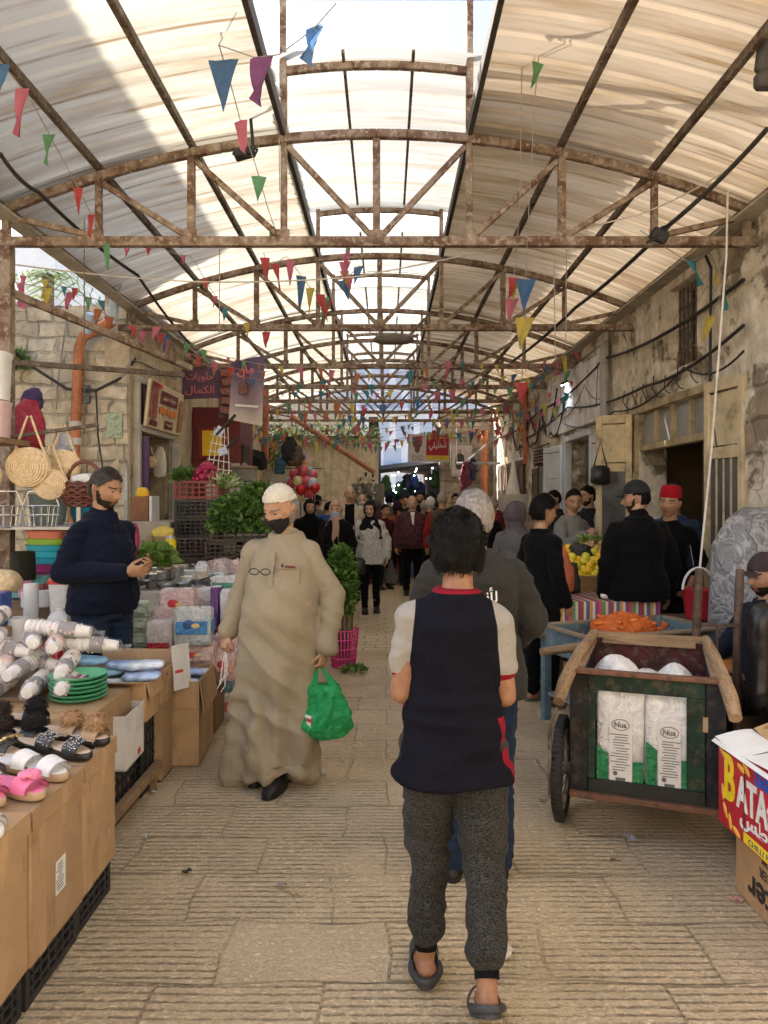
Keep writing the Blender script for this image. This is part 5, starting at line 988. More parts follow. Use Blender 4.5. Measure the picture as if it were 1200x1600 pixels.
def pillow_mb(w, d, h, seed=0):
    b = MB(); b.secs([(0, 0, 0, w * .42, d * .42), (0, 0, h * .3, w * .5, d * .5), (0, 0, h * .7, w * .5, d * .5), (0, 0, h, w * .40, d * .40)], 24, e=5); A = np.array(b.v); A += .006 * np.stack([vnoise(A * 25 + seed, 3), vnoise(A * 25 + seed, 4), vnoise(A * 25 + seed, 5)], 1); b.v = A.tolist(); return b
for i in range(9):
    x, y = -1.70 + .115 * (i % 4), 4.10 + .07 * (i // 4); place(pillow_mb(.20, .12, .035, i), 'wipe_pack', PB[i % 3], (x, y, .60 + .034 * (i // 3) + .004 * i), R(20 * math.sin(i * 3)), f'blue pack of wet wipes in the open carton, {("deep blue", "pale blue", "dark teal")[i % 3]} one, {["lowest", "middle", "upper"][i // 3]} layer', 'wipes', 'wipe packs in the open carton', 180)
for i in range(5): place(pillow_mb(.12, .07, .03, i), 'small_pack', [plain((.6, .6, .62), .4), plain((.16, .08, .30), .4), plain((.55, .22, .15), .4)][i % 3], (-1.68 + .085 * i, 4.40, .60), R(30 * i), f'small {("white", "purple", "orange")[i % 3]} packet in the shallow carton, {["first", "second", "third", "fourth", "fifth"][i]} from the left', 'packet', None, 180)
place(crate_mb(.50, .62, .26, 8, 4), 'plastic_crate', BLKP, (-1.60, 3.87, .006), 0, 'black plastic crate under the white carton', 'crate')
place(crate_mb(.46, .34, .42, 8, 5), 'plastic_crate', BLKP, (-1.57, 4.22, .006), 0, 'tall black plastic crate under the carton of wipes', 'crate')
b = MB(); b.bar((0, 0, .12), (0, 1.05, .12), .05, .045); [b.box((0, q, .05), (.03, .03, .10)) for q in (.12, .95)]; place(b, 'wooden_rail', wood(), (-1.305, 3.2, .002), 0, 'low wooden rail on short legs in front of the black crates', 'rail')
place(MB().box((0, 0, .25), (.44, .20, .50), None, .005), 'cardboard_box', CARD, (-1.52, 4.395, .004), R(-3), 'closed tall cardboard box between the wipes and the big box', 'box') if False else carton('narrow tall cardboard box beside the big open box', (-1.36, 4.395, .004), .12, .21, .44, 0, (), CARD)
BIG = carton('big open cardboard box with hanging flaps full of pale blue packs', (-1.36, 4.77, .004), .40, .48, .52, 3, (('r', .20, 172), ('f', .16, 176), ('l', .12, 20)), CARD2)
for i in range(10): place(pillow_mb(.19, .12, .03, i), 'mask_pack', PB[1] if i % 3 else PB[0], (-1.45 + .17 * (i % 2) + .01 * (i % 3), 4.62 + .13 * ((i // 2) % 3), .455 + .032 * (i // 4)), R(25 * math.sin(i * 5)), f'{"pale" if i % 3 else "mid"} blue pack in the big open box, pack number {i + 1} counted from the front' if False else f'{"pale" if i % 3 else "mid"} blue pack of masks lying in the big open box', 'mask pack', 'mask packs in the big open box', 180)
b = MB(); b.box((0, 0, .135), (.13, .004, .27), (R(-6), 0, 0)); b.box((0, -.005 + .0, .06), (.07, .003, .04), (R(-6), 0, 0), 0, 1); b.box((-.02, -.004, .11), (.06, .003, .018), (R(-6), 0, 0), 0, 2)
place(b, 'box_sign', [CARDW, INK, plain((.5, .05, .05), .6)], (-1.245, 4.50, .49), R(55), 'white carton flap with a barcode standing between the boxes', 'carton flap')
def tissue(label, loc, w, d, h, c, c2, rz=0, rolls=(2, 2), badge=None, grp='tissue and toilet paper packs on the left stall', band=.5):
    t = thing('paper_pack', label, 'paper pack', loc, R(rz), grp); b = MB(); nx, nz = rolls
    q = MB(); q.secs([(0, 0, 0, w * .46, d * .46), (0, 0, h * .05, w * .5, d * .5), (0, 0, h * .95, w * .5, d * .5), (0, 0, h, w * .45, d * .45)], 40, e=6)
    A = np.array(q.v); A[:, 1] -= .006 * np.abs(np.sin(PI * nx * (A[:, 0] / w + .5))) * np.sign(-A[:, 1]) * -1; A += .004 * np.stack([vnoise(A * 30, 3), vnoise(A * 30, 4), 0 * A[:, 0]], 1); q.v = A.tolist(); q.build('wrap', film(c, .3, 14, .12), t, 50)
    b.box((0, -d / 2 - .006, h * band), (w * .82, .006, h * .36), None, .002); b.box((w / 2 + .006, 0, h * band), (.006, d * .82, h * .36), None, .002); b.build('print_band', film(c2, .35, 14, .05), t)
    b = MB()
    for i in range(nx): b.tube([((i + .5) * w / nx - w / 2 + .032 * math.cos(a), .032 * math.sin(a), h + .001) for a in np.linspace(0, 2 * PI, 14, endpoint=False)], .006, 5, close=True)
    b.build('roll_ends', plain((.6, .6, .58), .8), t)
    if badge: b = MB(); b.ell((-.02, -d / 2 - .010, h * (band + .1)), (w * .15, .003, h * .13)); b.ell((.025, -d / 2 - .011, h * (band + .06)), (w * .12, .003, h * .07), None, 14, 9, 1); b.build('badge', [plain(badge, .4), plain((.65, .48, .2), .4)], t)
    return t
LPK = (.72, .50, .46); WHT = (.72, .70, .67)
tissue('pale pink tissue pack with a red flower badge on top of the paper stack', (-1.575, 5.62, .72), .27, .20, .24, LPK, (.75, .58, .52), 4, (2, 2), (.6, .05, .06))
tissue('blue and white toilet roll pack with round blue badges', (-1.355, 5.22, .625), .26, .20, .25, (.62, .66, .68), (.06, .26, .56), 6, (3, 2), (.04, .10, .30))
tissue('pink tissue pack with a red badge under the blue toilet roll pack', (-1.345, 5.26, .465), .28, .20, .155, LPK, (.75, .58, .52), 4, (3, 1), (.6, .05, .06))
tissue('red and white toilet roll pack beside the green packs', (-1.59, 5.25, .50), .19, .18, .28, (.68, .60, .58), (.50, .02, .03), 0, (2, 2), None, band=.32)
tissue('purple wrapped roll pack behind the pink packs', (-1.315, 5.75, .66), .07, .16, .30, (.16, .05, .24), (.2, .08, .3), 0, (1, 2)); tissue('white roll pack left of the purple one', (-1.42, 5.85, .66), .13, .16, .28, WHT, (.66, .60, .58), 0, (1, 2)); tissue('white roll pack right of the purple one', (-1.19, 5.72, .62), .16, .18, .32, WHT, (.66, .62, .62), 0, (2, 2))
tissue('blue tissue pack low beside the robed man', (-1.225, 5.55, .215), .25, .2, .26, (.20, .36, .50), (.45, .60, .70), 0, (2, 2)); tissue('white pack with red spots on the ground beside the robed man', (-1.225, 5.55, .005), .25, .2, .205, (.66, .60, .58), (.48, .10, .10), 0, (3, 1))
tissue('pink tissue pack behind the blue tissue pack', (-1.20, 5.60, .48), .20, .2, .14, LPK, (.72, .42, .36), 0, (2, 1))
tissue('pale pink tissue pack above the red and white pack', (-1.66, 5.60, .64), .16, .2, .20, LPK, (.7, .5, .48), 0, (2, 1))
for i, (x, y, z, w, h, c, c2, nm) in enumerate(((-1.93, 5.62, .47, .20, .17, WHT, (.5, .1, .1), 'white pack with a red print behind the green packs'), (-1.94, 5.62, .645, .19, .16, LPK, (.7, .3, .3), 'rose pack on the white pack behind the green packs'), (-1.72, 5.95, .47, .3, .2, WHT, (.2, .35, .55), 'white pack with a blue print in the rear row'), (-1.45, 6.0, .47, .28, .22, LPK, (.6, .2, .25), 'rose pack with a red print in the rear row'), (-1.42, 5.62, .47, .2, .18, WHT, (.55, .1, .15), 'white pack with a crimson print in the middle row'), (-1.28, 5.98, .88, .24, .14, WHT, (.1, .3, .2), 'white pack with a green print lying high at the right'), (-1.14, 5.3, .36, .16, .2, LPK, (.75, .4, .3), 'salmon pack at the street edge above the blue one'), (-1.50, 5.28, .47, .13, .15, WHT, (.4, .1, .3), 'white pack with a plum print under the blue toilet rolls'))): tissue(nm, (x, y, z), w, .18, h, c, c2, 5 * math.sin(i), (2, 1), (.5, .05, .05) if i % 3 == 0 else None)
GRN = (.42, .50, .38)
for r_ in range(4):
    for i in range(2): tissue(f'small pale green tissue pack, {["bottom", "second", "third", "top"][r_]} row, {("left", "right")[i]} column of the stack', (-1.86 + .115 * i + .012 * (r_ % 2), 5.28, .495 + .105 * r_), .11, .14, .10, GRN, (.5, .56, .46), random.uniform(-4, 4), (1, 1), None, 'small green tissue packs')
place(MB().box((0, 0, .225), (.82, .9, .45), None, .01), 'low_table', wood((.2, .13, .08)), (-1.60, 5.62, .004), 0, 'low table under the paper packs', 'table')
place(MB().box((0, 0, .35), (.86, 1.0, .70), None, .01), 'display_table', wood((.22, .15, .1)), (-2.55, 5.0, .004), 0, 'wooden table under the bucket and kitchen rolls', 'table')
t = thing('bucket', 'white plastic bucket with a red lid on the left table', 'bucket', (-2.18, 5.0, .79)); b = MB(); b.secs([(0, 0, 0, .070, .07), (0, 0, .27, .082, .082), (0, 0, .285, .086, .086)], 24, e=3.4); b.build('tub', WHITEP, t); b = MB(); b.secs([(0, 0, .284, .09, .09), (0, 0, .31, .09, .09), (0, 0, .315, .082, .082)], 24, e=3.4); b.build('lid', plastic((.48, .03, .03)), t)
t = thing('canister', 'white canister with a blue printed label in front of the bucket', 'canister', (-2.10, 4.78, .705)); b = MB(); b.secs([(0, 0, 0, .075, .055), (0, 0, .17, .078, .058), (0, 0, .20, .06, .045), (0, 0, .215, .03, .03), (0, 0, .235, .03, .03)], 24, e=3.2); b.build('body', WHITEP, t); b = MB(); b.box((0, -.060, .10), (.115, .003, .10)); q = text_mb('AROXOL', .09, bold=.02); b.join(q, TR(0, -.0625, .125), 1); b.build('label', [plain((.06, .16, .36), .4), PAPER], t, 0)
for i, (x, y, z, r_, h, lb_) in enumerate(((-2.36, 4.92, .72, .045, .36, 'tall white paper roll behind the cups'), (-2.34, 4.70, .72, .065, .17, 'short fat film wrapped paper roll behind the cups'), (-2.46, 5.10, .9, .05, .11, 'small toilet roll, left of two beside the tall roll'), (-2.36, 5.12, .9, .05, .11, 'small toilet roll, right of two beside the tall roll'))):
    t = thing('paper_roll', lb_, 'paper roll', (x, y, z)); b = MB(); b.lathe([(.018, .0), (r_, 0), (r_ + .002, .01), (r_ + .002, h - .01), (r_, h), (.018, h), (.018, h - .03)], n=24); b.build('paper', plain((.70, .69, .67), .85, .06), t)
t = thing('blue_box', 'deep blue box with a white ring logo at the left edge', 'box', (-2.47, 4.62, .86)); b = MB(); b.box((0, 0, .10), (.20, .14, .20), None, .003); b.build('box_body', plain((.02, .06, .28), .35, .1), t); b = MB(); b.tube([(-.02 + .045 * math.cos(a), -.0715, .06 + .045 * math.sin(a)) for a in np.linspace(0, 2 * PI, 24, endpoint=False)], .004, 5, close=True); b.build('logo', PAPER, t)
place(MB().box((0, 0, .06), (.26, .18, .12), None, .006), 'cardboard_box', CARD, (-2.47, 4.62, .73), 0, 'small cardboard box under the deep blue box', 'box')
t = thing('red_tub', 'small red box beside the cups', 'box', (-2.02, 4.42, .62)); b = MB(); b.box((0, 0, .06), (.15, .10, .12), None, .008); b.build('tub', plastic((.45, .02, .02)), t); b = MB(); b.box((0, 0, .125), (.16, .11, .012), None, .004); b.build('lid', plastic((.55, .06, .05)), t)
RK = thing('shelf_rack', 'grey steel shelf rack of household goods in front of the stone wall', 'shelf', (-2.80, 6.0, .004)); STEELG = plain((.35, .35, .34), .4, .2, 9, .05, 60, .6)
for sx in (-1, 1):
    for sy in (-1, 1): b = MB(); b.box((sx * .52, sy * .5, .95), (.03, .03, 1.9)); b.build('post', STEELG, RK)
for z in (.55, 1.06, 1.42): b = MB(); b.box((0, 0, z), (1.05, 1.02, .02)); b.build('shelf', STEELG, RK)
def tray_mb(w, d, h, t=.006): b = MB(); b.secs([(0, 0, 0, w * .44, d * .44), (0, 0, h, w * .5, d * .5), (0, 0, h + .004, w * .53, d * .53), (0, 0, h, w * .52, d * .52), (0, 0, h - .004, w * .48, d * .48), (0, 0, .01, w * .42, d * .42)], 28, e=5); return b
for i, (c, nm) in enumerate((((.28, .02, .12), 'crimson'), ((.02, .33, .42), 'teal'), ((.03, .40, .50), 'bright teal'), ((.02, .30, .40), 'deep teal'), ((.24, .42, .05), 'lime green'), ((.62, .20, .13), 'coral'))): place(tray_mb(.30, .24, .065), 'plastic_tray', plastic(c), (-2.60, 5.72, 1.08 + .048 * i + (.015 if i == 5 else 0)), R(-4), f'{nm} plastic tray in the tray stack on the rack', 'tray', 'stack of coloured trays')
for i, (c, nm) in enumerate((((.02, .25, .42), 'blue'), ((.03, .33, .50), 'sky blue'), ((.02, .28, .46), 'mid blue'), ((.35, .03, .05), 'red'))): b = MB(); b.lathe([(.001, 0), (.11, 0), (.145, .09), (.152, .092), (.14, .085), (.106, .008), (.001, .008)], n=28); place(b, 'basin', plastic(c), (-2.52, 6.25, 1.44 + .035 * i), 0, f'{nm} plastic basin nested in the basin stack', 'basin', 'stack of plastic basins', 60)
for i, (c, nm) in enumerate((((.06, .05, .2), 'navy'), ((.12, .03, .18), 'purple'), ((.03, .10, .3), 'blue'), ((.10, .03, .2), 'plum'))): b = MB(); b.lathe([(.001, 0), (.05, 0), (.065, .07), (.068, .071), (.058, .068), (.001, .01)], n=20); place(b, 'plastic_pot', plastic(c), (-2.62, 6.42, 1.58 + .045 * i), 0, f'{nm} plastic pot nested in the tall pot stack by the orange pipe', 'pot', 'stack of dark plastic pots', 60)
def pot(label, loc, r_, h, c, cat='pot', metal=0, flare=1.1, lid=False, rough=.35):
    b = MB(); b.lathe([(.001, 0), (r_ * .92, 0), (r_, .02), (r_ * flare, h), (r_ * flare + .004, h + .003), (r_ * flare - .006, h), (r_ * .94, .012), (.001, .012)], n=24); return place(b, cat.replace(' ', '_'), plain(c, rough, .1, 9, .04, 60, metal), loc, 0, label, cat, None, 60)
pot('black enamel pot on the left table', (-2.62, 5.35, 1.06), .085, .20, (.02, .022, .016), flare=.92); pot('grey-green ribbed bin standing on the rack', (-2.76, 6.05, 1.44), .13, .24, (.16, .19, .17), 'bin', flare=1.15); pot('tall teal bucket at the back of the rack', (-2.35, 6.35, 1.08), .12, .28, (.05, .16, .2), 'bucket', flare=1.1)
for i, (x, y, w) in enumerate(((-2.87, 5.55, .30), (-2.62, 5.62, .28))):
    b = MB()
    for z, k_ in ((.0, .8), (.09, 1), (.16, 1.02)): b.tube([(w / 2 * k_ * math.cos(a), .11 * k_ * math.sin(a), z) for a in np.linspace(0, 2 * PI, 20, endpoint=False)], .004, 5, close=True)
    for q in range(16): a = q * PI / 8; b.tube([(0, 0, 0), (w / 2 * .8 * math.cos(a), .11 * .8 * math.sin(a), 0), (w / 2 * 1.02 * math.cos(a), .11 * 1.02 * math.sin(a), .16)], .0025, 4)
    b.tube([(w / 2, 0, .16), (w / 3, 0, .27), (-w / 3, 0, .27), (-w / 2, 0, .16)], .004, 5); place(b, 'wire_basket', plain((.6, .6, .6), .25, .1, 9, 0, 60, .9), (x, y, 1.43 + .0 * i), 0, ('shiny wire basket at the far left of the rack', 'shiny wire basket right of the other on the rack')[i], 'wire basket')
STRAW = plain((.62, .47, .28), .85, .25, 40, .3, 120)
def straw_bag(label, c, r_, seed):
    t = thing('straw_bag', label, 'straw bag', c, 0, 'round straw bags hanging at the left'); b = MB(); b.ell((0, 0, 0), (r_, r_ * .55, r_ * .92), None, 28, 18); A = np.array(b.v); b.v = (A + .004 * np.stack([vnoise(A * 50, 3), vnoise(A * 50, 4), vnoise(A * 50, 5)], 1)).tolist(); b.build('body', STRAW, t, 180)
    b = MB()
    for k_ in range(9):
        q = r_ * (.12 + .1 * k_); yy = -.56 * math.sqrt(max(r_ ** 2 - q ** 2, 0)) - .002; b.tube([(q * math.cos(a), yy + .002 * math.sin(a * 6), q * math.sin(a) * .92) for a in np.linspace(0, 2 * PI, 30, endpoint=False)], .0055, 5, close=True)
    b.build('braid_rings', plain((.70, .55, .35), .85, .2, 40), t, 60)
    b = MB()
    for s in (-1, 1): b.tube([(s * r_ * .7, 0, r_ * .6), (s * r_ * .35, 0, r_ * 1.5), (s * .01, 0, r_ * 2.3)], .008, 6)
    b.build('strap', STRAW, t); return t
straw_bag('largest round straw bag hanging left of the wicker basket', (-2.46, 5.1, 1.86), .155, 1); straw_bag('round straw bag half hidden behind the largest one', (-2.29, 5.25, 1.88), .125, 2); straw_bag('lowest round straw bag of the hanging bunch', (-2.33, 5.15, 1.745), .12, 3)
straw_bag('straw bag at the extreme left picture edge', (-2.69, 5.0, 1.80), .10, 4)
t = thing('wicker_basket', 'dark brown wicker basket with a tall handle hanging near the vendor', 'basket', (-2.12, 5.2, 1.60)); WK = plain((.12, .038, .022), .45, .4, 60, .4, 100)
b = MB()
for k_ in range(9):
    z = k_ * .019; r_ = .105 + .035 * math.sin(PI * min(k_ / 8, .75)); b.tube([(r_ * math.cos(a) * 1.08, r_ * .8 * math.sin(a), z + .006 * math.sin(a * 11 + PI * (k_ % 2))) for a in np.linspace(0, 2 * PI, 66, endpoint=False)], .0115, 5, close=True)
b.secs([(0, 0, -.005, .10, .075), (0, 0, .01, .105, .08)], 20); b.build('woven_body', WK, t, 60); b = MB(); b.tube([(.12 * math.cos(a), 0, .16 + .145 * math.sin(a)) for a in np.linspace(0, PI, 16)], .014, 7); b.build('handle', WK, t); b = MB(); b.ell((0, 0, .17), (.10, .07, .05)); A = np.array(b.v); b.v = (A + .02 * np.stack([vnoise(A * 30, 3), vnoise(A * 30, 4), vnoise(A * 30, 5)], 1)).tolist(); b.build('filling', plain((.6, .6, .6), .6), t)
def sack(label, loc, w, d, h, m_, cat='bag', seed=1, amp=.02, rz=0):
    b = MB(); b.secs(dens([(0, 0, 0, w * .38, d * .38), (0, 0, h * .08, w * .5, d * .5), (0, 0, h * .5, w * .5, d * .5), (0, 0, h * .82, w * .4, d * .38), (0, 0, h, w * .22, d * .2)], 4), 36, e=2.6); 
    A = np.array(b.v); A2 = A + amp * .5 * np.stack([vnoise(A * 30 + seed, 6), vnoise(A * 30 + seed, 7), vnoise(A * 30 + seed, 8)], 1) + amp * np.stack([vnoise(A * 11 + seed, 3), vnoise(A * 11 + seed, 4), vnoise(A * 11 + seed, 5)], 1); b.v = A2.tolist(); return place(b, cat.replace(' ', '_'), m_, loc, rz, label, cat, None, 180)
sack('red cushion in clear film hanging at upper left', (-2.55, 5.3, 2.0), .20, .12, .36, film((.42, .02, .05), .2), 'bag', 2); sack('dark purple cushion above the red one', (-2.60, 5.45, 2.30), .16, .1, .17, film((.06, .025, .12), .4), 'cushion', 3); sack('white film bundle behind the straw bags', (-2.38, 5.5, 1.98), .16, .1, .14, film((.6, .62, .66), .2), 'bag', 4)
b = MB(); b.secs([(0, 0, 0, .09, .09), (0, 0, .22, .10, .10), (0, 0, .23, .105, .105), (0, 0, .25, .105, .105)], 24, e=3); place(b, 'plastic_tub', plastic((.62, .45, .44)), (-2.65, 5.0, 2.05), 0, 'pink lidded tub at the extreme left below the white one', 'tub'); b = MB(); b.secs([(0, 0, 0, .09, .09), (0, 0, .28, .10, .10), (0, 0, .29, .107, .107), (0, 0, .32, .107, .107)], 24, e=3); place(b, 'plastic_tub', WHITEP, (-2.65, 5.0, 2.31), 0, 'white lidded tub at the extreme left above the pink one', 'tub')
b = MB(); b.bar((-3.0, 5.15, 2.02), (-2.0, 5.15, 2.16), .025, .025); [b.bar((x, 5.15, 2.1), (x, 5.15, 3.6), .006, .006) for x in (-2.9, -2.1)]; tag(b.build('hanging_rod', M_DARKSTEEL), 'thin rod the straw bags and wicker basket hang from', 'rod')
b = MB(); b.box((0, 0, .02), (.5, .4, .035)); place(b, 'wall_shelf', wood(), (-2.75, 5.0, 2.01), 0, 'wooden shelf board holding the pink and white tubs', 'shelf')
sack('cream straw hat heap on the left table', (-2.6, 5.05, 1.02), .2, .16, .14, STRAW, 'hat', 5); sack('red and black toy packs on the left table', (-2.44, 5.2, .9), .18, .14, .15, plain((.2, .03, .03), .3, .4, 30), 'toy pack', 6)
for i, (x, y, c, nm) in enumerate(((-2.3, 5.3, (.5, .45, .2), 'yellow'), (-2.38, 5.38, (.55, .18, .08), 'orange'), (-2.25, 5.42, (.4, .4, .42), 'grey'), (-2.5, 5.38, (.08, .25, .2), 'green'))): sack(f'{nm} kitchen cloth bundle between the pot and the bucket', (x, y, .94), .13, .12, .14, plain(c, .6, .3, 20), 'cloth bundle', i + 7)
carton('flat open tray carton at the left behind the blue box', (-2.56, 4.95, .80), .36, .3, .07, 0, (('l', .06, 40),))
HC = [((.5, .05, .08), 'red'), ((.05, .2, .42), 'blue'), ((.6, .5, .1), 'yellow'), ((.1, .35, .2), 'green'), ((.55, .2, .35), 'pink'), ((.62, .6, .57), 'white'), ((.3, .2, .12), 'brown'), ((.1, .3, .34), 'teal')]
for i in range(12): c, nm = HC[(i * 5 + 2) % 8]; place(MB().box((0, 0, .05 + .01 * (i % 3)), (.13 + .02 * (i % 2), .10, .10 + .02 * (i % 3)), None, .006), 'goods_box', plain(c, .45, .5, 30), (-2.93 + .13 * (i % 6), 5.55 + .12 * (i // 6), .90 + .0 * i), R(8 * math.sin(i * 2)), f'small {nm} printed box on the left table, {"rear" if i > 5 else "front"} row', 'box', 'small printed boxes on the left table')
place(MB().box((0, 0, .445), (.95, .4, .89), None, .01), 'display_table', wood((.22, .15, .1)), (-2.6, 5.62, .004), 0, 'wooden table under the small printed boxes', 'table')
place(MB().box((0, 0, .44), (1.25, 1.35, .88), None, .01), 'display_table', plain((.5, .48, .45), .7), (-1.78, 6.75, .004), 0, 'pale table of white kitchenware behind the paper packs', 'table')
rnd = random.Random(11); KW = ['bowl', 'colander', 'mug', 'jar', 'dish', 'cup', 'basin', 'box']
for i in range(38):
    x = -2.3 + 1.05 * rnd.random(); y = 6.2 + 1.05 * rnd.random(); r_ = rnd.uniform(.04, .085); h = rnd.uniform(.05, .15); mt = rnd.random() < .3
    c = (.5, .5, .5) if mt else ((.72, .72, .70) if rnd.random() < .75 else rnd.choice(((.5, .6, .65), (.7, .6, .5), (.3, .32, .3))))
    b = MB(); b.lathe([(.001, 0), (r_ * .8, 0), (r_, h), (r_ + .003, h + .002), (r_ - .004, h), (r_ * .76, .008), (.001, .008)], n=20); place(b, KW[i % 8] if KW[i % 8] != 'box' else 'canister', plain(c, .3, .08, 9, 0, 60, .9 if mt else 0), (x, y, .886), 0, ('steel' if mt else 'white') + ' kitchen ' + ('bowl or pot' if h < .1 else 'container') + ' crowded on the pale table', 'kitchenware', 'kitchenware on the pale table', 60)
for i in range(7):
    b = MB(); x = -2.25 + .14 * i; b.lathe([(.001, 0), (.07, 0), (.085, .035), (.08, .035), (.066, .006), (.001, .006)], n=20); b.bar((.08, 0, .03), (.22, -.05, .06), .018, .010, 1); place(b, 'frying_pan', [plain((.3, .3, .3), .3, .1, 9, 0, 60, .9), BLKP], (x, 6.15 + .05 * (i % 2), .89 + .02 * (i % 3)), R(-40 + 23 * i), 'small steel pan with a black handle at the front of the pale table', 'pan', 'pans on the pale table', 60)
for i in range(6): place(pillow_mb(.24, .18, .03, i), 'napkin_pack', plain((.70, .68, .66), .4), (-1.38 + .1 * (i % 2), 6.3 + .05 * (i % 3), .888 + .031 * (i // 2)), R(12 * i), 'flat white napkin pack at the right of the pale table', 'napkins', 'napkin packs on the pale table', 180)
sack('crumpled clear plastic bag with red print lying on the pale table', (-1.50, 6.9, .93), .40, .16, .16, clearbag((.8, .62, .58), .5), 'bag', 9, .035, R(-25)); sack('clear film roll standing on the pale table', (-1.62, 6.5, .89), .14, .14, .20, clearbag((.8, .85, .9), .5), 'film roll', 10, .01)
def leaves(b, c, r_, n, L, w, seed, mi=0, up=.5, droop=.3, dome=True, nmat=1):
    rd = random.Random(seed); c = Vector(c)
    for _ in range(n):
        v = Vector((rd.gauss(0, 1), rd.gauss(0, 1), rd.gauss(0, 1))).normalized()
        if dome: v.z = abs(v.z) - .25
        k_ = rd.uniform(.55, 1.05); p = c + Vector((v.x * r_[0], v.y * r_[1], v.z * r_[2])) * k_
        d = (v + Vector((rd.uniform(-1, 1), rd.uniform(-1, 1), up + rd.uniform(-.6, .4)))).normalized(); s = d.cross(Vector((rd.uniform(-1, 1), rd.uniform(-1, 1), rd.uniform(-1, 1)))).normalized(); l = L * rd.uniform(.6, 1.3); q = w * rd.uniform(.45, 1.6); l *= rd.uniform(.8, 1.4); nn = d.cross(s) * l * .15
        b.add([p, p + d * l * .4 + s * q + nn, p + d * l - nn * droop * 4, p + d * l * .4 - s * q + nn], [(0, 1, 2, 3)], mi + rd.randrange(nmat))
def leafm(c):
    k = NT('leaf'); n = k.noise(20, 4); k.fin(k.ramp(n, [(.3, tuple(x * .6 for x in c)), (.7, tuple(x * 1.35 for x in c))]), .45, spec=.4); t = k.n('BsdfTranslucent'); k.put(t.inputs[0], tuple(x * 1.6 for x in c)); mx = k.n('MixShader'); mx.inputs[0].default_value = .25; k.t.links.new(k.b.outputs[0], mx.inputs[1]); k.t.links.new(t.outputs[0], mx.inputs[2]); k.t.links.new(mx.outputs[0], k.out.inputs[0]); return k.m
LF = [leafm((.085, .17, .03)), leafm((.14, .24, .05)), leafm((.05, .11, .022))]; 
place(MB().box((0, 0, .52), (1.35, 1.0, 1.04), None, .012), 'stall_table', plain((.05, .035, .025), .8), (-1.80, 7.95, .004), 0, 'dark stall table under the vegetable crates', 'table')
for i in range(3): place(crate_mb(.39, .56, .193, 7, 4), 'plastic_crate', plastic((.02, .022, .02)) if i else plastic((.09, .085, .07)), (-2.0, 7.95, 1.05 + .196 * i), 0, ('grey-brown crate at the bottom of the radish stack', 'black crate in the middle of the radish stack', 'black crate directly under the red radish crate')[i], 'crate', 'crates stacked under the radishes')
place(crate_mb(.46, .56, .19, 7, 3), 'plastic_crate', plastic((.20, .025, .02)), (-1.97, 7.95, 1.64), 0, 'red plastic crate full of radishes on top of the stack', 'crate')
RAD = plain((.36, .012, .07), .35, .25, 20, .05); b = MB(); b.lathe([(.001, -.03), (.006, -.02), (.018, -.012), (.026, .0), (.024, .014), (.012, .022), (.001, .023)], n=14); r0 = None
for i in range(75):
    a = rnd.random() * 6.28; q = math.sqrt(rnd.random()); x = -1.90 + .15 * q * math.cos(a); y = 7.85 + .20 * q * math.sin(a); z = 1.83 + .20 * (1 - q ** 1.6) + rnd.uniform(-.01, .01)
    if r0 is None: r0 = place(b, 'radish', RAD, (x, y, z), 0, 'red radish heaped in the red crate', 'radish', 'radishes heaped in the red crate', 60)
    else: o = dup(r0, (x, y, z), (rnd.uniform(-1, 1), rnd.uniform(-1, 1), rnd.random() * 6))
b = MB(); leaves(b, (-2.13, 7.8, 1.85), (.07, .16, .09), 170, .10, .026, 3, nmat=2); tag(b.build('radish_greens', [LF[1], LF[0]], None, 180), 'bunch of radish leaves at the left of the red crate', 'greens')
b = MB(); leaves(b, (-1.70, 7.80, 1.76), (.06, .12, .09), 110, .14, .014, 5, nmat=2, up=1); tag(b.build('spring_onions', [plain((.55, .6, .35), .5), LF[1]], None, 180), 'pale spring onions right of the radishes', 'greens')
for i, (x, z) in enumerate(((-1.62, 1.05), (-1.30, 1.05), (-1.47, 1.215))): place(crate_mb(.38 if i < 2 else .58, .5, .16, 7, 3), 'plastic_crate', plastic((.035, .022, .018)), (x + .01, 7.58, z), 0, ('dark brown crate under the mint, lower left', 'dark brown crate under the mint, lower right', 'wide dark brown crate holding the mint heap')[i], 'crate', 'dark crates under the mint')
b = MB()
leaves(b, (-1.47, 7.52, 1.52), (.29, .28, .20), 2600, .055, .022, 7, nmat=3, up=.1, droop=.6); leaves(b, (-1.30, 7.62, 1.66), (.20, .2, .17), 1200, .055, .022, 8, nmat=3, up=.2, droop=.6)
leaves(b, (-1.62, 7.42, 1.38), (.16, .16, .12), 700, .055, .02, 9, nmat=3, up=-.5, droop=.6); leaves(b, (-1.36, 7.30, 1.36), (.20, .1, .12), 500, .055, .02, 10, nmat=3, up=-.8, droop=.6)
tag(b.build('mint_heap', LF, None, 180), 'big heap of fresh mint spilling over dark crates', 'herbs')
t = thing('pink_basket', 'bright pink plastic basket on the ground beside the robed man', 'basket', (-.415, 7.25, .004)); b = MB(); n = 26
for q in range(n): a = 2 * PI * q / n; b.bar((.115 * math.cos(a), .115 * math.sin(a), 0), (.15 * math.cos(a), .15 * math.sin(a), .36), .014, .006)
for z, r_ in ((.01, .118), (.09, .126), (.18, .134), (.27, .143), (.36, .153)): b.tube([(r_ * math.cos(a), r_ * math.sin(a), z) for a in np.linspace(0, 2 * PI, 28, endpoint=False)], .008, 5, close=True)
b.lathe([(.001, .01), (.115, .01), (.115, .02)], n=20); b.build('woven_tub', plastic((.60, .04, .20)), t, 60)
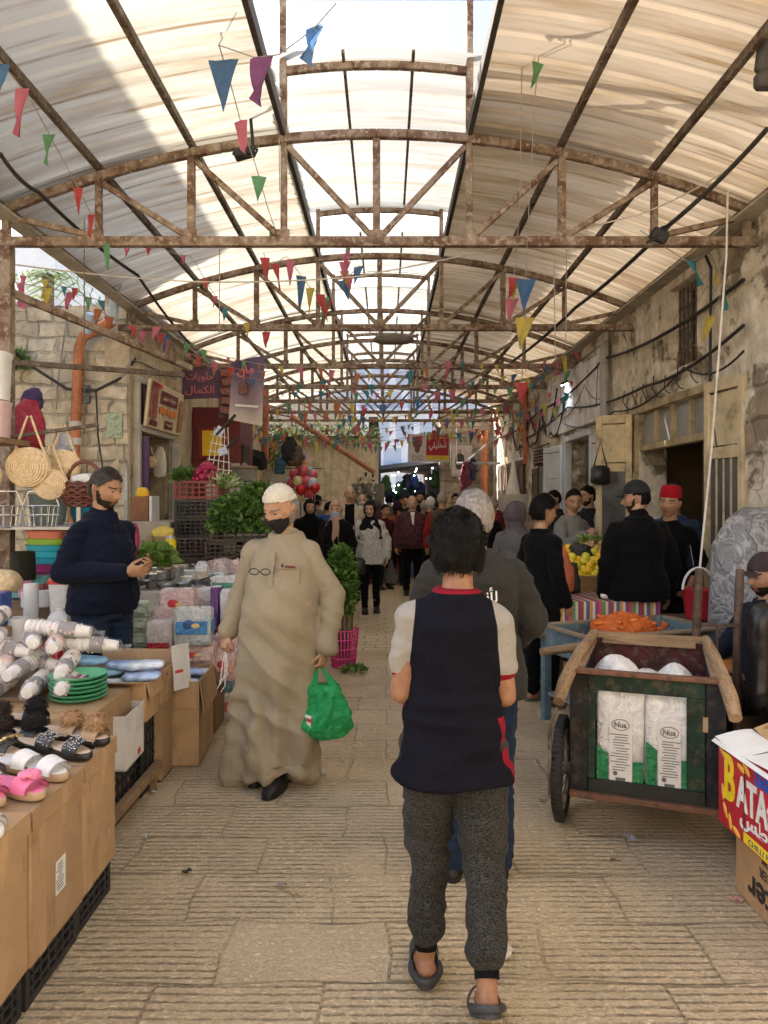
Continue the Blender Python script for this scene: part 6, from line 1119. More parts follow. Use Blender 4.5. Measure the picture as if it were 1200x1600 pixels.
b = MB(); [b.tube([(.07 * math.cos(a * 2.4) * (.3 + .7 * (a % 5) / 4), .07 * math.sin(a * 2.4) * (.3 + .7 * (a % 5) / 4), .05), (.09 * math.cos(a * 2.4) * (.4 + .6 * (a % 5) / 4), .09 * math.sin(a * 2.4) * (.4 + .6 * (a % 5) / 4), .62)], .013, 6) for a in range(44)]; place(b, 'stem_bundle', plain((.16, .11, .06), .8, .4, 20), (-.415, 7.25, .03), 0, 'brown bundle of herb stems standing in the pink basket', 'stems')
b = MB(); leaves(b, (-.425, 7.22, .80), (.13, .13, .30), 1500, .05, .02, 12, nmat=3, up=.2, dome=False); leaves(b, (-.44, 7.25, 1.05), (.10, .11, .12), 500, .05, .02, 13, nmat=3, dome=False); tag(b.build('parsley_bunch', LF, None, 180), 'tall bunch of green herbs above the pink basket', 'herbs')
b = MB(); leaves(b, (-.30, 7.0, .02), (.10, .16, .02), 50, .06, .02, 14, nmat=3); tag(b.build('fallen_leaves', LF, None, 180), 'green leaves fallen on the paving by the pink basket', 'leaves', None, 'stuff')
b = MB(); leaves(b, (0, 0, .09), (.13, .10, .07), 150, .10, .045, 15, nmat=2, up=.1, dome=False); b.ell((0, 0, .08), (.13, .10, .08), None, 14, 9, 2); o = b.build('lettuce', [leafm((.16, .28, .05)), leafm((.24, .36, .10)), LF[1]], None, 180, origin=(0, 0, 0)); o.location = (-2.16, 6.95, 1.02); tag(o, 'head of green lettuce lying behind the white kitchenware', 'lettuce')
place(MB().box((0, 0, .06), (.34, .3, .12), None, .01), 'cardboard_box', CARD, (-2.16, 6.95, .888), 0, 'small box under the lettuce on the pale table', 'box')
t = thing('juice_jar', 'bright yellow jar beside the black crates', 'jar', (-2.17, 7.45, 1.06)); b = MB(); b.lathe([(.001, 0), (.055, 0), (.058, .02), (.058, .15), (.045, .18)], n=20); b.build('jar_body', plastic((.85, .65, .01), .2), t, 50); b = MB(); b.lathe([(.046, .18), (.046, .21), (.001, .211)], n=20); b.build('lid', plain((.55, .6, .62), .3, metal=.5), t)
t = thing('wooden_cabinet', 'small brown wooden box with a white frame behind the vendor', 'cabinet', (-2.66, 8.1, 1.40)); b = MB(); b.box((0, 0, .13), (.2, .25, .26), None, .006); b.build('carcass', wood((.30, .14, .06), (.16, .07, .03), 2), t); b = MB(); b.box((.125, 0, .13), (.03, .27, .28), None, .004); b.build('front_frame', PAPER, t)
sack('yellow sponge on top of the brown wooden box', (-2.66, 8.1, 1.665), .14, .12, .10, plain((.75, .45, .03), .8), 'sponge', 3, .008); sack('yellow cloth pile left of the juice jar', (-2.32, 7.75, 1.25), .26, .2, .10, plain((.70, .50, .10), .8), 'cloth pile', 4, .01); sack('pink flowered bag beside the vendor', (-2.40, 7.0, 1.0), .14, .12, .42, plain((.5, .06, .14), .5, .6, 26), 'bag', 5, .01)
place(MB().box((0, 0, .7), (.8, .7, 1.39), None, .01), 'shop_counter', plain((.36, .31, .24), .7), (-2.66, 8.1, .004), 0, 'grey-beige shop counter behind the vendor', 'counter'); place(MB().box((0, 0, .1), (.3, .3, .2), None, .01), 'cardboard_box', CARD, (-2.32, 7.75, 1.05), 0, 'small box under the yellow cloth pile', 'box')
PIPE = plain((.46, .17, .07), .6, .35, 5); GPIPE = plain((.5, .47, .43), .5, .15)
def px(a, b_, Y): return P(a, b_, Y)
t = thing('drain_pipe', 'orange plastic drain pipe with a bend on the pale stone wall', 'pipe', (px(118, 700, 8.85).x, 8.85, .004))
b = MB(); b.tube([px(114, 1000, 8.85), px(116, 720, 8.85), px(121, 600, 8.85), px(124, 542, 8.85), px(130, 526, 8.84), px(176, 502, 8.6)], .062, 14); b.build('pipe', PIPE, t, 60, W=True)
b = MB(); [b.tube([px(118, y, 8.85) + Vector((0, 0, -.04)), px(118, y, 8.85) + Vector((0, 0, .04))], .072, 14) for y in (664, 690)]; b.build('coupling', GPIPE, t, 60, W=True)
b = MB(); b.tube([px(138, 520, 8.7), px(142, 490, 8.6)], .055, 12); b.tube([px(176, 505, 8.5), px(182, 440, 8.4)], .05, 12); tag(b.build('grey_pipe', plain((.42, .50, .58), .5)), 'grey plastic pipe joining the orange drain pipe under the eave', 'pipe')
t = thing('meter_box', 'pair of small dark electric boxes on the stone wall', 'meter', px(134, 620, 8.95))
for i in range(2): b = MB(); q = px(134, 624 - 16 * i, 8.93); b.box(q, (.10, .05, .10), None, .008); b.build('case', plain((.10, .11, .13), .5), t, W=True)
def cable(name, label, pts, r_, m_, sag=0, cat='cable', n=10):
    P_ = [Vector(p) for p in pts]; out = []
    for a, e in zip(P_[:-1], P_[1:]):
        for i in range(n): u = i / n; q = a.lerp(e, u); q.z -= sag * 4 * u * (1 - u); out.append(q)
    out.append(P_[-1]); b = MB(); b.tube(out, r_, 6); return tag(b.build(name, m_, None, 60), label, cat)
CBL = plain((.035, .03, .028), .6); CBG = plain((.32, .29, .25), .6)
cable('cable', 'thick dark cable sagging across the stone wall at left', [px(0, 525, 8.2), px(38, 565, 8.6), px(105, 608, 8.8), px(150, 610, 8.9), px(190, 590, 9.0), px(212, 560, 9.1)], .017, CBL)
cable('cable', 'grey conduit bending over the sweets sign', [px(190, 590, 8.95), px(205, 562, 9.0), px(222, 566, 9.4), px(275, 592, 10.8)], .015, CBG)
cable('cable', 'thin pale cable hanging beside the orange pipe', [px(105, 490, 8.9), px(90, 600, 8.9), px(88, 640, 8.9)], .010, CBG); cable('cable', 'thin dark cable hanging right of the electric boxes', [px(150, 610, 8.9), px(153, 680, 8.9), px(166, 770, 8.9)], .010, CBL)
b = MB(); leaves(b, px(22, 570, 8.8), (.12, .1, .16), 220, .12, .02, 22, nmat=2); tag(b.build('wall_plant', [LF[1], LF[0]], None, 180), 'green plant growing on the stone wall at the left edge', 'plant')
b = MB(); rd = random.Random(4); c = px(75, 430, 12.0)
for i in range(9):
    a = i * .7; pts = [c + Vector((math.cos(a) * .95 * u, math.sin(a) * .6 * u, .5 * u - 1.0 * u * u)) for u in np.linspace(0, 1, 9)]
    for j in range(8):
        for s in (-1, 1): q = pts[j]; d = (pts[j + 1] - q).normalized(); sd = d.cross(Vector((0, 0, 1))).normalized() * s; b.add([q, q + sd * .30 + d * .15 - Vector((0, 0, .10)), q + d * .05], [(0, 1, 2)])
b.tube([c - Vector((0, 0, 4.5)), c], .1, 8, 1); tag(b.build('palm_tree', [leafm((.16, .22, .09)), WOOD], None, 180), 'palm fronds behind the stone wall under the roof edge', 'palm')
b = MB(); b.box(px(178, 665, 8.97), (.20, .02, .30)); tag(b.build('torn_poster', plain((.36, .42, .30), .7, .6, 30)), 'torn green and white poster on the corner of the stone wall', 'poster')
def sign_text(par, s, w, M, m_, h=None, bold=.01, nm='lettering'): q = MB(); q.join(text_mb(s, w, h, bold), M); return q.build(nm, m_, par, 0)
CREAM = plain((.62, .53, .36), .5, .1, 4); MAROON = plain((.14, .018, .02), .55, .2, 5); PURPLE = plain((.075, .03, .10), .55, .2, 5); ORANGE = plain((.70, .22, .04), .5, .25, 30); WHITE_T = plain((.72, .70, .68), .6, .05); REDT = plain((.55, .05, .05), .5)
GREYW = plain((.46, .43, .38), .6, .2, 5)
FACE_R = RZ(90)                                            # local XZ lettering turned to face the street from the left wall
y0, y1 = 9.18, 10.72
t = thing('shop_doorway', 'grey white framed door of the small shop under the sweets sign', 'shop front', (XL, 9.95, .004))
b = MB()
for y in (-.77, .77): b.box((.03, y, 1.25), (.10, .08, 2.5), None, .006)
b.box((.03, 0, 2.52), (.10, 1.62, .08), None, .006); b.box((.03, 0, 3.12), (.08, 1.62, .07), None, .006); [b.box((.03, y, 2.82), (.08, .07, .56), None, .006) for y in (-.77, .77)]; b.build('door_frame', GREYW, t)
for y, a in ((-.70, 60), (.70, -60)): b = MB(); b.box((.10, y, 1.22), (.12, .04, 2.4), None, .005); b.build('door_leaf', [PURPLE, GREYW][y > 0], t)
t = thing('sweets_sign', 'cream and maroon picture sign with orange sweets over the small shop door', 'sign', (XL + .13, 10.02, 2.56)); b = MB(); b.box((0, 0, .29), (.04, 1.52, .60), (0, R(6), 0), .005); b.build('board', CREAM, t)
M0 = TR(.035, 0, .29) @ Matrix.Rotation(R(6), 4, 'Y') @ RZ(90)
def plate(par, M, x, z, w, h, m_, nm='panel', d=.004): b = MB(); b.box((x, -.002, z), (w, d, h), None, .001); q = MB(); q.join(b, M); return q.build(nm, m_, par, 0)
plate(t, M0, .05, .13, .74, .16, MAROON); sign_text(t, ar('حلويات سهير'), .62, M0 @ TR(.05, -.005, .13), CREAM, .085)
b = MB(); [b.box((-.28 + .155 * i, -.004, -.04 - .012 * (i % 2)), (.13, .004, .09), (0, R(8 * (i % 3 - 1)), 0), .002) for i in range(5)]; q = MB(); q.join(b, M0); q.build('orange_sweets', ORANGE, t, 0)
plate(t, M0, .12, -.21, .34, .10, MAROON); sign_text(t, ar('للحلويات'), .26, M0 @ TR(.12, -.005, -.21), CREAM, .05); plate(t, M0, -.58, .05, .26, .46, plain((.34, .10, .08), .5, .6, 14)); plate(t, M0, .64, -.03, .20, .44, plain((.45, .20, .08), .5, .6, 14)); plate(t, M0, -.54, -.24, .30, .07, MAROON); plate(t, M0, -.50, .25, .36, .06, REDT)
b = MB(); b.box((XL + .02, 9.30, 2.86), (.05, .18, .52)); tag(b.build('purple_panel', PURPLE), 'narrow purple panel left of the sweets sign', 'panel')
for i in range(22):
    y = 9.25 + 1.3 * random.random(); z = .55 + 1.5 * random.random(); b = MB(); b.box((0, 0, .06), (.1, random.uniform(.06, .2), random.uniform(.08, .16)), None, .006); place(b, 'shop_goods', plain(random.choice(((.4, .1, .03), (.05, .1, .2), (.4, .35, .25), (.3, .25, .05), (.12, .03, .03))), .5), (XL - .55, y, z), 0, 'small coloured package on the shelves inside the small left shop', 'package', 'packages in the small left shop')
straw_bag('small straw bag hanging in the small shop doorway', px(234, 722, 9.9), .09, 5); sack('white paper bag hanging in the small shop doorway', px(250, 745, 10.3), .18, .1, .42, plain((.66, .62, .52), .8), 'paper bag', 3, .01)
t = thing('sweet_kiosk', 'maroon fronted sweet shop kiosk with a yellow panel beside the radishes', 'kiosk', (-2.72, 11.9, .004))
b = MB(); b.box((0, .5, 1.55), (.78, 1.1, 3.1), None, .01); b.build('carcass', MAROON, t); b = MB(); b.box((.40, .3, 1.3), (.04, .5, 2.4)); b.build('dark_shelf', M_DARKIN, t)
b = MB(); b.box((-.05, -.075, 2.52), (.46, .03, .50), None, .004); b.build('panel_frame', plain((.20, .02, .015), .5), t); b = MB(); b.box((-.05, -.095, 2.52), (.32, .02, .40), None, .003); b.build('yellow_panel', plain((.80, .52, .02), .45, .08), t); b = MB(); b.box((.31, -.06, 1.2), (.14, .03, 2.0)); b.build('white_door', GREYW, t)
t = thing('kamal_sign', 'dark maroon sign board with red Arabic lettering hung across the street side', 'sign', px(313, 622, 11.3)); b = MB(); b.box((0, 0, .22), (.60, .05, .45), (0, R(-2), 0), .004); b.build('board', plain((.10, .055, .11), .6, .3, 6), t)
ROSE = plain((.55, .16, .15), .5, .1); sign_text(t, ar('حلويات'), .42, TR(0, -.03, .315), ROSE, .15, .012); sign_text(t, ar('الكمال'), .44, TR(.0, -.03, .11), ROSE, .15, .012)
t = thing('picture_banner', 'narrow dark banner with brown chocolate pictures between the two sweet signs', 'banner', px(352, 652, 11.0)); b = MB(); b.grid(lambda u, v: (-.10 + .24 * u, .02 * math.sin(u * 5 + v * 3), .74 * v), 6, 10); b.build('cloth', plain((.10, .04, .06), .5, .5, 8), t)
for i in range(5): b = MB(); b.box((.02 + .02 * (i % 2), -.035, .1 + .14 * i), (.17, .01, .10), (0, R(10 - 5 * i), 0), .004); b.build('chocolate', plain((.22, .08, .06), .4, .5, 30), t)
t = thing('kamal_banner', 'loose mauve plastic banner with red Arabic lettering and its lower edge curling', 'banner', px(384, 655, 10.4))
kb = NT('banner_print'); gx, gy, gz = kb.sep(kb.gen()); BAN = kb.fin(kb.ramp(kb.math('ADD', gz, kb.math('MULTIPLY', kb.math('SUBTRACT', kb.noise(3), .5), .2)), [(.05, (.55, .48, .42)), (.35, (.30, .22, .27)), (.8, (.09, .06, .14))]), .35, kb.bump(kb.noise(5, 3), .4, .03))
bf = lambda u, v: (-.24 + .48 * u + .03 * v, .05 * math.sin(u * 4 + v * 2) - .10 * max(0, .25 - v) * math.sin(u * 3), -.10 * u * (1 - v) + .80 * v + .09 * u * v); b = MB(); b.grid(bf, 16, 20); b.build('cloth', BAN, t, 180)
sign_text(t, ar('كمال'), .33, TR(.05, -.045, .68) @ Matrix.Rotation(R(-9), 4, 'Y'), plain((.70, .18, .16), .5), .16, .014); b = MB(); b.box((-.03, -.05, .42), (.13, .02, .16), (0, R(-4), 0), .004); b.build('chocolate_picture', plain((.16, .06, .05), .4, .5, 30), t); b = MB(); b.box((.02, -.05, .18), (.32, .006, .03), (0, R(4), 0)); b.build('address_line', WHITE_T, t)
t = thing('wire_display', 'white wire stand with hanging cards and black sticks above the crates', 'stand', px(330, 760, 9.4)); b = MB()
a0 = px(312, 735, 9.4) - t.location
for i in range(5): b.tube([px(322 + 9 * i, 740, 9.4) - t.location, px(336 + 5 * i, 668 + 6 * (i % 2), 9.4) - t.location], .006, 5)
for i in range(5): b.tube([px(322 + 2 * i, 730 - 13 * i, 9.4) - t.location, px(362 - 2 * i, 736 - 13 * i, 9.4) - t.location], .006, 5)
b.build('wire', WHITE_T, t); b = MB(); b.bar(px(338, 680, 9.3) - t.location, px(368, 648, 9.3) - t.location, .05, .03); b.bar(px(355, 700, 9.3) - t.location, px(372, 684, 9.3) - t.location, .05, .03); b.build('black_stick', M_BLACK, t); b = MB(); b.box(px(343, 674, 9.3) - t.location, (.10, .01, .12), (0, R(30), 0)); b.box(px(348, 705, 9.3) - t.location, (.11, .01, .09), (0, R(-20), 0)); b.build('card', plain((.55, .6, .75), .5), t)
pot('big steel urn on a stall beyond the radishes', px(382, 752, 10.2), .16, .20, (.45, .45, .43), 'urn', .8); b = MB(); b.lathe([(.17, .0), (.19, .02), (.16, .05), (.05, .06), (.03, .09), (.001, .1)], n=20); place(b, 'urn_lid', plain((.2, .14, .08), .6), px(382, 734, 10.2), 0, 'brown lid on top of the big steel urn', 'tray')  # second object is the urn's lid, set as a thing of its own
place(MB().box((0, 0, .93), (.9, .7, 1.86), None, .01), 'shop_counter', plain((.34, .31, .26), .7, .2), (-2.0, 10.4, .004), 0, 'grey counter carrying the steel urn', 'counter')
b = MB(); b.box((0, 0, 1.15), (.62, .06, 2.3), None, .005); [b.box((q, -.04, 1.3), (.02, .02, 2.0)) for q in (-.2, 0, .2)]; place(b, 'metal_door', plain((.50, .48, .42), .6, .15, 4), (-2.95, 18.9, .004), 0, 'pale grey metal door leaf with notices at the far left corner', 'door'); b = MB(); b.box((0, 0, 1.15), (.55, .06, 2.25), None, .005); place(b, 'metal_door', plain((.54, .52, .47), .6, .15, 4), (-2.3, 18.95, .004), 0, 'pale grey metal door leaf right of the one with notices', 'door'); b = MB(); b.box((0, 0, 0), (.42, .01, .5)); o = place(b, 'notice', WHITE_T, (-2.35, 18.9, 1.95), R(2), 'white paper notice on the far grey door', 'notice'); b = MB(); [b.box((0, -.008, -.18 + .09 * i), (.32 - .05 * (i % 2), .004, .04)) for i in range(5)]; b.build('writing', INK, o)
b = MB(); b.tube([px(414, 560, 17), px(414, 720, 17)], .09, 10); tag(b.build('drain_pipe', plain((.40, .13, .06), .5, .3)), 'rust red drain pipe at the far left corner', 'pipe'); b = MB(); b.tube([px(455, 650, 18.6), px(585, 738, 18.9)], .07, 10); tag(b.build('drain_pipe', plain((.42, .19, .11), .6, .3)), 'long slanting rust red pipe across the yellowish end wall', 'pipe')
b = MB()
for i in range(16): leaves(b, (-3.0 + .18 * i, 19.3, 3.30 + .1 * math.sin(i * 2)), (.2, .15, .16), 60, .14, .02, 30 + i, nmat=2, dome=False, up=.2)
leaves(b, (-2.7, 18.8, 2.9), (.4, .2, .4), 300, .16, .02, 60, nmat=2, dome=False, up=-.6); tag(b.build('wall_plants', [leafm((.14, .20, .06)), leafm((.10, .17, .04))], None, 180), 'green creeper along the top of the yellowish end wall', 'creeper', None, 'stuff')
BC = [((.55, .02, .03), 'red'), ((.55, .10, .14), 'pink'), ((.10, .13, .35), 'dark blue'), ((.62, .56, .30), 'pale yellow'), ((.20, .34, .32), 'grey-green'), ((.60, .18, .04), 'orange'), ((.50, .06, .10), 'crimson'), ((.28, .16, .40), 'violet'), ((.45, .48, .58), 'silver blue')]
t0 = {}
for i, (bx, by, ci) in enumerate(((470, 765, 0), (485, 770, 6), (465, 747, 0), (478, 752, 1), (488, 742, 1), (475, 745, 2), (466, 752, 3), (483, 738, 4), (470, 726, 5), (474, 735, 1), (460, 742, 6), (456, 755, 1), (492, 762, 0), (468, 775, 3), (470, 714, 7), (488, 755, 8), (478, 768, 0))):
    c, nm = BC[ci]; q = px(bx, by, 13.6 + .12 * (i % 3)); b = MB(); b.lathe([(.001, -.13), (.018, -.125), (.008, -.115), (.05, -.09), (.095, -.03), (.102, .02), (.085, .07), (.045, .10), (.001, .108)], n=18); o = place(b, 'balloon', plastic(c, .2), q, 0, f'{nm} balloon in the bunch by the blue jacket, {["upper", "middle", "lower"][0 if by < 735 else 1 if by < 755 else 2]} part of the bunch', 'balloon', 'bunch of balloons', 60)
    b = MB(); b.tube([(0, 0, -.13), (.01, 0, -.5)], .003, 4); b.build('string', WHITE_T, o)
b = MB(); b.ell((0, 0, 0), .10, None, 18, 12); [b.ell((.085 * math.cos(a * 2.4) * math.sin(1 + .5 * (a % 4)), .085 * math.sin(a * 2.4) * math.sin(1 + .5 * (a % 4)), .085 * math.cos(1 + .5 * (a % 4))), .03, None, 8, 6, 1) for a in range(14)]; place(b, 'toy_football', [WHITE_T, M_BLACK], px(464, 705, 13.6), 0, 'black and white toy football above the balloons', 'ball')
for i, (bx, by, s_) in enumerate(((453, 722, 1.4), (463, 728, 1.2), (401, 730, 1.0), (408, 733, 1.0), (438, 740, .9))): sack(('black hat bundle left of the balloons', 'brown fur hat beside the balloons', 'black hanging hat, left of two by the grey doors', 'black hanging hat, right of two by the grey doors', 'blue toy under the hats')[i], px(bx, by, 13.4), .22 * s_, .15, .32 * s_, plain(((.02, .02, .02), (.09, .06, .045), (.015, .015, .015), (.015, .015, .015), (.03, .08, .14))[i], .9), 'hat', i, .03)
b = MB(); [b.bar((0, 0, 0), (0, 0, 2.6), .03, .03), b.bar((-.5, 0, 1.6), (.5, 0, 1.6), .02, .02), b.bar((-.4, 0, 2.2), (.4, 0, 2.2), .02, .02)]; place(b, 'hat_stand', M_DARKSTEEL, (-1.6, 13.9, .004), 0, 'thin steel stand the balloons and hats hang from', 'stand')
place(MB().box((0, 0, .5), (1.3, .8, 1.0), None, .01), 'stall_table', plain((.3, .2, .16), .7, .5, 12), (-1.9, 13.3, .004), 0, 'covered stall table below the balloons', 'table')
t = thing('restaurant_sign', 'red and white restaurant sign with a figure and arrows over the passage mouth', 'sign', px(670, 722, 17.2)); b = MB(); b.box((0, 0, .32), (.96, .06, .64), (0, R(1.5), 0), .004); b.build('board', plain((.62, .58, .56), .5, .06), t)
b = MB(); b.box((.20, -.034, .385), (.52, .006, .48), (0, R(1.5), 0)); b.build('red_field', plain((.38, .012, .03), .5, .08), t); b = MB(); b.box((.20, -.036, .10), (.52, .008, .10), (0, R(1.5), 0)); b.build('yellow_band', plain((.72, .50, .04), .5, .08), t)
sign_text(t, ar('مطعم و فرن'), .44, TR(.20, -.040, .56), plain((.75, .55, .05), .5), .10, .015); sign_text(t, ar('الخليلي'), .40, TR(.20, -.040, .36), WHITE_T, .20, .02); sign_text(t, ar('فرع البلد'), .26, TR(.20, -.042, .10), INK, .05, .01)
b = MB()
for i in range(3): b.box((.06 + .14 * i, -.040, .024), (.09, .006, .014)); b.prism([(.10 + .14 * i, -.040, .045), (.10 + .14 * i, -.040, .003), (.125 + .14 * i, -.040, .024)], (0, -.004, 0))
b.build('arrows', WHITE_T, t, 0)
b = MB(); b.ell((-.27, -.036, .45), (.11, .008, .14)); b.ell((-.27, -.04, .30), (.06, .008, .09)); b.build('figure', plain((.16, .07, .05), .6, .5, 30), t); b = MB(); [b.tube([(-.27 + s * .07 + .05 * math.cos(a), -.038, .10 + .05 * math.sin(a)) for a in np.linspace(0, 6.28, 14, endpoint=False)], .007, 5, close=True) for s in (-1, 1)]; b.build('wheels', INK, t)
t = thing('framed_poster', 'faded framed picture of a seated figure in dark clothes on the far stone wall', 'poster', px(722, 745, 20.2)); b = MB(); b.box((0, 0, .44), (.62, .04, .90), None, .004); b.build('frame', plain((.24, .20, .17), .6), t); b = MB(); b.box((0, -.025, .44), (.56, .01, .84)); b.build('picture', plain((.46, .42, .40), .6, .3, 7), t); b = MB(); b.ell((-.06, -.03, .68), (.05, .006, .07), None, 12, 8, 1); b.secs([(-.06, -.03, .2, .09, .006), (-.06, -.03, .4, .13, .008), (-.06, -.03, .58, .11, .008), (-.06, -.03, .63, .04, .006)], 16); b.build('seated_figure', [plain((.04, .04, .045), .6), plain((.3, .22, .18), .6)], t)
b = MB(); b.tube([px(757, 672, 19.9), px(757, 775, 19.9)], .09, 10); tag(b.build('drain_pipe', plain((.40, .13, .05), .5, .25)), 'rust orange drain pipe at the far right corner', 'pipe')
b = MB(); b.bar(px(714, 724, 18.6), px(782, 724, 18.0), .05, .06); b.bar(px(728, 722, 18.6), px(775, 682, 18.0), .04, .04); b.bar(px(714, 670, 18.6), px(714, 724, 18.6), .03, .03); tag(b.build('awning_bracket', plain((.38, .37, .36), .5, .2)), 'grey steel awning bracket near the far right corner', 'bracket')
sack('red and blue clothes hanging below the framed poster', px(728, 770, 18.4), .3, .2, .75, plain((.22, .06, .10), .8, .8, 20), 'clothes', 2, .05); sack('dark blue clothes beside the red hanging ones', px(738, 748, 18.4), .2, .2, .5, plain((.05, .06, .14), .8, .6, 20), 'clothes', 4, .05)
for i in range(60):
    q = px(560 + 26 * random.random(), 738 + 60 * random.random(), 17.4 + .6 * random.random()); b = MB(); b.ell((0, 0, 0), (.03, .02, random.uniform(.02, .07)), None, 8, 6); place(b, 'trinket', plain(random.choice(((.5, .5, .48), (.03, .03, .03), (.3, .25, .12), (.12, .1, .1))), .3, metal=.4), q, 0, 'small trinket on the jewellery stand left of the passage', 'trinket', 'trinkets left of the passage', 60)
b = MB(); b.box((0, 0, 1.0), (.8, .1, 2.0)); [b.box((-.3 + .2 * i, -.06, 1.2), (.015, .015, 1.6)) for i in range(4)]; place(b, 'display_stand', plain((.2, .18, .15), .6, .4), (px(575, 760, 18.2).x, 18.2, .004), 0, 'grey display stand of trinkets left of the passage', 'stand')
for i in range(26):
    q = px(600 + 85 * random.random(), 728 + 42 * random.random(), 20.0 + 5 * random.random()); b = MB(); b.ell((0, 0, 0), .022, None, 8, 6); place(b, 'light_bulb', emit((.8, .9, 1), 5), q, 0, 'tiny white bulb hanging in the dark passage', 'light bulb', 'bulbs in the dark passage', 60)
for i in range(18):
    q = px(600 + 85 * random.random(), 760 + 40 * random.random(), 19.6 + 3 * random.random()); sack('coloured goods hung along the sides of the dark passage', q, .25, .2, .4, plain(random.choice(((.03, .06, .2), (.2, .03, .05), (.05, .12, .05), (.12, .1, .15), (.03, .03, .04))), .7, .5, 20), 'hanging goods', i, .05)['group'] = 'goods in the dark passage'
for i, (x, y, w, c) in enumerate(((-.05, 14.6, .9, (.45, .10, .09)), (.35, 15.6, .9, (.16, .2, .34)), (-.4, 15.9, .8, (.5, .42, .36)))): place(MB().box((0, 0, .42), (w, .7, .84), None, .02), 'stall_table', plain(c, .8, .5, 15), (x, y, .004), 0, ('far stall with a red patterned cover', 'far stall with a blue patterned cover', 'far stall with a pale cover')[i], 'table')
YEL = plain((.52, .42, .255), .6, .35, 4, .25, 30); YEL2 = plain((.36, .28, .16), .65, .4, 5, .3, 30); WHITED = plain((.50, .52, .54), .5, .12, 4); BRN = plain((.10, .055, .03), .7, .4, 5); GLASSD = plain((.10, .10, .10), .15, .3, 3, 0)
def leaf_door(label, hinge, ang, w, h, m_, glazed=True, slats=0, z0=.02, sticker=False):
    """a door leaf hinged at 'hinge', local +x runs along the leaf"""
    t = thing('shutter_door', label, 'door', (hinge[0], hinge[1], z0), R(ang)); s = .075; b = MB()
    for x in (s / 2, w - s / 2): b.box((x, 0, h / 2), (s, .045, h), None, .005)
    zs = [0, .12, h * .44, h * .50, h * .80, h - .1]
    for z in (0.06, h * .40, h * .76, h - .05): b.box((w / 2, 0, z), (w - 2 * s - .002, .043, .10), None, .005)
    b.build('frame', m_, t); b = MB(); b.box((w / 2, .004, (h * .4 + .1) / 2 + .02), (w - 2 * s, .018, h * .4 - .12)); b.box((w / 2, .004, h * .87), (w - 2 * s, .018, h * .17)); b.build('panel', m_, t)
    b = MB(); b.box((w / 2, .008, h * .58), (w - 2 * s, .008, h * .34)); p = b.build('pane', GLASSD if glazed else m_, t)
    b = MB(); [b.box((s + (w - 2 * s) * i / 4, -.008, h * .58), (.014, .014, h * .35)) for i in (1, 2, 3)]; b.build('bars', m_, p)
    if sticker: b = MB(); [b.box((w * .5 + .05 * math.sin(i * 3), -.012 + .006, h * (.12 + .045 * i)), (.22, .004, .10), (0, R(9 * math.sin(i * 5)), 0)) for i in range(5)]; b.build('torn_stickers', plain((.42, .46, .48), .7, .6, 20), t, 0)
    b = MB(); b.box((w - .04, -.035, h * .44), (.05, .04, .12), None, .006); b.tube([(w - .04, -.06, h * .42), (w - .04, -.06, h * .48)], .02, 8); b.build('lock', rust((.2, .17, .13)), t); return t
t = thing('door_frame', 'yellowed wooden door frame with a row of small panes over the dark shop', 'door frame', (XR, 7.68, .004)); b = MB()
for y in (-.99, .99): b.box((.04, y, 1.31), (.14, .09, 2.62), None, .006)
b.box((.04, 0, 2.66), (.16, 2.1, .08), None, .006); b.box((.05, 0, 2.22), (.10, 1.88, .07), None, .006); [b.box((.05, y, 2.44), (.08, .05, .36), None, .004) for y in (-.47, .0, .47)]; b.build('frame', YEL2, t); b = MB(); b.box((.06, 0, 2.44), (.01, 1.86, .36)); b.build('pane', plain((.26, .25, .235), .12, .2, 2, 0), t)
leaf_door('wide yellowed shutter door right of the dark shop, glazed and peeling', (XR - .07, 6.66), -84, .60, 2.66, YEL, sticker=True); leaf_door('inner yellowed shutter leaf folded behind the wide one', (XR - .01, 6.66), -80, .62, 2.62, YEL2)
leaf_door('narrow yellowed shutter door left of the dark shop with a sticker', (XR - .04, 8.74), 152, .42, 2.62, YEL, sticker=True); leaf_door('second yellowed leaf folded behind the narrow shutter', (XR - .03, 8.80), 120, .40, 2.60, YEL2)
b = MB(); [b.box((XR + .9 + .05 * math.sin(i * 7), 8.2 + .45 * math.sin(i * 3), 1.55 + .13 * (i % 4)), (.03, .26, .2), (R(7 * math.sin(i)), 0, 0)) for i in range(9)]; o = tag(b.build('old_posters', plain((.26, .25, .23), .7, .7, 12)), 'torn old posters pasted on the partition inside the dark shop', 'posters'); b = MB(); b.box((XR + .96, 8.2, 1.2), (.05, 1.8, 2.4)); tag(b.build('partition', plain((.16, .10, .06), .8, .4, 4)), 'brown wooden partition inside the dark shop', 'partition')
t = thing('barred_window', 'tall dark window with iron bars above the yellowed door', 'window', (XR + .1, 7.37, 2.96)); b = MB(); b.box((.15, 0, .42), (.02, .7, .84)); b.build('pane', plain((.02, .02, .022), .2), t); b = MB(); [b.box((0, -.30 + .1 * i, .42), (.018, .018, .83)) for i in range(7)]; [b.box((.003, 0, z), (.014, .69, .018)) for z in (.2, .42, .64)]; b.build('bars', M_DARKSTEEL, t)
b = MB(); b.tube([(XR - .07, 9.75, .02), (XR - .07, 9.75, 3.72)], .06, 12); [b.tube([(XR - .07, 9.75, z), (XR - .07, 9.75, z + .07)], .07, 12) for z in (1.2, 3.2)]; tag(b.build('drain_pipe', plain((.34, .33, .32), .5, .2)), 'grey drain pipe on the right wall left of the yellowed door', 'pipe')
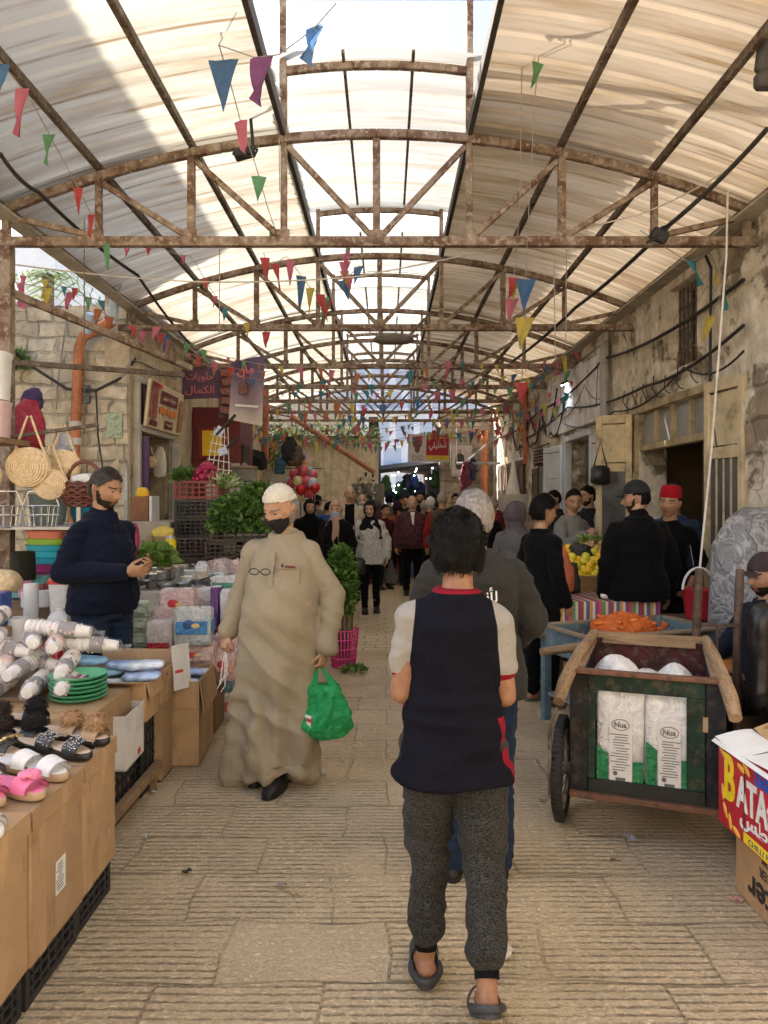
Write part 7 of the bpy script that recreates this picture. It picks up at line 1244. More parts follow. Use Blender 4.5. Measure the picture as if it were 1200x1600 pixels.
t = thing('door_frame', 'white wooden frame of the can shop', 'door frame', (XR, 11.37, .004)); b = MB(); [b.box((.03, y, 1.28), (.12, .09, 2.56), None, .006) for y in (-.77, .77)]; b.box((.03, 0, 2.6), (.12, 1.64, .09), None, .006); b.build('frame', WHITED, t)
leaf_door('white shutter door left of the can shop', (XR - .05, 12.2), 100, .75, 2.5, WHITED, False); leaf_door('white shutter door right of the can shop', (XR - .05, 10.52), -75, .5, 2.5, WHITED, False); leaf_door('second white leaf at the far side of the can shop', (XR - .04, 12.98), 92, .45, 2.45, WHITED, False)
t = thing('shop_shelf', 'white shelf rack inside the can shop', 'shelf', (XR + .62, 11.4, .004)); b = MB(); [b.box((0, 0, z), (.3, 1.5, .03)) for z in (.5, .9, 1.3, 1.7, 2.1)]; b.box((.15, 0, 1.2), (.02, 1.5, 2.4)); b.build('shelves', WHITED, t)
CC = [((.02, .12, .40), 'blue'), ((.70, .45, .02), 'yellow'), ((.45, .03, .03), 'red'), ((.05, .25, .10), 'green'), ((.5, .5, .5), 'white')]
cans = {}
for r_, z in enumerate((.92, 1.32, 1.72, 2.12)):
    for i in range(11):
        c, nm = CC[(i * 2 + r_ * 3) % 5 if r_ != 1 else i % 2]; y = 10.75 + .125 * i
        if nm not in cans:
            b = MB(); b.lathe([(.001, 0), (.05, 0), (.05, .19), (.001, .192)], n=14); b2 = place(b, 'paint_can', plastic(c), (XR + .56, y, z + .002), 0, f'{nm} can on the shelves of the can shop', 'can', 'cans in the white shop', 40); b = MB(); b.lathe([(.0515, .06), (.0515, .13)], n=14); b.build('label', WHITE_T if nm != 'white' else REDT, b2); cans[nm] = b2
        else: dup(cans[nm], (XR + .56, y, z + .002), 0)
t = thing('vent_grille', 'brown slatted vent over the dark doorway farther along', 'vent', (XR, 14.05, 2.30)); b = MB(); [b.box((.0, 0, .03 + .06 * i), (.04, 1.36, .03), (0, R(30), 0)) for i in range(6)]; b.box((.05, 0, .18), (.02, 1.38, .40)); b.build('slats', plain((.16, .10, .07), .7, .3), t)
leaf_door('dark brown door leaf below the slatted vent', (XR - .03, 14.7), -92, .62, 2.2, BRN); leaf_door('dark grey door leaf with a diagonal brace below the vent', (XR - .03, 14.0), -95, .6, 2.2, plain((.13, .12, .11), .7, .3))
for i, y in enumerate((15.6, 16.3, 17.0, 17.7, 18.5)): leaf_door(('first', 'second', 'third', 'fourth', 'fifth')[i] + ' of the closed brown plank doors toward the far right corner', (XR - .04, y + .62), -90, .58, 2.45, plain(((.10, .06, .035), (.15, .10, .065), (.08, .05, .03), (.17, .12, .08), (.11, .08, .06))[i], .75, .4, 5), False)
b = MB(); b.tube([px(822, 610, 15.3), px(823, 725, 15.3)], .075, 12); b.v = [(min(x, XR - .03), y, z) for x, y, z in b.v]; tag(b.build('drain_pipe', plain((.42, .12, .06), .5, .3)), 'rust red drain pipe on the right wall beside the slatted vent', 'pipe')
b = MB(); b.lathe([(.001, 0), (.16, 0), (.13, .1), (.05, .5), (.02, .75), (.001, .8)], n=16); place(b, 'white_stand', plain((.62, .60, .54), .6), px(802, 780, 13.2), 0, 'tall white cone shaped ornament beyond the grey headscarf', 'ornament', None, 60); pot('white basin stack beyond the grey headscarf', px(802, 800, 12.6), .24, .3, (.6, .58, .5), 'basin'); place(MB().box((0, 0, .7), (.9, .7, 1.4), None, .01), 'stall_table', plain((.3, .22, .15), .7, .3), (2.15, 12.9, .004), 0, 'stall table under the white basins on the right', 'table')
t = thing('wall_lamp', 'small lit floodlight under the right eave shining on the white wall', 'lamp', px(884, 600, 11.9)); q = t.location; b = MB(); b.box((.0, 0, .03), (.16, .12, .05), (0, R(-25), 0), .01); b.bar((0, 0, .05), (.10, 0, .22), .02, .02); b.build('housing', M_DARKSTEEL, t); b = MB(); b.box((-.01, 0, 0), (.12, .09, .01), (0, R(-25), 0)); b.build('diffuser', emit((.85, .92, 1), 12), t)
ll = bpy.data.lights.new('lamp_light', 'SPOT'); ll.energy = 16; ll.spot_size = R(125); ll.spot_blend = .6; ll.color = (.82, .90, 1); ll.shadow_soft_size = .06; lo = bpy.data.objects.new('lamp_light', ll); COL.objects.link(lo); lo.location = q + Vector((-.05, 0, -.03)); lo.rotation_euler = Vector((-.62, .0, .75)).to_track_quat('Z', 'Y').to_euler()
b = MB(); b.secs([(0, 0, 0, .05, .03), (0, 0, .03, .12, .06), (0, 0, .2, .11, .06), (0, 0, .23, .05, .03)], 18); b.tube([(-.08, 0, .2), (0, 0, .5), (.08, 0, .2)], .01, 6); place(b, 'handbag', plain((.02, .02, .02), .4), px(938, 758, 8.6), 0, 'black handbag hanging from the narrow yellowed shutter', 'bag', None, 60)
Wc = lambda y, z: (XR - .05, y, z)
cable('cable', 'upper black cable sagging along the right wall', [Wc(6, 3.42), Wc(9.8, 3.5), Wc(14, 3.3), Wc(19, 3.2)], .018, CBL, .10); cable('cable', 'second black cable crossing below the barred window', [Wc(6, 3.05), Wc(8.3, 2.9), Wc(11.8, 3.1), Wc(16, 2.9)], .016, CBL, .08); cable('cable', 'third thin cable looping over the yellowed door', [Wc(6, 2.84), Wc(7.2, 2.92), Wc(9.4, 2.75), Wc(12, 2.85)], .010, CBL, .12); cable('cable', 'vertical black cable right of the barred window', [Wc(6.75, 3.9), Wc(6.6, 3.7), Wc(6.62, 2.7), Wc(6.45, 2.0)], .014, CBL); cable('cable', 'tangled cable loop under the right eave', [Wc(12, 3.2), Wc(13, 2.8), Wc(13.8, 3.3), Wc(14.6, 2.75), Wc(15.5, 3.2)], .02, CBL, .25); cable('cable', 'second tangled cable loop under the right eave', [Wc(12.5, 3.5), Wc(13.6, 3.05), Wc(15, 3.4), Wc(16, 2.8), Wc(17, 3.3)], .02, CBL, .3); cable('cable', 'thin grey cable above the can shop', [Wc(9.9, 3.0), Wc(10.8, 3.3), Wc(12.2, 2.95)], .010, CBG, .1); cable('cable', 'thin black cable hanging above the can shop', [Wc(10.1, 3.5), Wc(10.2, 2.9)], .010, CBL)
for i in range(7): cable('cable', 'loose wire tuft drooping from the right wall plaster', [Wc(9.0 - .33 * i, 2.95 + .05 * math.sin(i * 3)), (XR - .10, 8.9 - .33 * i, 2.82 + .05 * math.sin(i)), Wc(8.85 - .33 * i, 2.72)], .006, CBL, .02)['group'] = 'loose wires on the right wall'
b = MB(); b.tube([px(1137, 300, 5.6), px(1135, 400, 5.55), px(1112, 700, 5.35), px(1084, 985, 5.2)], .008, 7); tag(b.build('white_rope', plain((.62, .58, .52), .8)), 'thin white rope hanging from the roof down to the red bucket', 'rope')
TYRE = plain((.022, .021, .02), .75, .2, 20, .2, 90); CWOOD = wood((.36, .24, .13), (.17, .10, .05), 1, 5); CWX = wood((.36, .24, .13), (.17, .10, .05), 0, 5); GRNP = rust((.006, .042, .024), (.010, .018, .012), (.07, .055, .035)); NAVP = rust((.008, .010, .020), (.014, .010, .008), (.05, .04, .03)); MARP = rust((.10, .020, .022), (.05, .018, .016), (.13, .09, .07)); RUSTW = rust((.12, .06, .035), (.20, .09, .05), (.06, .04, .03))
def wheel(par, c, r_, w=.05):
    c = Vector(c); b = MB(); b.tube([c + Vector((0, (r_ - w * .55) * math.cos(a), (r_ - w * .55) * math.sin(a))) for a in np.linspace(0, 2 * PI, 40, endpoint=False)], w * .55, 12, close=True)
    for a in np.linspace(0, 2 * PI, 60, endpoint=False): b.box(c + Vector((0, (r_ - .003) * math.cos(a), (r_ - .003) * math.sin(a))), (w * .75, .012, .008), (a + PI / 2, 0, 0))
    o = b.build('wheel', TYRE, par, 60); b = MB(); q = r_ - w * 1.15; b.tube([c + Vector((0, q * math.cos(a), q * math.sin(a))) for a in np.linspace(0, 2 * PI, 36, endpoint=False)], .014, 8, close=True); b.build('rim', rust((.34, .32, .30), (.15, .09, .06)), o)
    b = MB(); b.tube([c - Vector((.045, 0, 0)), c + Vector((.045, 0, 0))], .03, 12)
    for i in range(24): a = i * PI / 12; b.tube([c + Vector(((-1) ** i * .03, .025 * math.cos(a + .5), .025 * math.sin(a + .5))), c + Vector((0, q * math.cos(a), q * math.sin(a)))], .0022, 4)
    b.build('spokes', M_DARKSTEEL, o)
fc = thing('handcart', 'green and maroon wooden handcart with wooden handles loaded with paper rolls', 'handcart', (1.305, 3.66, .002), R(-20.5)); t = fc
wheel(t, (-.425, 0, .262), .262); wheel(t, (.425, 0, .262), .262); b = MB(); b.tube([(-.43, 0, .262), (.43, 0, .262)], .014, 8); b.build('axle', M_DARKSTEEL, t)
b = MB(); b.box((-.015, .25, .215), (.68, .80, .03)); b.build('floor', wood((.2, .13, .08)), t)
b = MB(); FX0, FX1, FZ0, FZ1, FY = -.37, .335, .21, .80, -.15
b.box((-.325, FY, .505), (.085, .035, .58), None, .004); b.build('front_post', NAVP, t); b = MB(); b.box((.29, FY, .505), (.085, .035, .58), None, .004); b.build('front_post', NAVP, t)
b = MB(); b.box((-.018, FY, .755), (.526, .03, .08), None, .003); b.box((-.265, FY, .50), (.035, .03, .43), None, .003); b.box((.205, FY, .50), (.08, .03, .43), None, .003); b.build('front_board', GRNP, t); b = MB(); b.box((-.018, FY, .24), (.526, .03, .09), None, .003); b.build('front_board', plain((.014, .016, .014), .5, .6, 9), t)
b = MB(); b.box((-.018, FY - .022, .806), (.70, .05, .022), None, .004); b.build('trim', RUSTW, t); b = MB(); b.box((-.018, FY - .022, .205), (.70, .035, .03), None, .004); b.build('trim', RUSTW, t); b = MB(); b.box((.245, FY - .018, .60), (.022, .005, .07)); b.build('hinge', rust((.45, .26, .08), (.3, .15, .05)), t)
b = MB(); b.box((-.325, .25, .52), (.025, .76, .56)); b.box((.29, .25, .52), (.025, .76, .56)); b.build('side_board', NAVP, t); b = MB(); b.box((-.018, .635, .53), (.6, .025, .60)); b.build('back_board', MARP, t); b = MB(); b.box((-.018, .605, .82), (.50, .03, .03)); b.box((-.018, .645, .845), (.66, .05, .03)); b.build('back_rail', CWX, t)
for s, x0 in ((-1, -.345), (1, .31)): b = MB(); b.tube([(x0 * .93, .66, .845), (x0, .2, .835), (x0 * 1.04, -.14, .815), (x0 * 1.10, -.28, .765), (x0 * 1.14, -.38, .70)], [.028, .030, .032, .034, .028], 10); b.box((x0 * .95, .25, .812), (.05, .78, .02)); b.build('handle', CWOOD, t, 60)
b = MB(); b.tube([(-.40, -.10, .60), (-.43, -.18, .61), (-.455, -.23, .54), (-.455, -.24, .20), (-.47, -.26, .18), (-.50, -.26, .18)], .009, 7); b.build('brake_rod', M_DARKSTEEL, t)
def rollpack(label, x, z, w, h, seed):
    g_ = thing('paper_pack', label, 'paper pack', fc.matrix_basis @ Vector((x, -.075, z)), R(-20.5), 'white roll packs in the handcart'); b = MB(); b.secs([(0, 0, 0, w * .46, .06), (0, 0, .02, w * .5, .07), (0, 0, h - .03, w * .5, .07), (0, 0, h, w * .44, .05)], 36, e=4.5); A = np.array(b.v); A += .004 * np.stack([vnoise(A * 26 + seed, 3), vnoise(A * 26 + seed, 4), vnoise(A * 26 + seed, 5)], 1); b.v = A.tolist(); b.build('wrap', film((.80, .79, .77), .3, 9, .1), g_, 60)
    zg = h * (.40 if seed == 1 else .52); GP = film((.015, .22, .07), .3, 18, .05); b = MB(); b.prism([(-w * .47, -.0735, .004), (-w * .23, -.0735, .004), (-w * .23, -.0735, zg * .88), (-w * .47, -.0735, zg * 1.05)], (0, -.004, 0)); b.build('green_print', GP, g_, 0); b = MB(); b.prism([(w * .27, -.0735, .004), (w * .48, -.0735, .004), (w * .48, -.0735, zg * .75), (w * .27, -.0735, zg * .72)], (0, -.004, 0)); b.build('green_print', GP, g_, 0)
    b = MB(); b.box((.005, -.0755, h * .40), (w * .46, .003, h * .74)); lb_ = b.build('label', plain((.66, .65, .63), .6, .05), g_, 0); b = MB(); b.tube([(.005 + .040 * math.cos(a), -.0785, h * .66 + .026 * math.sin(a)) for a in np.linspace(0, 6.283, 24, endpoint=False)], .0016, 4, close=True)
    rd = random.Random(seed); [b.box((.005 + rd.uniform(-.01, .01), -.0785, h * (.56 - .028 * i)), (w * rd.uniform(.22, .40), .001, .0035)) for i in range(14)]; b.box((.005, -.0785, h * .10), (.045, .001, .018)); b.lathe([(.001, 0), (.011, 0), (.011, .001), (.001, .001)], (-.02, -.0785, h * .16), 12, M=Matrix.Rotation(R(90), 3, 'X')); b.join(text_mb('Nua', .056, .026, .02), TR(.005, -.0785, h * .66)); b.build('print', INK, lb_, 0); return g_
rollpack('white roll pack with a green base and label, left one in the cart front', -.135, .245, .225, .47, 1); rollpack('white roll pack with a green base and label, right one in the cart front', .085, .245, .215, .45, 2)
for i, (x, y, r_, z) in enumerate(((-.17, .22, .15, .62), (.12, .28, .13, .58), (-.02, .48, .12, .50))): b = MB(); b.ell((0, 0, 0), (r_, r_ * .85, .20), None, 22, 14); A = np.array(b.v); A += .014 * np.stack([vnoise(A * 12 + i, 3), vnoise(A * 12 + i, 4), vnoise(A * 12 + i, 5)], 1); b.v = A.tolist(); place(b, 'roll_bag', film((.80, .79, .77), .35, 8, .1), fc.matrix_basis @ Vector((x, y, z)), R(10 * i), ('big round white bag inside the handcart at left', 'smaller white bag inside the handcart at right', 'white bag at the back of the handcart')[i], 'bag', None, 180)
bc = thing('handcart', 'pale blue wooden cart with bags of carrots behind the green handcart', 'handcart', (1.30, 4.72, .002), R(21)); t = bc; BLU = rust((.12, .195, .235), (.08, .13, .16), (.24, .24, .21)); GRYB = plain((.22, .23, .23), .6, .3, 6)
L_, W_ = 1.06, .56; b = MB(); b.box((L_ / 2, .012, .66), (L_, .025, .17), None, .003); b.box((L_ / 2, W_ - .012, .66), (L_, .025, .17), None, .003); b.build('side_board', BLU, t); b = MB(); b.box((.0125, W_ / 2, .66), (.025, W_ - .05, .17)); b.build('end_board', BLU, t); b = MB(); b.box((L_ - .0125, W_ / 2, .66), (.025, W_ - .05, .17)); b.build('end_board', BLU, t)
b = MB(); b.box((L_ / 2, W_ / 2, .575), (L_ - .05, W_ - .05, .02)); b.box((L_ / 2, W_ / 2, .27), (L_ - .06, W_ - .06, .02)); b.build('shelf', GRYB, t)
for x in (.03, L_ - .03):
    for y in (.03, W_ - .03): b = MB(); b.box((x, y - (.012 if y < .1 else -.012), .42), (.06, .05, .68), None, .004); b.build('leg', BLU, t)
b = MB(); b.box((L_ / 2, -.01, .75), (L_ + .04, .06, .018), None, .003); b.box((L_ / 2, W_ + .0, .75), (L_ + .04, .05, .018), None, .003); b.box((0, W_ / 2, .752), (.045, W_ - .07, .018)); b.box((L_, W_ / 2, .752), (.045, W_ - .07, .018)); b.build('rim', wood((.33, .26, .17), (.17, .12, .08)), t)
for y in (.03, W_ - .03): b = MB(); b.tube([(.12, y, .70), (-.05, y, .695), (-.34, y, .685)], [.03, .03, .024], 10); b.build('handle', CWX, t, 60)
b = MB(); b.bar((.25, -.02, .22), (-.12, -.05, .30), .06, .03); b.build('brace', CWX, t); b = MB(); b.box((L_ * .72, -.003, .50), (.5, .012, .14)); b.build('red_panel', MARP, t)
for y in (-.03, W_ + .03): wheel(t, (0, 0, 0), .2) if False else None
b = MB()
for y in (.10, W_ - .10):
    b.tube([(L_ * .6 + .185 * math.cos(a), y, .21 + .185 * math.sin(a)) for a in np.linspace(0, 2 * PI, 30, endpoint=False)], .025, 10, close=True)
b.build('wheel', TYRE, t, 60)
CAR = film((.80, .17, .02), .25, 22, .2)
def carrot_bag(label, loc, w, d, h, rz, seed):
    b = MB(); rd = random.Random(seed)
    b.ell((0, 0, h * .5), (w / 2, d / 2, h * .5), None, 30, 18); A = np.array(b.v); b.v = (A + .018 * np.stack([vnoise(A * 20 + seed, 3), vnoise(A * 20 + seed, 4), vnoise(A * 20 + seed, 5)], 1)).tolist(); b.tube([(w * .45, 0, h * .5), (w * .56, .0, h * .6), (w * .62, .01, h * .75)], [.03, .015, .03], 8)
    t = place(b, 'carrot_bag', CAR, loc, rz, label, 'bag', 'orange bags of carrots on the blue cart', 180); b = MB()
    for i in range(46):
        a = rd.random() * 6.28; q = rd.random(); p = Vector((w * .42 * q * math.cos(a), d * .42 * q * math.sin(a), h * .5 + h * .40 * math.sqrt(max(0, 1 - q * q * .8)))); e = Vector((rd.uniform(-1, 1), rd.uniform(-.6, .6), rd.uniform(-.15, .15))).normalized() * .055; b.caps(p - e, p + e, .013, .006, 8)
    b.build('carrots', plain((.72, .17, .02), .4, .25, 12), t, 60)
mb_ = bc.matrix_basis
carrot_bag('large orange bag of carrots lying on top of the blue cart', mb_ @ Vector((.50, .30, .60)), .46, .30, .24, R(-12), 1); carrot_bag('smaller orange bag of carrots at the near left of the blue cart top', mb_ @ Vector((.22, .22, .585)), .22, .18, .12, R(30), 2); carrot_bag('upper orange bag of carrots on the lower shelf of the blue cart', mb_ @ Vector((.22, .18, .40)), .34, .26, .15, R(10), 3); carrot_bag('lower orange bag of carrots on the lower shelf of the blue cart', mb_ @ Vector((.24, .16, .285)), .38, .28, .15, R(-5), 4)
t = thing('hand_truck', 'brown steel hand truck standing upright beside the green handcart', 'hand truck', (1.89, 4.25, .002), R(-14)); BRS = rust((.085, .055, .042), (.05, .03, .02), (.12, .08, .06))
for x in (-.10, .12): b = MB(); b.tube([(x, 0, .03), (x, .01, .85), (x + .01, .02, 1.05), (x + .03, .08, 1.23)], .024, 10); b.build('upright', BRS, t, 60)
b = MB(); [b.bar((-.10, .0, z), (.12, .0, z), .025, .018) for z in (.25, .55, .92)]; b.tube([(.01, 0, .25), (.012, .0, .92)], .008, 6); b.build('cross_bar', BRS, t); b = MB(); b.box((.01, -.10, .015), (.34, .22, .012)); b.build('toe_plate', BRS, t)
for s in (-1, 1): wheel(t, (.01 + s * .17, .08, .10), .10, .045)
k = NT('bubble_wrap'); vb = k.vor(62); nb2 = k.noise(4, 3, .5, dist=2.5); rid = k.math('ABSOLUTE', k.math('SUBTRACT', nb2, .5)); k.fin(k.ramp(rid, [(.0, (.75, .75, .75)), (.06, (.33, .34, .35)), (.25, (.42, .43, .44))]), .1, k.bump(k.math('MULTIPLY', vb, -1), .35, .008, k.bump(rid, .8, .12)), spec=.8); k.b.inputs['Transmission Weight'].default_value = .35; tb = k.n('BsdfTranslucent'); k.put(tb.inputs[0], (.7, .7, .7)); mx = k.n('MixShader'); mx.inputs[0].default_value = .25; k.t.links.new(k.b.outputs[0], mx.inputs[1]); k.t.links.new(tb.outputs[0], mx.inputs[2]); k.t.links.new(mx.outputs[0], k.out.inputs[0])
b = MB(); b.secs([(0, 0, 0, .26, .22), (.01, 0, .04, .29, .25), (.02, 0, .6, .29, .25), (.04, 0, 1.15, .27, .23), (.06, 0, 1.33, .22, .19), (.07, 0, 1.42, .10, .09)], 40); A = np.array(b.v); b.v = (A + .03 * np.stack([fbm(A * 6, 3), fbm(A * 6, 4), .3 * fbm(A * 6, 5)], 1)).tolist(); place(b, 'bubble_wrap', k.m, (2.62, 5.35, .16), 0, 'big upright roll of clear bubble wrap near the yellowed shutter', 'bubble wrap', None, 180); place(MB().box((0, 0, .075), (.7, .6, .15), None, .01), 'wooden_pallet', wood(), (2.62, 5.35, .004), 0, 'wooden pallet under the bubble wrap roll', 'pallet')
t = thing('chair', 'chair with its back to the cart hidden under a black leather jacket', 'chair', (2.30, 4.05, .002), R(-20)); b = MB(); [b.box((x, y, .22), (.035, .035, .44)) for x in (-.18, .18) for y in (-.02, .36)]; b.box((0, .17, .45), (.42, .42, .03)); b.box((0, -.03, .78), (.40, .03, .62)); b.build('chair_frame', M_DARKSTEEL, t)
b = MB(); b.secs([(0, -.04, .20, .24, .07), (0, -.04, .5, .235, .08), (0, -.04, .85, .23, .085), (0, -.04, 1.02, .20, .085), (0, -.04, 1.13, .13, .07), (0, -.035, 1.17, .06, .04)], 36, e=2.6); [b.caps((s * .22, -.06, 1.0), (s * .25, -.10, .55), .07, .055) for s in (-1, 1)]; jk = fuse(b, .011, 3, 'leather_jacket', plain((.012, .011, .011), .35, .3, 10, .2, 30), None, t.location, t.rotation_euler.z, folds=((.010, (5, 5, 5), 2),)); tag(jk, 'black leather jacket draped over the chair at the right edge', 'jacket')
b = MB(); b.box((0, 0, .24), (.4, .42, .48), None, .03); place(b, 'stool', wood((.2, .14, .09)), ((1201 - PX0) / F * 4.6 + .02, 4.62, .002), R(-75), 'wooden stool under the seated man at the right edge', 'stool')
sack('orange packet heap behind the hand truck', (2.18, 4.80, .5), .30, .2, .12, plain((.62, .2, .04), .4, .4, 20), 'packet heap', 3, .02); place(MB().box((0, 0, .25), (.5, .36, .5), None, .01), 'cardboard_box', CARD, (2.20, 4.86, .004), R(5), 'cardboard box under the orange packets', 'box')
b = MB(); b.lathe([(.001, 0), (.10, 0), (.125, .22), (.13, .225), (.12, .22), (.001, .01)], n=24); o = place(b, 'bucket', plastic((.42, .02, .03)), (2.42, 5.72, .72), 0, 'red plastic bucket with a white handle at the foot of the rope', 'bucket', None, 60); b = MB(); b.tube([(.125 * math.cos(a), 0, .22 + .17 * math.sin(a)) for a in np.linspace(0, PI, 16)], .010, 6); b.build('handle', WHITE_T, o); place(MB().box((0, 0, .35), (.5, .4, .7), None, .01), 'wooden_crate', wood((.25, .17, .1)), (2.46, 5.86, .004), 0, 'wooden crate under the red bucket', 'crate')
t = thing('mixer_carton', 'brown carton printed with upside down black lettering at the right edge', 'box', (1.76, 2.78, .002), 0); b = MB(); b.box((0, 0, .135), (.58, .66, .27), None, .006); b.build('box_body', card((.40, .25, .13)), t)
ML = TR(-.2915, 0, .135) @ RZ(-90) @ Matrix.Rotation(R(180), 4, 'Y'); sign_text(t, 'Sauter', .40, ML @ TR(.02, 0, .055), plain((.025, .02, .018), .7), .11, .02); sign_text(t, 'STAND MIXER', .36, ML @ TR(-.05, 0, -.045), plain((.06, .045, .03), .7), .035, .005); sign_text(t, 'MODEL NO.: KSP-915W', .34, ML @ TR(-.06, 0, -.095), plain((.06, .045, .03), .7), .022, .003); b = MB(); b.box((-.2915, .05, .135), (.002, .045, .268)); b.build('tape', plain((.36, .22, .11), .35), t)
t = thing('crisps_carton', 'red crisps carton with yellow and white lettering on top of the brown carton', 'box', (1.715, 2.80, .275), R(1.5)); b = MB(); b.box((0, 0, .175), (.58, .72, .35), None, .005); b.build('box_body', plain((.42, .016, .032), .4, .14, 5), t); MF = TR(-.292, 0, .175) @ RZ(-90)
YLW = plain((.78, .60, .02), .4, .08); sign_text(t, 'B', .085, MF @ TR(-.255, 0, .045), YLW, .19, .03); sign_text(t, 'ATAtis', .34, MF @ TR(-.03, 0, .022), plain((.70, .70, .66), .5), .135, .03); sign_text(t, ar('بطاطس'), .34, MF @ TR(.0, 0, -.075), plain((.70, .70, .66), .5), .085, .02); plate(t, MF, .05, -.142, .38, .042, YLW, 'flavour_band', .003); sign_text(t, 'CHILLI FLAVOUR', .30, MF @ TR(.05, -.003, -.142), INK, .022, .004); sign_text(t, 'Sa', .12, MF @ TR(.0, 0, .130), plain((.02, .09, .45), .4), .07, .03)
for i, (x, z, a) in enumerate(((-.31, .13, 30), (-.29, -.10, 60), (-.25, -.13, 75), (-.20, -.15, 20), (-.31, -.03, 80), (-.16, .12, 15), (-.12, .13, 35))): q = MB(); q.ell((x, -.001, z), (.035, .004, .012), (0, R(a), 0), 12, 6); b = MB(); b.join(q, MF); b.build('chip_picture', plain((.72, .40, .06), .5), t)
b = MB(); b.grid(lambda u, v: (-.30 + .16 * u, -.37 + .74 * v, .360 + .03 * math.sin(u * 1.6) + .012 * math.sin(v * 6)), 6, 10); b.grid(lambda u, v: (-.302 - .015 * u, -.365 + .73 * v, .352 - .012 * u), 2, 8); b.build('white_flap', plain((.70, .70, .68), .5, .06), t, 180); b = MB(); b.box((.1, .34, .38), (.42, .006, .10), (R(35), 0, 0)); b.box((-.06, .26, .40), (.16, .18, .006), (R(15), R(-20), 0)); b.build('carton_flap', CARD2, t)
b = MB(); b.tube([(-.294, .14, .01), (-.294, .13, .35), (-.2, .10, .385), (.0, .08, .37)], .002, 5); b.build('strap', M_BLACK, t)
sack('crumpled blue plastic bag between the cart and the crisps carton', (1.62, 3.30, .45), .16, .12, .13, film((.12, .38, .65), .3), 'bag', 6, .02)
b = MB(); b.box((0, 0, .22), (.2, .16, .44), None, .01); place(b, 'cardboard_box', CARD, (1.86, 3.38, .004), R(-20), 'small cardboard box behind the crisps carton', 'box')
t = thing('citrus_stall', 'wooden fruit stand with a sloping tray of citrus fruit', 'stall', (1.92, 6.78, -.09)); b = MB(); b.box((0, 0, .94), (.86, .60, .04)); b.box((0, -.31, .99), (.90, .03, .14), None, .004); b.box((0, .31, 1.03), (.90, .03, .2), None, .004); [b.box((s * .44, 0, 1.0), (.03, .60, .14), None, .004) for s in (-1, 1)]; b.build('tray', wood((.40, .24, .10), (.24, .13, .05)), t)
for x in (-.4, .4):
    for y in (-.27, .27): b = MB(); b.box((x, y, .51), (.06, .06, .82)); b.build('leg', WOOD, t)
CT = [(plain((.88, .52, .02), .4, .12, 30, .1, 120), 'orange-yellow'), (plain((.85, .68, .05), .4, .12, 30, .1, 120), 'lemon yellow'), (plain((.75, .68, .06), .4, .12, 30, .1, 120), 'greenish yellow')]; c0 = {}
for r_ in range(7):
    for i in range(13):
        q = (i * 5 + r_ * 7) % 3; m_, nm = CT[q]; x = 1.53 + .063 * i + .03 * (r_ % 2); y = 6.53 + .075 * r_; z = .91 + .036 * r_ + (.055 if (i + r_) % 2 else .025)
        if q not in c0:
            b = MB(); b.lathe([(.001, -.035), (.012, -.034), (.031, -.026), (.041, 0), (.031, .028), (.010, .034), (.004, .037), (.001, .036)], n=16); c0[q] = place(b, 'citrus_fruit', m_, (x, y, z), 0, f'{nm} citrus fruit heaped on the fruit stand', 'fruit', 'citrus fruit on the stand', 60)
        else: dup(c0[q], (x, y, z), (.5 * math.sin(i), .5 * math.cos(r_), i))
b = MB(); rd = random.Random(3); [b.caps((rd.uniform(-.1, .1), rd.uniform(-.08, .08), .02 + .1 * rd.random()), (rd.uniform(-.1, .1), rd.uniform(-.08, .08), .02 + .1 * rd.random()), .022, .016, 8) for _ in range(24)]; place(b, 'ginger_heap', plain((.55, .36, .17), .7, .2, 30), (1.98, 7.02, 1.12), 0, 'heap of ginger roots on the fruit stand', 'ginger', None, 60); b = MB(); leaves(b, (1.93, 7.04, 1.24), (.07, .06, .03), 60, .06, .03, 33, nmat=2); tag(b.build('lettuce', [leafm((.40, .46, .16)), LF[1]], None, 180), 'pale green leaves lying on the ginger heap', 'greens')
sack('black plastic bag behind the citrus fruit', (1.84, 6.95, 1.08), .26, .2, .14, film((.02, .02, .02), .25, 16, .02), 'bag', 3, .02); sack('coral orange plastic bag on the striped table', (1.49, 6.30, .83), .20, .16, .40, film((.75, .22, .10), .3, 10, .3), 'bag', 2, .02); sack('black plastic bag on the striped table beside the orange one', (1.61, 6.40, .83), .14, .14, .26, film((.02, .02, .02), .25, 16, .02), 'bag', 7, .015)
t = thing('orange_bottle', 'orange bottle beside the coral bag', 'bottle', (1.37, 6.12, .83)); b = MB(); b.lathe([(.001, 0), (.04, 0), (.042, .18), (.02, .24), (.018, .27)], n=18); b.build('bottle_body', plastic((.75, .22, .02)), t, 50); b = MB(); b.lathe([(.021, .265), (.021, .295), (.001, .296)], n=14); b.build('cap', WHITE_T, t)
k = NT('striped_cloth'); x_, y_, z_ = k.sep(k.map((1, 1, 1))); ph = k.math('FRACT', k.math('MULTIPLY', k.math('ADD', x_, k.math('MULTIPLY', y_, .15)), 4.2)); st = k.ramp(ph, [(.0, (.35, .06, .05)), (.12, (.6, .55, .42)), (.2, (.08, .12, .22)), (.32, (.55, .28, .06)), (.42, (.6, .56, .45)), (.5, (.25, .05, .2)), (.62, (.5, .1, .08)), (.74, (.1, .25, .16)), (.84, (.6, .5, .3)), (.93, (.12, .08, .2))]); k.t.nodes[-1].color_ramp.interpolation = 'CONSTANT' if k.t.nodes[-1].bl_idname == 'ShaderNodeValToRGB' else None; STRC = k.fin(st, .85)
t = thing('fruit_table', 'table under a striped multicoloured cloth beside the citrus stall', 'table', (1.72, 6.20, .004)); b = MB(); b.box((0, 0, .80), (.84, .70, .03)); b.build('tabletop', WOOD, t)
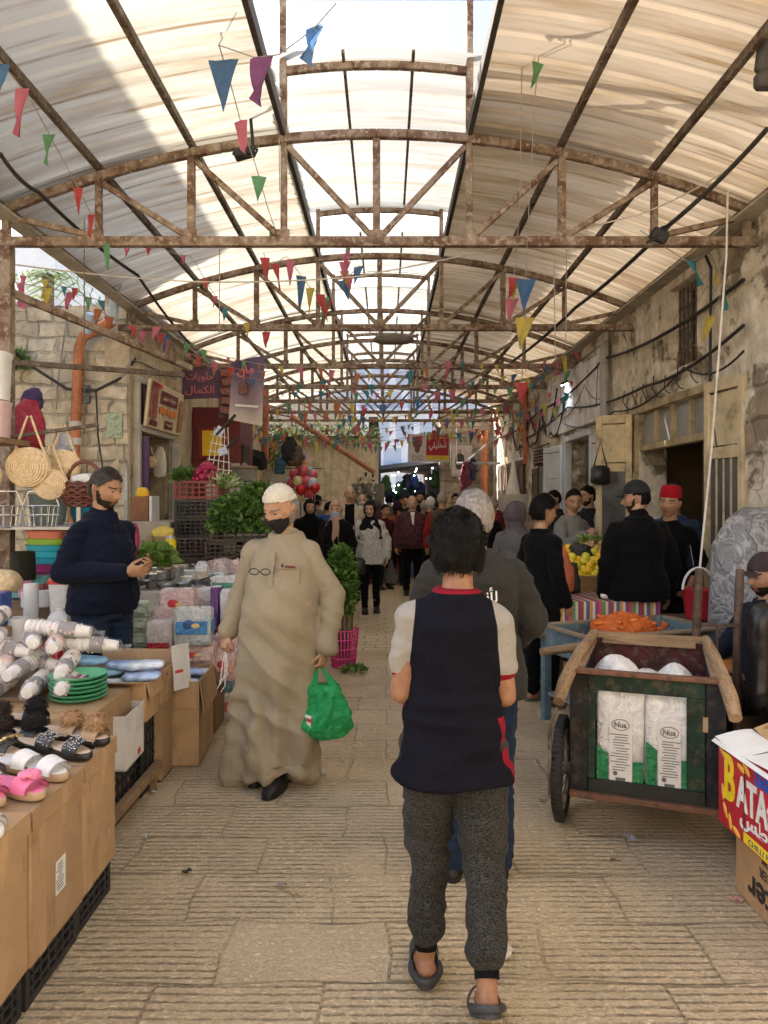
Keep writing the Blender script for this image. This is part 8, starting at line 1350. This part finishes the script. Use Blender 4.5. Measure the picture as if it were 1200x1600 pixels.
for x in (-.38, .38):
    for y in (-.3, .3): b = MB(); b.box((x, y, .40), (.05, .05, .78)); b.build('leg', WOOD, t)
b = MB(); b.box((1.72, 6.2, .826), (.88, .74, .012)); b.grid(lambda u, v: (1.72 - .44 + .88 * u, 5.828 - .012 * math.sin(u * 30) * (1 - v), .50 + .33 * v), 40, 4); b.grid(lambda u, v: (1.278 - .012 * math.sin(u * 26) * (1 - v), 5.83 + .74 * u, .50 + .33 * v), 30, 4); tag(b.build('striped_cloth', STRC, None, 60), 'striped red, cream and blue cloth on the fruit table', 'tablecloth')
place(pillow_mb(.16, .12, .06), 'white_pack', WHITE_T, (1.80, 6.0, .834), R(10), 'white packet lying on the striped cloth', 'packet', None, 180)
LT = [(800, 1110, (.55, .42, .25), 'dry yellow leaf on the paving by the blue cart'), (790, 1495, (.55, .48, .38), 'pale torn leaf on the paving right of the teenager'), (985, 1313, (.5, .48, .45), 'crumpled paper scrap under the green handcart'), (462, 1400, (.5, .35, .16), 'small tan scrap on the paving mid street'), (292, 1366, (.05, .045, .04), 'small black scrap on the paving at left'), (240, 1240, (.6, .58, .52), 'white scrap near the black crates'), (370, 1183, (.62, .12, .08), 'red scrap at the hem of the khaki robe'), (440, 1388, (.3, .25, .2), 'grey twist of paper on the paving mid street'), (505, 1210, (.55, .5, .45), 'tiny pale scrap right of the black shoes'), (1150, 1410, (.6, .25, .22), 'pink scrap beside the brown carton'), (960, 1345, (.3, .2, .12), 'brown leaf scrap in front of the green handcart'), (228, 1310, (.5, .46, .4), 'pale crumb of paper beside the tall box')]
for i, (x, y, c, lb_) in enumerate(LT):
    g_ = G(x, y); b = MB(); s = .022 if i not in (0, 1, 2) else .04; b.grid(lambda u, v: ((u - .5) * s * 2, (v - .5) * s, .006 + .012 * abs(math.sin(u * 5 + v * 3 + i))), 6, 4); o = b.build('litter', plain(c, .8), None, 180, origin=(0, 0, 0)); o.location = (g_.x, g_.y, .002); o.rotation_euler.z = i; tag(o, lb_, 'litter')
FC = [((.52, .07, .07), 'red'), ((.07, .17, .34), 'blue'), ((.60, .48, .10), 'yellow'), ((.14, .36, .18), 'green'), ((.58, .16, .24), 'pink'), ((.46, .16, .07), 'orange'), ((.05, .24, .29), 'teal'), ((.22, .07, .20), 'purple')]
def flagm(c):
    key = ('flag', c)
    if key not in _mc:
        k = NT('thin_flag_cloth'); n = k.noise(20, 3); k.fin(k.ramp(n, [(.3, tuple(x * .75 for x in c)), (.7, c)]), .6); t = k.n('BsdfTranslucent'); k.put(t.inputs[0], c); mx = k.n('MixShader'); mx.inputs[0].default_value = .4; k.t.links.new(k.b.outputs[0], mx.inputs[1]); k.t.links.new(t.outputs[0], mx.inputs[2]); k.t.links.new(mx.outputs[0], k.out.inputs[0]); _mc[key] = k.m
    return _mc[key]
CORD = plain((.30, .27, .24), .8)
def flag(par, p, d, w, h, ci, seed):
    p = Vector(p) - par.location; d = Vector(d); d.z *= .3; d = Vector((1, .35 * random.uniform(-1, 1), 0)) if abs(d.y) > abs(d.x) else d; d.normalize(); rd = random.Random(seed); tw = rd.uniform(-1.6, 1.6); s = Vector((-d.y, d.x, 0)).normalized() if abs(d.z) < .98 else Vector((0, 1, 0)); b = MB(); lean = rd.uniform(-.5, .5)
    f = lambda u, v: tuple(p + d * ((u - .5) * w * (1 - v) + lean * h * v * .6) + Vector((0, 0, -h * v)) + s * (tw * .12 * v * h * 2 + .28 * w * math.sin(u * 4 + seed + v * 3) * (.3 + v)))
    b.grid(f, 4, 5); b.build('flag', flagm(FC[ci % 8][0]), par, 180)
def bunting(label, pts, flags, w=.11, h=.2, sag=.0, r_=.004):
    """pts: the cord's points; flags: number or list of (u, colour, scale)"""
    pts = [Vector(q) for q in pts]; t = thing('bunting_string', label, 'bunting', pts[0], 0, 'bunting strings under the roof'); L = [0]
    for a, e in zip(pts[:-1], pts[1:]): L.append(L[-1] + (e - a).length)
    def at(u):
        s = u * L[-1]
        for i in range(len(pts) - 1):
            if s <= L[i + 1] or i == len(pts) - 2: q = (s - L[i]) / max(L[i + 1] - L[i], 1e-6); c = pts[i].lerp(pts[i + 1], q); c.z -= sag * 4 * q * (1 - q); return c, (pts[i + 1] - pts[i])
    b = MB(); b.tube([at(u)[0] - pts[0] for u in np.linspace(0, 1, 30)], r_, 5); b.build('cord', CORD, t)
    if isinstance(flags, int): flags = [(min(.99, max(.01, (i + .5 + random.uniform(-.35, .35)) / flags)), random.choice((0, 0, 1, 2, 2, 3, 4, 4, 5, 6)), random.uniform(.55, 1.35)) for i in range(flags)]
    for i, (u, c, s) in enumerate(flags): p, d = at(u); flag(t, p, d, w * s * .8, h * s * .85, c, i + int(abs(pts[0].y) * 10)); 
    return t
pp = lambda *q: [P(*a) for a in q]
bunting('string of red and green flags dropping from the upper left across the first truss', pp((0, 95, 4.2), (45, 150, 4.6), (85, 225, 5.0), (118, 285, 5.3), (140, 330, 5.6), (170, 390, 5.9)), [(.02, 1, 1.1), (.17, 4, 1.3), (.40, 3, 1.2), (.66, 0, 1.0), (.82, 0, .9), (.97, 3, .9)], .09, .24)
bunting('hanging string with a dark blue flag at upper left centre', pp((333, 0, 4.6), (342, 70, 4.8), (360, 130, 5.1), (376, 190, 5.5), (400, 260, 5.7), (420, 330, 5.9), (435, 372, 6.0)), [(.20, 1, 1.7), (.52, 4, 1.0), (.74, 3, 1.0), (.96, 3, .8)], .15, .24)
bunting('string with a blue and a purple flag in front of the bright skylight', pp((340, 70, 4.8), (398, 90, 4.7), (437, 85, 4.6), (490, 45, 4.5), (525, 5, 4.4)), [(.38, 7, 1.25), (.84, 1, 1.25)], .17, .26)
bunting('long vertical string of green, blue and yellow flags right of the skylight', pp((846, -10, 4.7), (845, 50, 4.8), (836, 150, 5.1), (826, 330, 5.6), (822, 420, 6.0), (820, 520, 6.4), (815, 600, 7.4)), [(.02, 3, .8), (.035, 4, .8), (.11, 3, 1.0), (.56, 1, 1.8), (.66, 2, 1.7), (.99, 0, 1.5)], .12, .19)
bunting('short string of red, pink and blue flags beside the long vertical one', pp((817, 0, 4.8), (812, 330, 5.7), (806, 400, 6.0), (800, 470, 6.3)), [(.90, 0, 1.1), (.93, 2, .9), (.99, 4, 1.3)], .11, .19)
bunting('string of red, yellow and blue flags hanging left of the second truss', pp((412, 395, 7.2), (418, 420, 7.3), (448, 400, 7.4), (470, 430, 7.6), (485, 450, 7.8), (515, 470, 8.0)), [(.04, 0, 1.2), (.22, 0, 1.2), (.40, 4, 1.2), (.58, 1, 1.4), (.76, 2, 1.2), (.88, 0, 1.3), (.94, 3, 1.3), (.98, 0, 1.3)], .10, .28)
bunting('cluster string of pink and blue flags below the skylight', pp((545, 380, 8.0), (540, 400, 8.0), (536, 440, 8.1), (562, 415, 8.1)), [(.05, 3, 1), (.15, 4, 1.4), (.3, 4, 1.4), (.45, 2, 1.1), (.6, 1, 1.2), (.75, 4, 1.2), (.98, 1, 1.2)], .12, .2)
bunting('string of teal and yellow flags along the right wall', pp((1000, 360, 5.9), (1075, 410, 5.9), (1110, 395, 6.0), (1132, 450, 6.2), (1108, 500, 6.4)), [(.36, 6, 1.3), (.60, 2, 1.0), (.78, 6, 1.2), (.97, 2, 1.3)], .10, .19)
bunting('low string of mixed flags along the left eave by the pipe', pp((0, 420, 6.2), (60, 430, 6.6), (120, 450, 7.0), (180, 500, 7.4), (250, 510, 7.6)), 9, .10, .17, .03); bunting('string of pink and blue flags over the stone wall at left', pp((0, 560, 6.3), (20, 440, 6.6), (100, 455, 7.0), (160, 470, 7.4)), [(.05, 1, 1.4), (.50, 4, 1.5), (.65, 2, 1), (.78, 4, 1.1), (.9, 3, 1), (.99, 6, 1)], .10, .18)
bunting('first string of flags across from the left eave', pp((170, 375, 6.6), (240, 380, 6.7), (300, 400, 7.0), (350, 480, 7.6), (420, 520, 8.2)), 8, .09, .16, .03); bunting('second string of flags across from the left eave', pp((195, 500, 8.0), (250, 520, 8.3), (320, 560, 9.0), (420, 580, 10.2)), 10, .10, .17, .05)
names = ['third', 'fourth', 'fifth', 'sixth', 'seventh', 'eighth', 'ninth', 'tenth', 'eleventh', 'twelfth', 'thirteenth', 'fourteenth']
for i, (y, z) in enumerate(((10.4, 3.35), (11.5, 3.25), (12.6, 3.2), (13.4, 3.0), (14.6, 3.2), (15.4, 2.95), (16.4, 3.1), (17.2, 3.0), (9.6, 3.45), (12.0, 3.5), (14.0, 3.35), (18.3, 3.2))):
    s = (-1) ** i; bunting(f'{names[i]} string of small mixed flags strung across the street', [(-2.8, y - .6 * s, z + .25), (-.9, y, z - .1), (.9, y + .3 * s, z + .05), (2.8, y + .8 * s, z + .3)], 18 + 3 * (i % 3), .09 + .02 * (i % 2), .15 + .03 * (i % 3), .14)
for i in range(5): y = 10.8 + 1.5 * i; bunting(f'{["first", "second", "third", "fourth", "fifth"][i]} short string of flags hanging along the right wall', [(2.75, y, 3.5), (2.55, y + .5, 3.0), (2.75, y + 1.0, 3.3)], 9, .10, .18, .12)
for i in range(4): y = 12.4 + 1.5 * i; bunting(f'{["first", "second", "third", "fourth"][i]} short string of flags hanging along the left wall', [(-2.75, y, 3.3), (-2.35, y + .5, 2.8), (-2.6, y + 1.0, 3.1)], 8, .10, .18, .12)
for i in range(4): x = -1.0 + .8 * i; bunting(f'{["first", "second", "third", "fourth"][i]} string of flags running lengthwise under the skylight', [(x, 11.6, 3.55), (x + .4 * (-1) ** i, 14.2, 3.0), (x - .2, 17, 3.2)], 14, .10, .17, .15)
cable('cord', 'thin white cord crossing under the first truss', [P(0, 410, 6.1), P(300, 440, 6.4), P(560, 432, 6.3), P(1000, 335, 5.9), P(1130, 270, 5.7)], .006, plain((.55, .52, .46), .8), .02); cable('cable', 'black cable running up the right side of the roof', [P(1200, 200, 5.0), P(1045, 352, 5.8), P(900, 480, 8.0), P(800, 565, 10.5)], .018, CBL, .03); cable('cable', 'black cable hanging at the left eave', [P(0, 240, 5.2), P(60, 300, 5.6), P(215, 430, 7.5), P(300, 540, 10)], .016, CBL, .04)
for i, (a, e) in enumerate((((437, 300, 5.85), (436, 215, 5.85)), ((343, 385, 6.0), (343, 520, 6.0)), ((865, 395, 6.0), (868, 560, 6.0)), ((885, 390, 6.2), (884, 540, 6.2)))): cable('cord', ('thin cord beside the skylight post', 'thin cord hanging under the first truss at left', 'thin cord hanging under the first truss at right', 'second thin cord hanging under the first truss at right')[i], [P(*a), P(*e)], .004, CBG)
t = thing('strip_lamp', 'long dark unlit street lamp hanging under the second truss', 'lamp', P(615, 530, 8.7)); b = MB(); b.secs([(0, 0, 0, .001, .001)] * 0 or [(.0, 0, -.055, .17, .05), (0, 0, -.03, .235, .075), (0, 0, .01, .24, .08), (0, 0, .045, .20, .06)], 26, e=2.5); b.build('housing', plain((.10, .085, .065), .6, .3), t, 60); b = MB(); b.bar((-.15, 0, .04), (-.17, 0, .12), .03, .03); b.build('bracket', M_DARKSTEEL, t); b = MB(); b.bar((.1, 0, .04), (.1, 0, .12), .03, .03); b.build('bracket', M_DARKSTEEL, t)
t = thing('flood_lamp', 'black floodlight with loose wires on the first truss at left', 'lamp', P(382, 240, 5.75)); b = MB(); b.box((0, 0, 0), (.16, .10, .06), (0, R(-15), 0), .01); b.tube([(-.09, 0, .0), (-.02, -.02, -.02), (.08, -.02, -.03), (.10, 0, .03), (.05, 0, .06)], .012, 6); b.tube([(.07, 0, .02), (.02, 0, .6), (-.06, 0, 1.2)], .014, 6); b.build('housing', M_BLACK, t)
t = thing('flood_lamp', 'black floodlight tangled with cable on the first truss at right', 'lamp', P(1030, 368, 5.8)); b = MB(); b.box((0, 0, 0), (.13, .10, .09), (R(20), R(30), 0), .01); b.tube([(-.10, 0, -.06), (-.04, -.04, -.03), (.05, -.03, .04), (.10, 0, .09), (.02, 0, .06), (-.05, 0, .0)], .012, 6); b.build('housing', M_BLACK, t)
b = MB(); b.box((0, 0, 0), (.10, .08, .22), (0, R(8), 0), .02); b.box((.01, 0, -.15), (.14, .1, .10), None, .02); b.tube([(0, 0, .1), (0, 0, .4)], .01, 6); place(b, 'loudspeaker', plain((.06, .055, .05), .6), P(1197, 85, 4.3), 0, 'dark box lamp at the upper right edge', 'lamp')
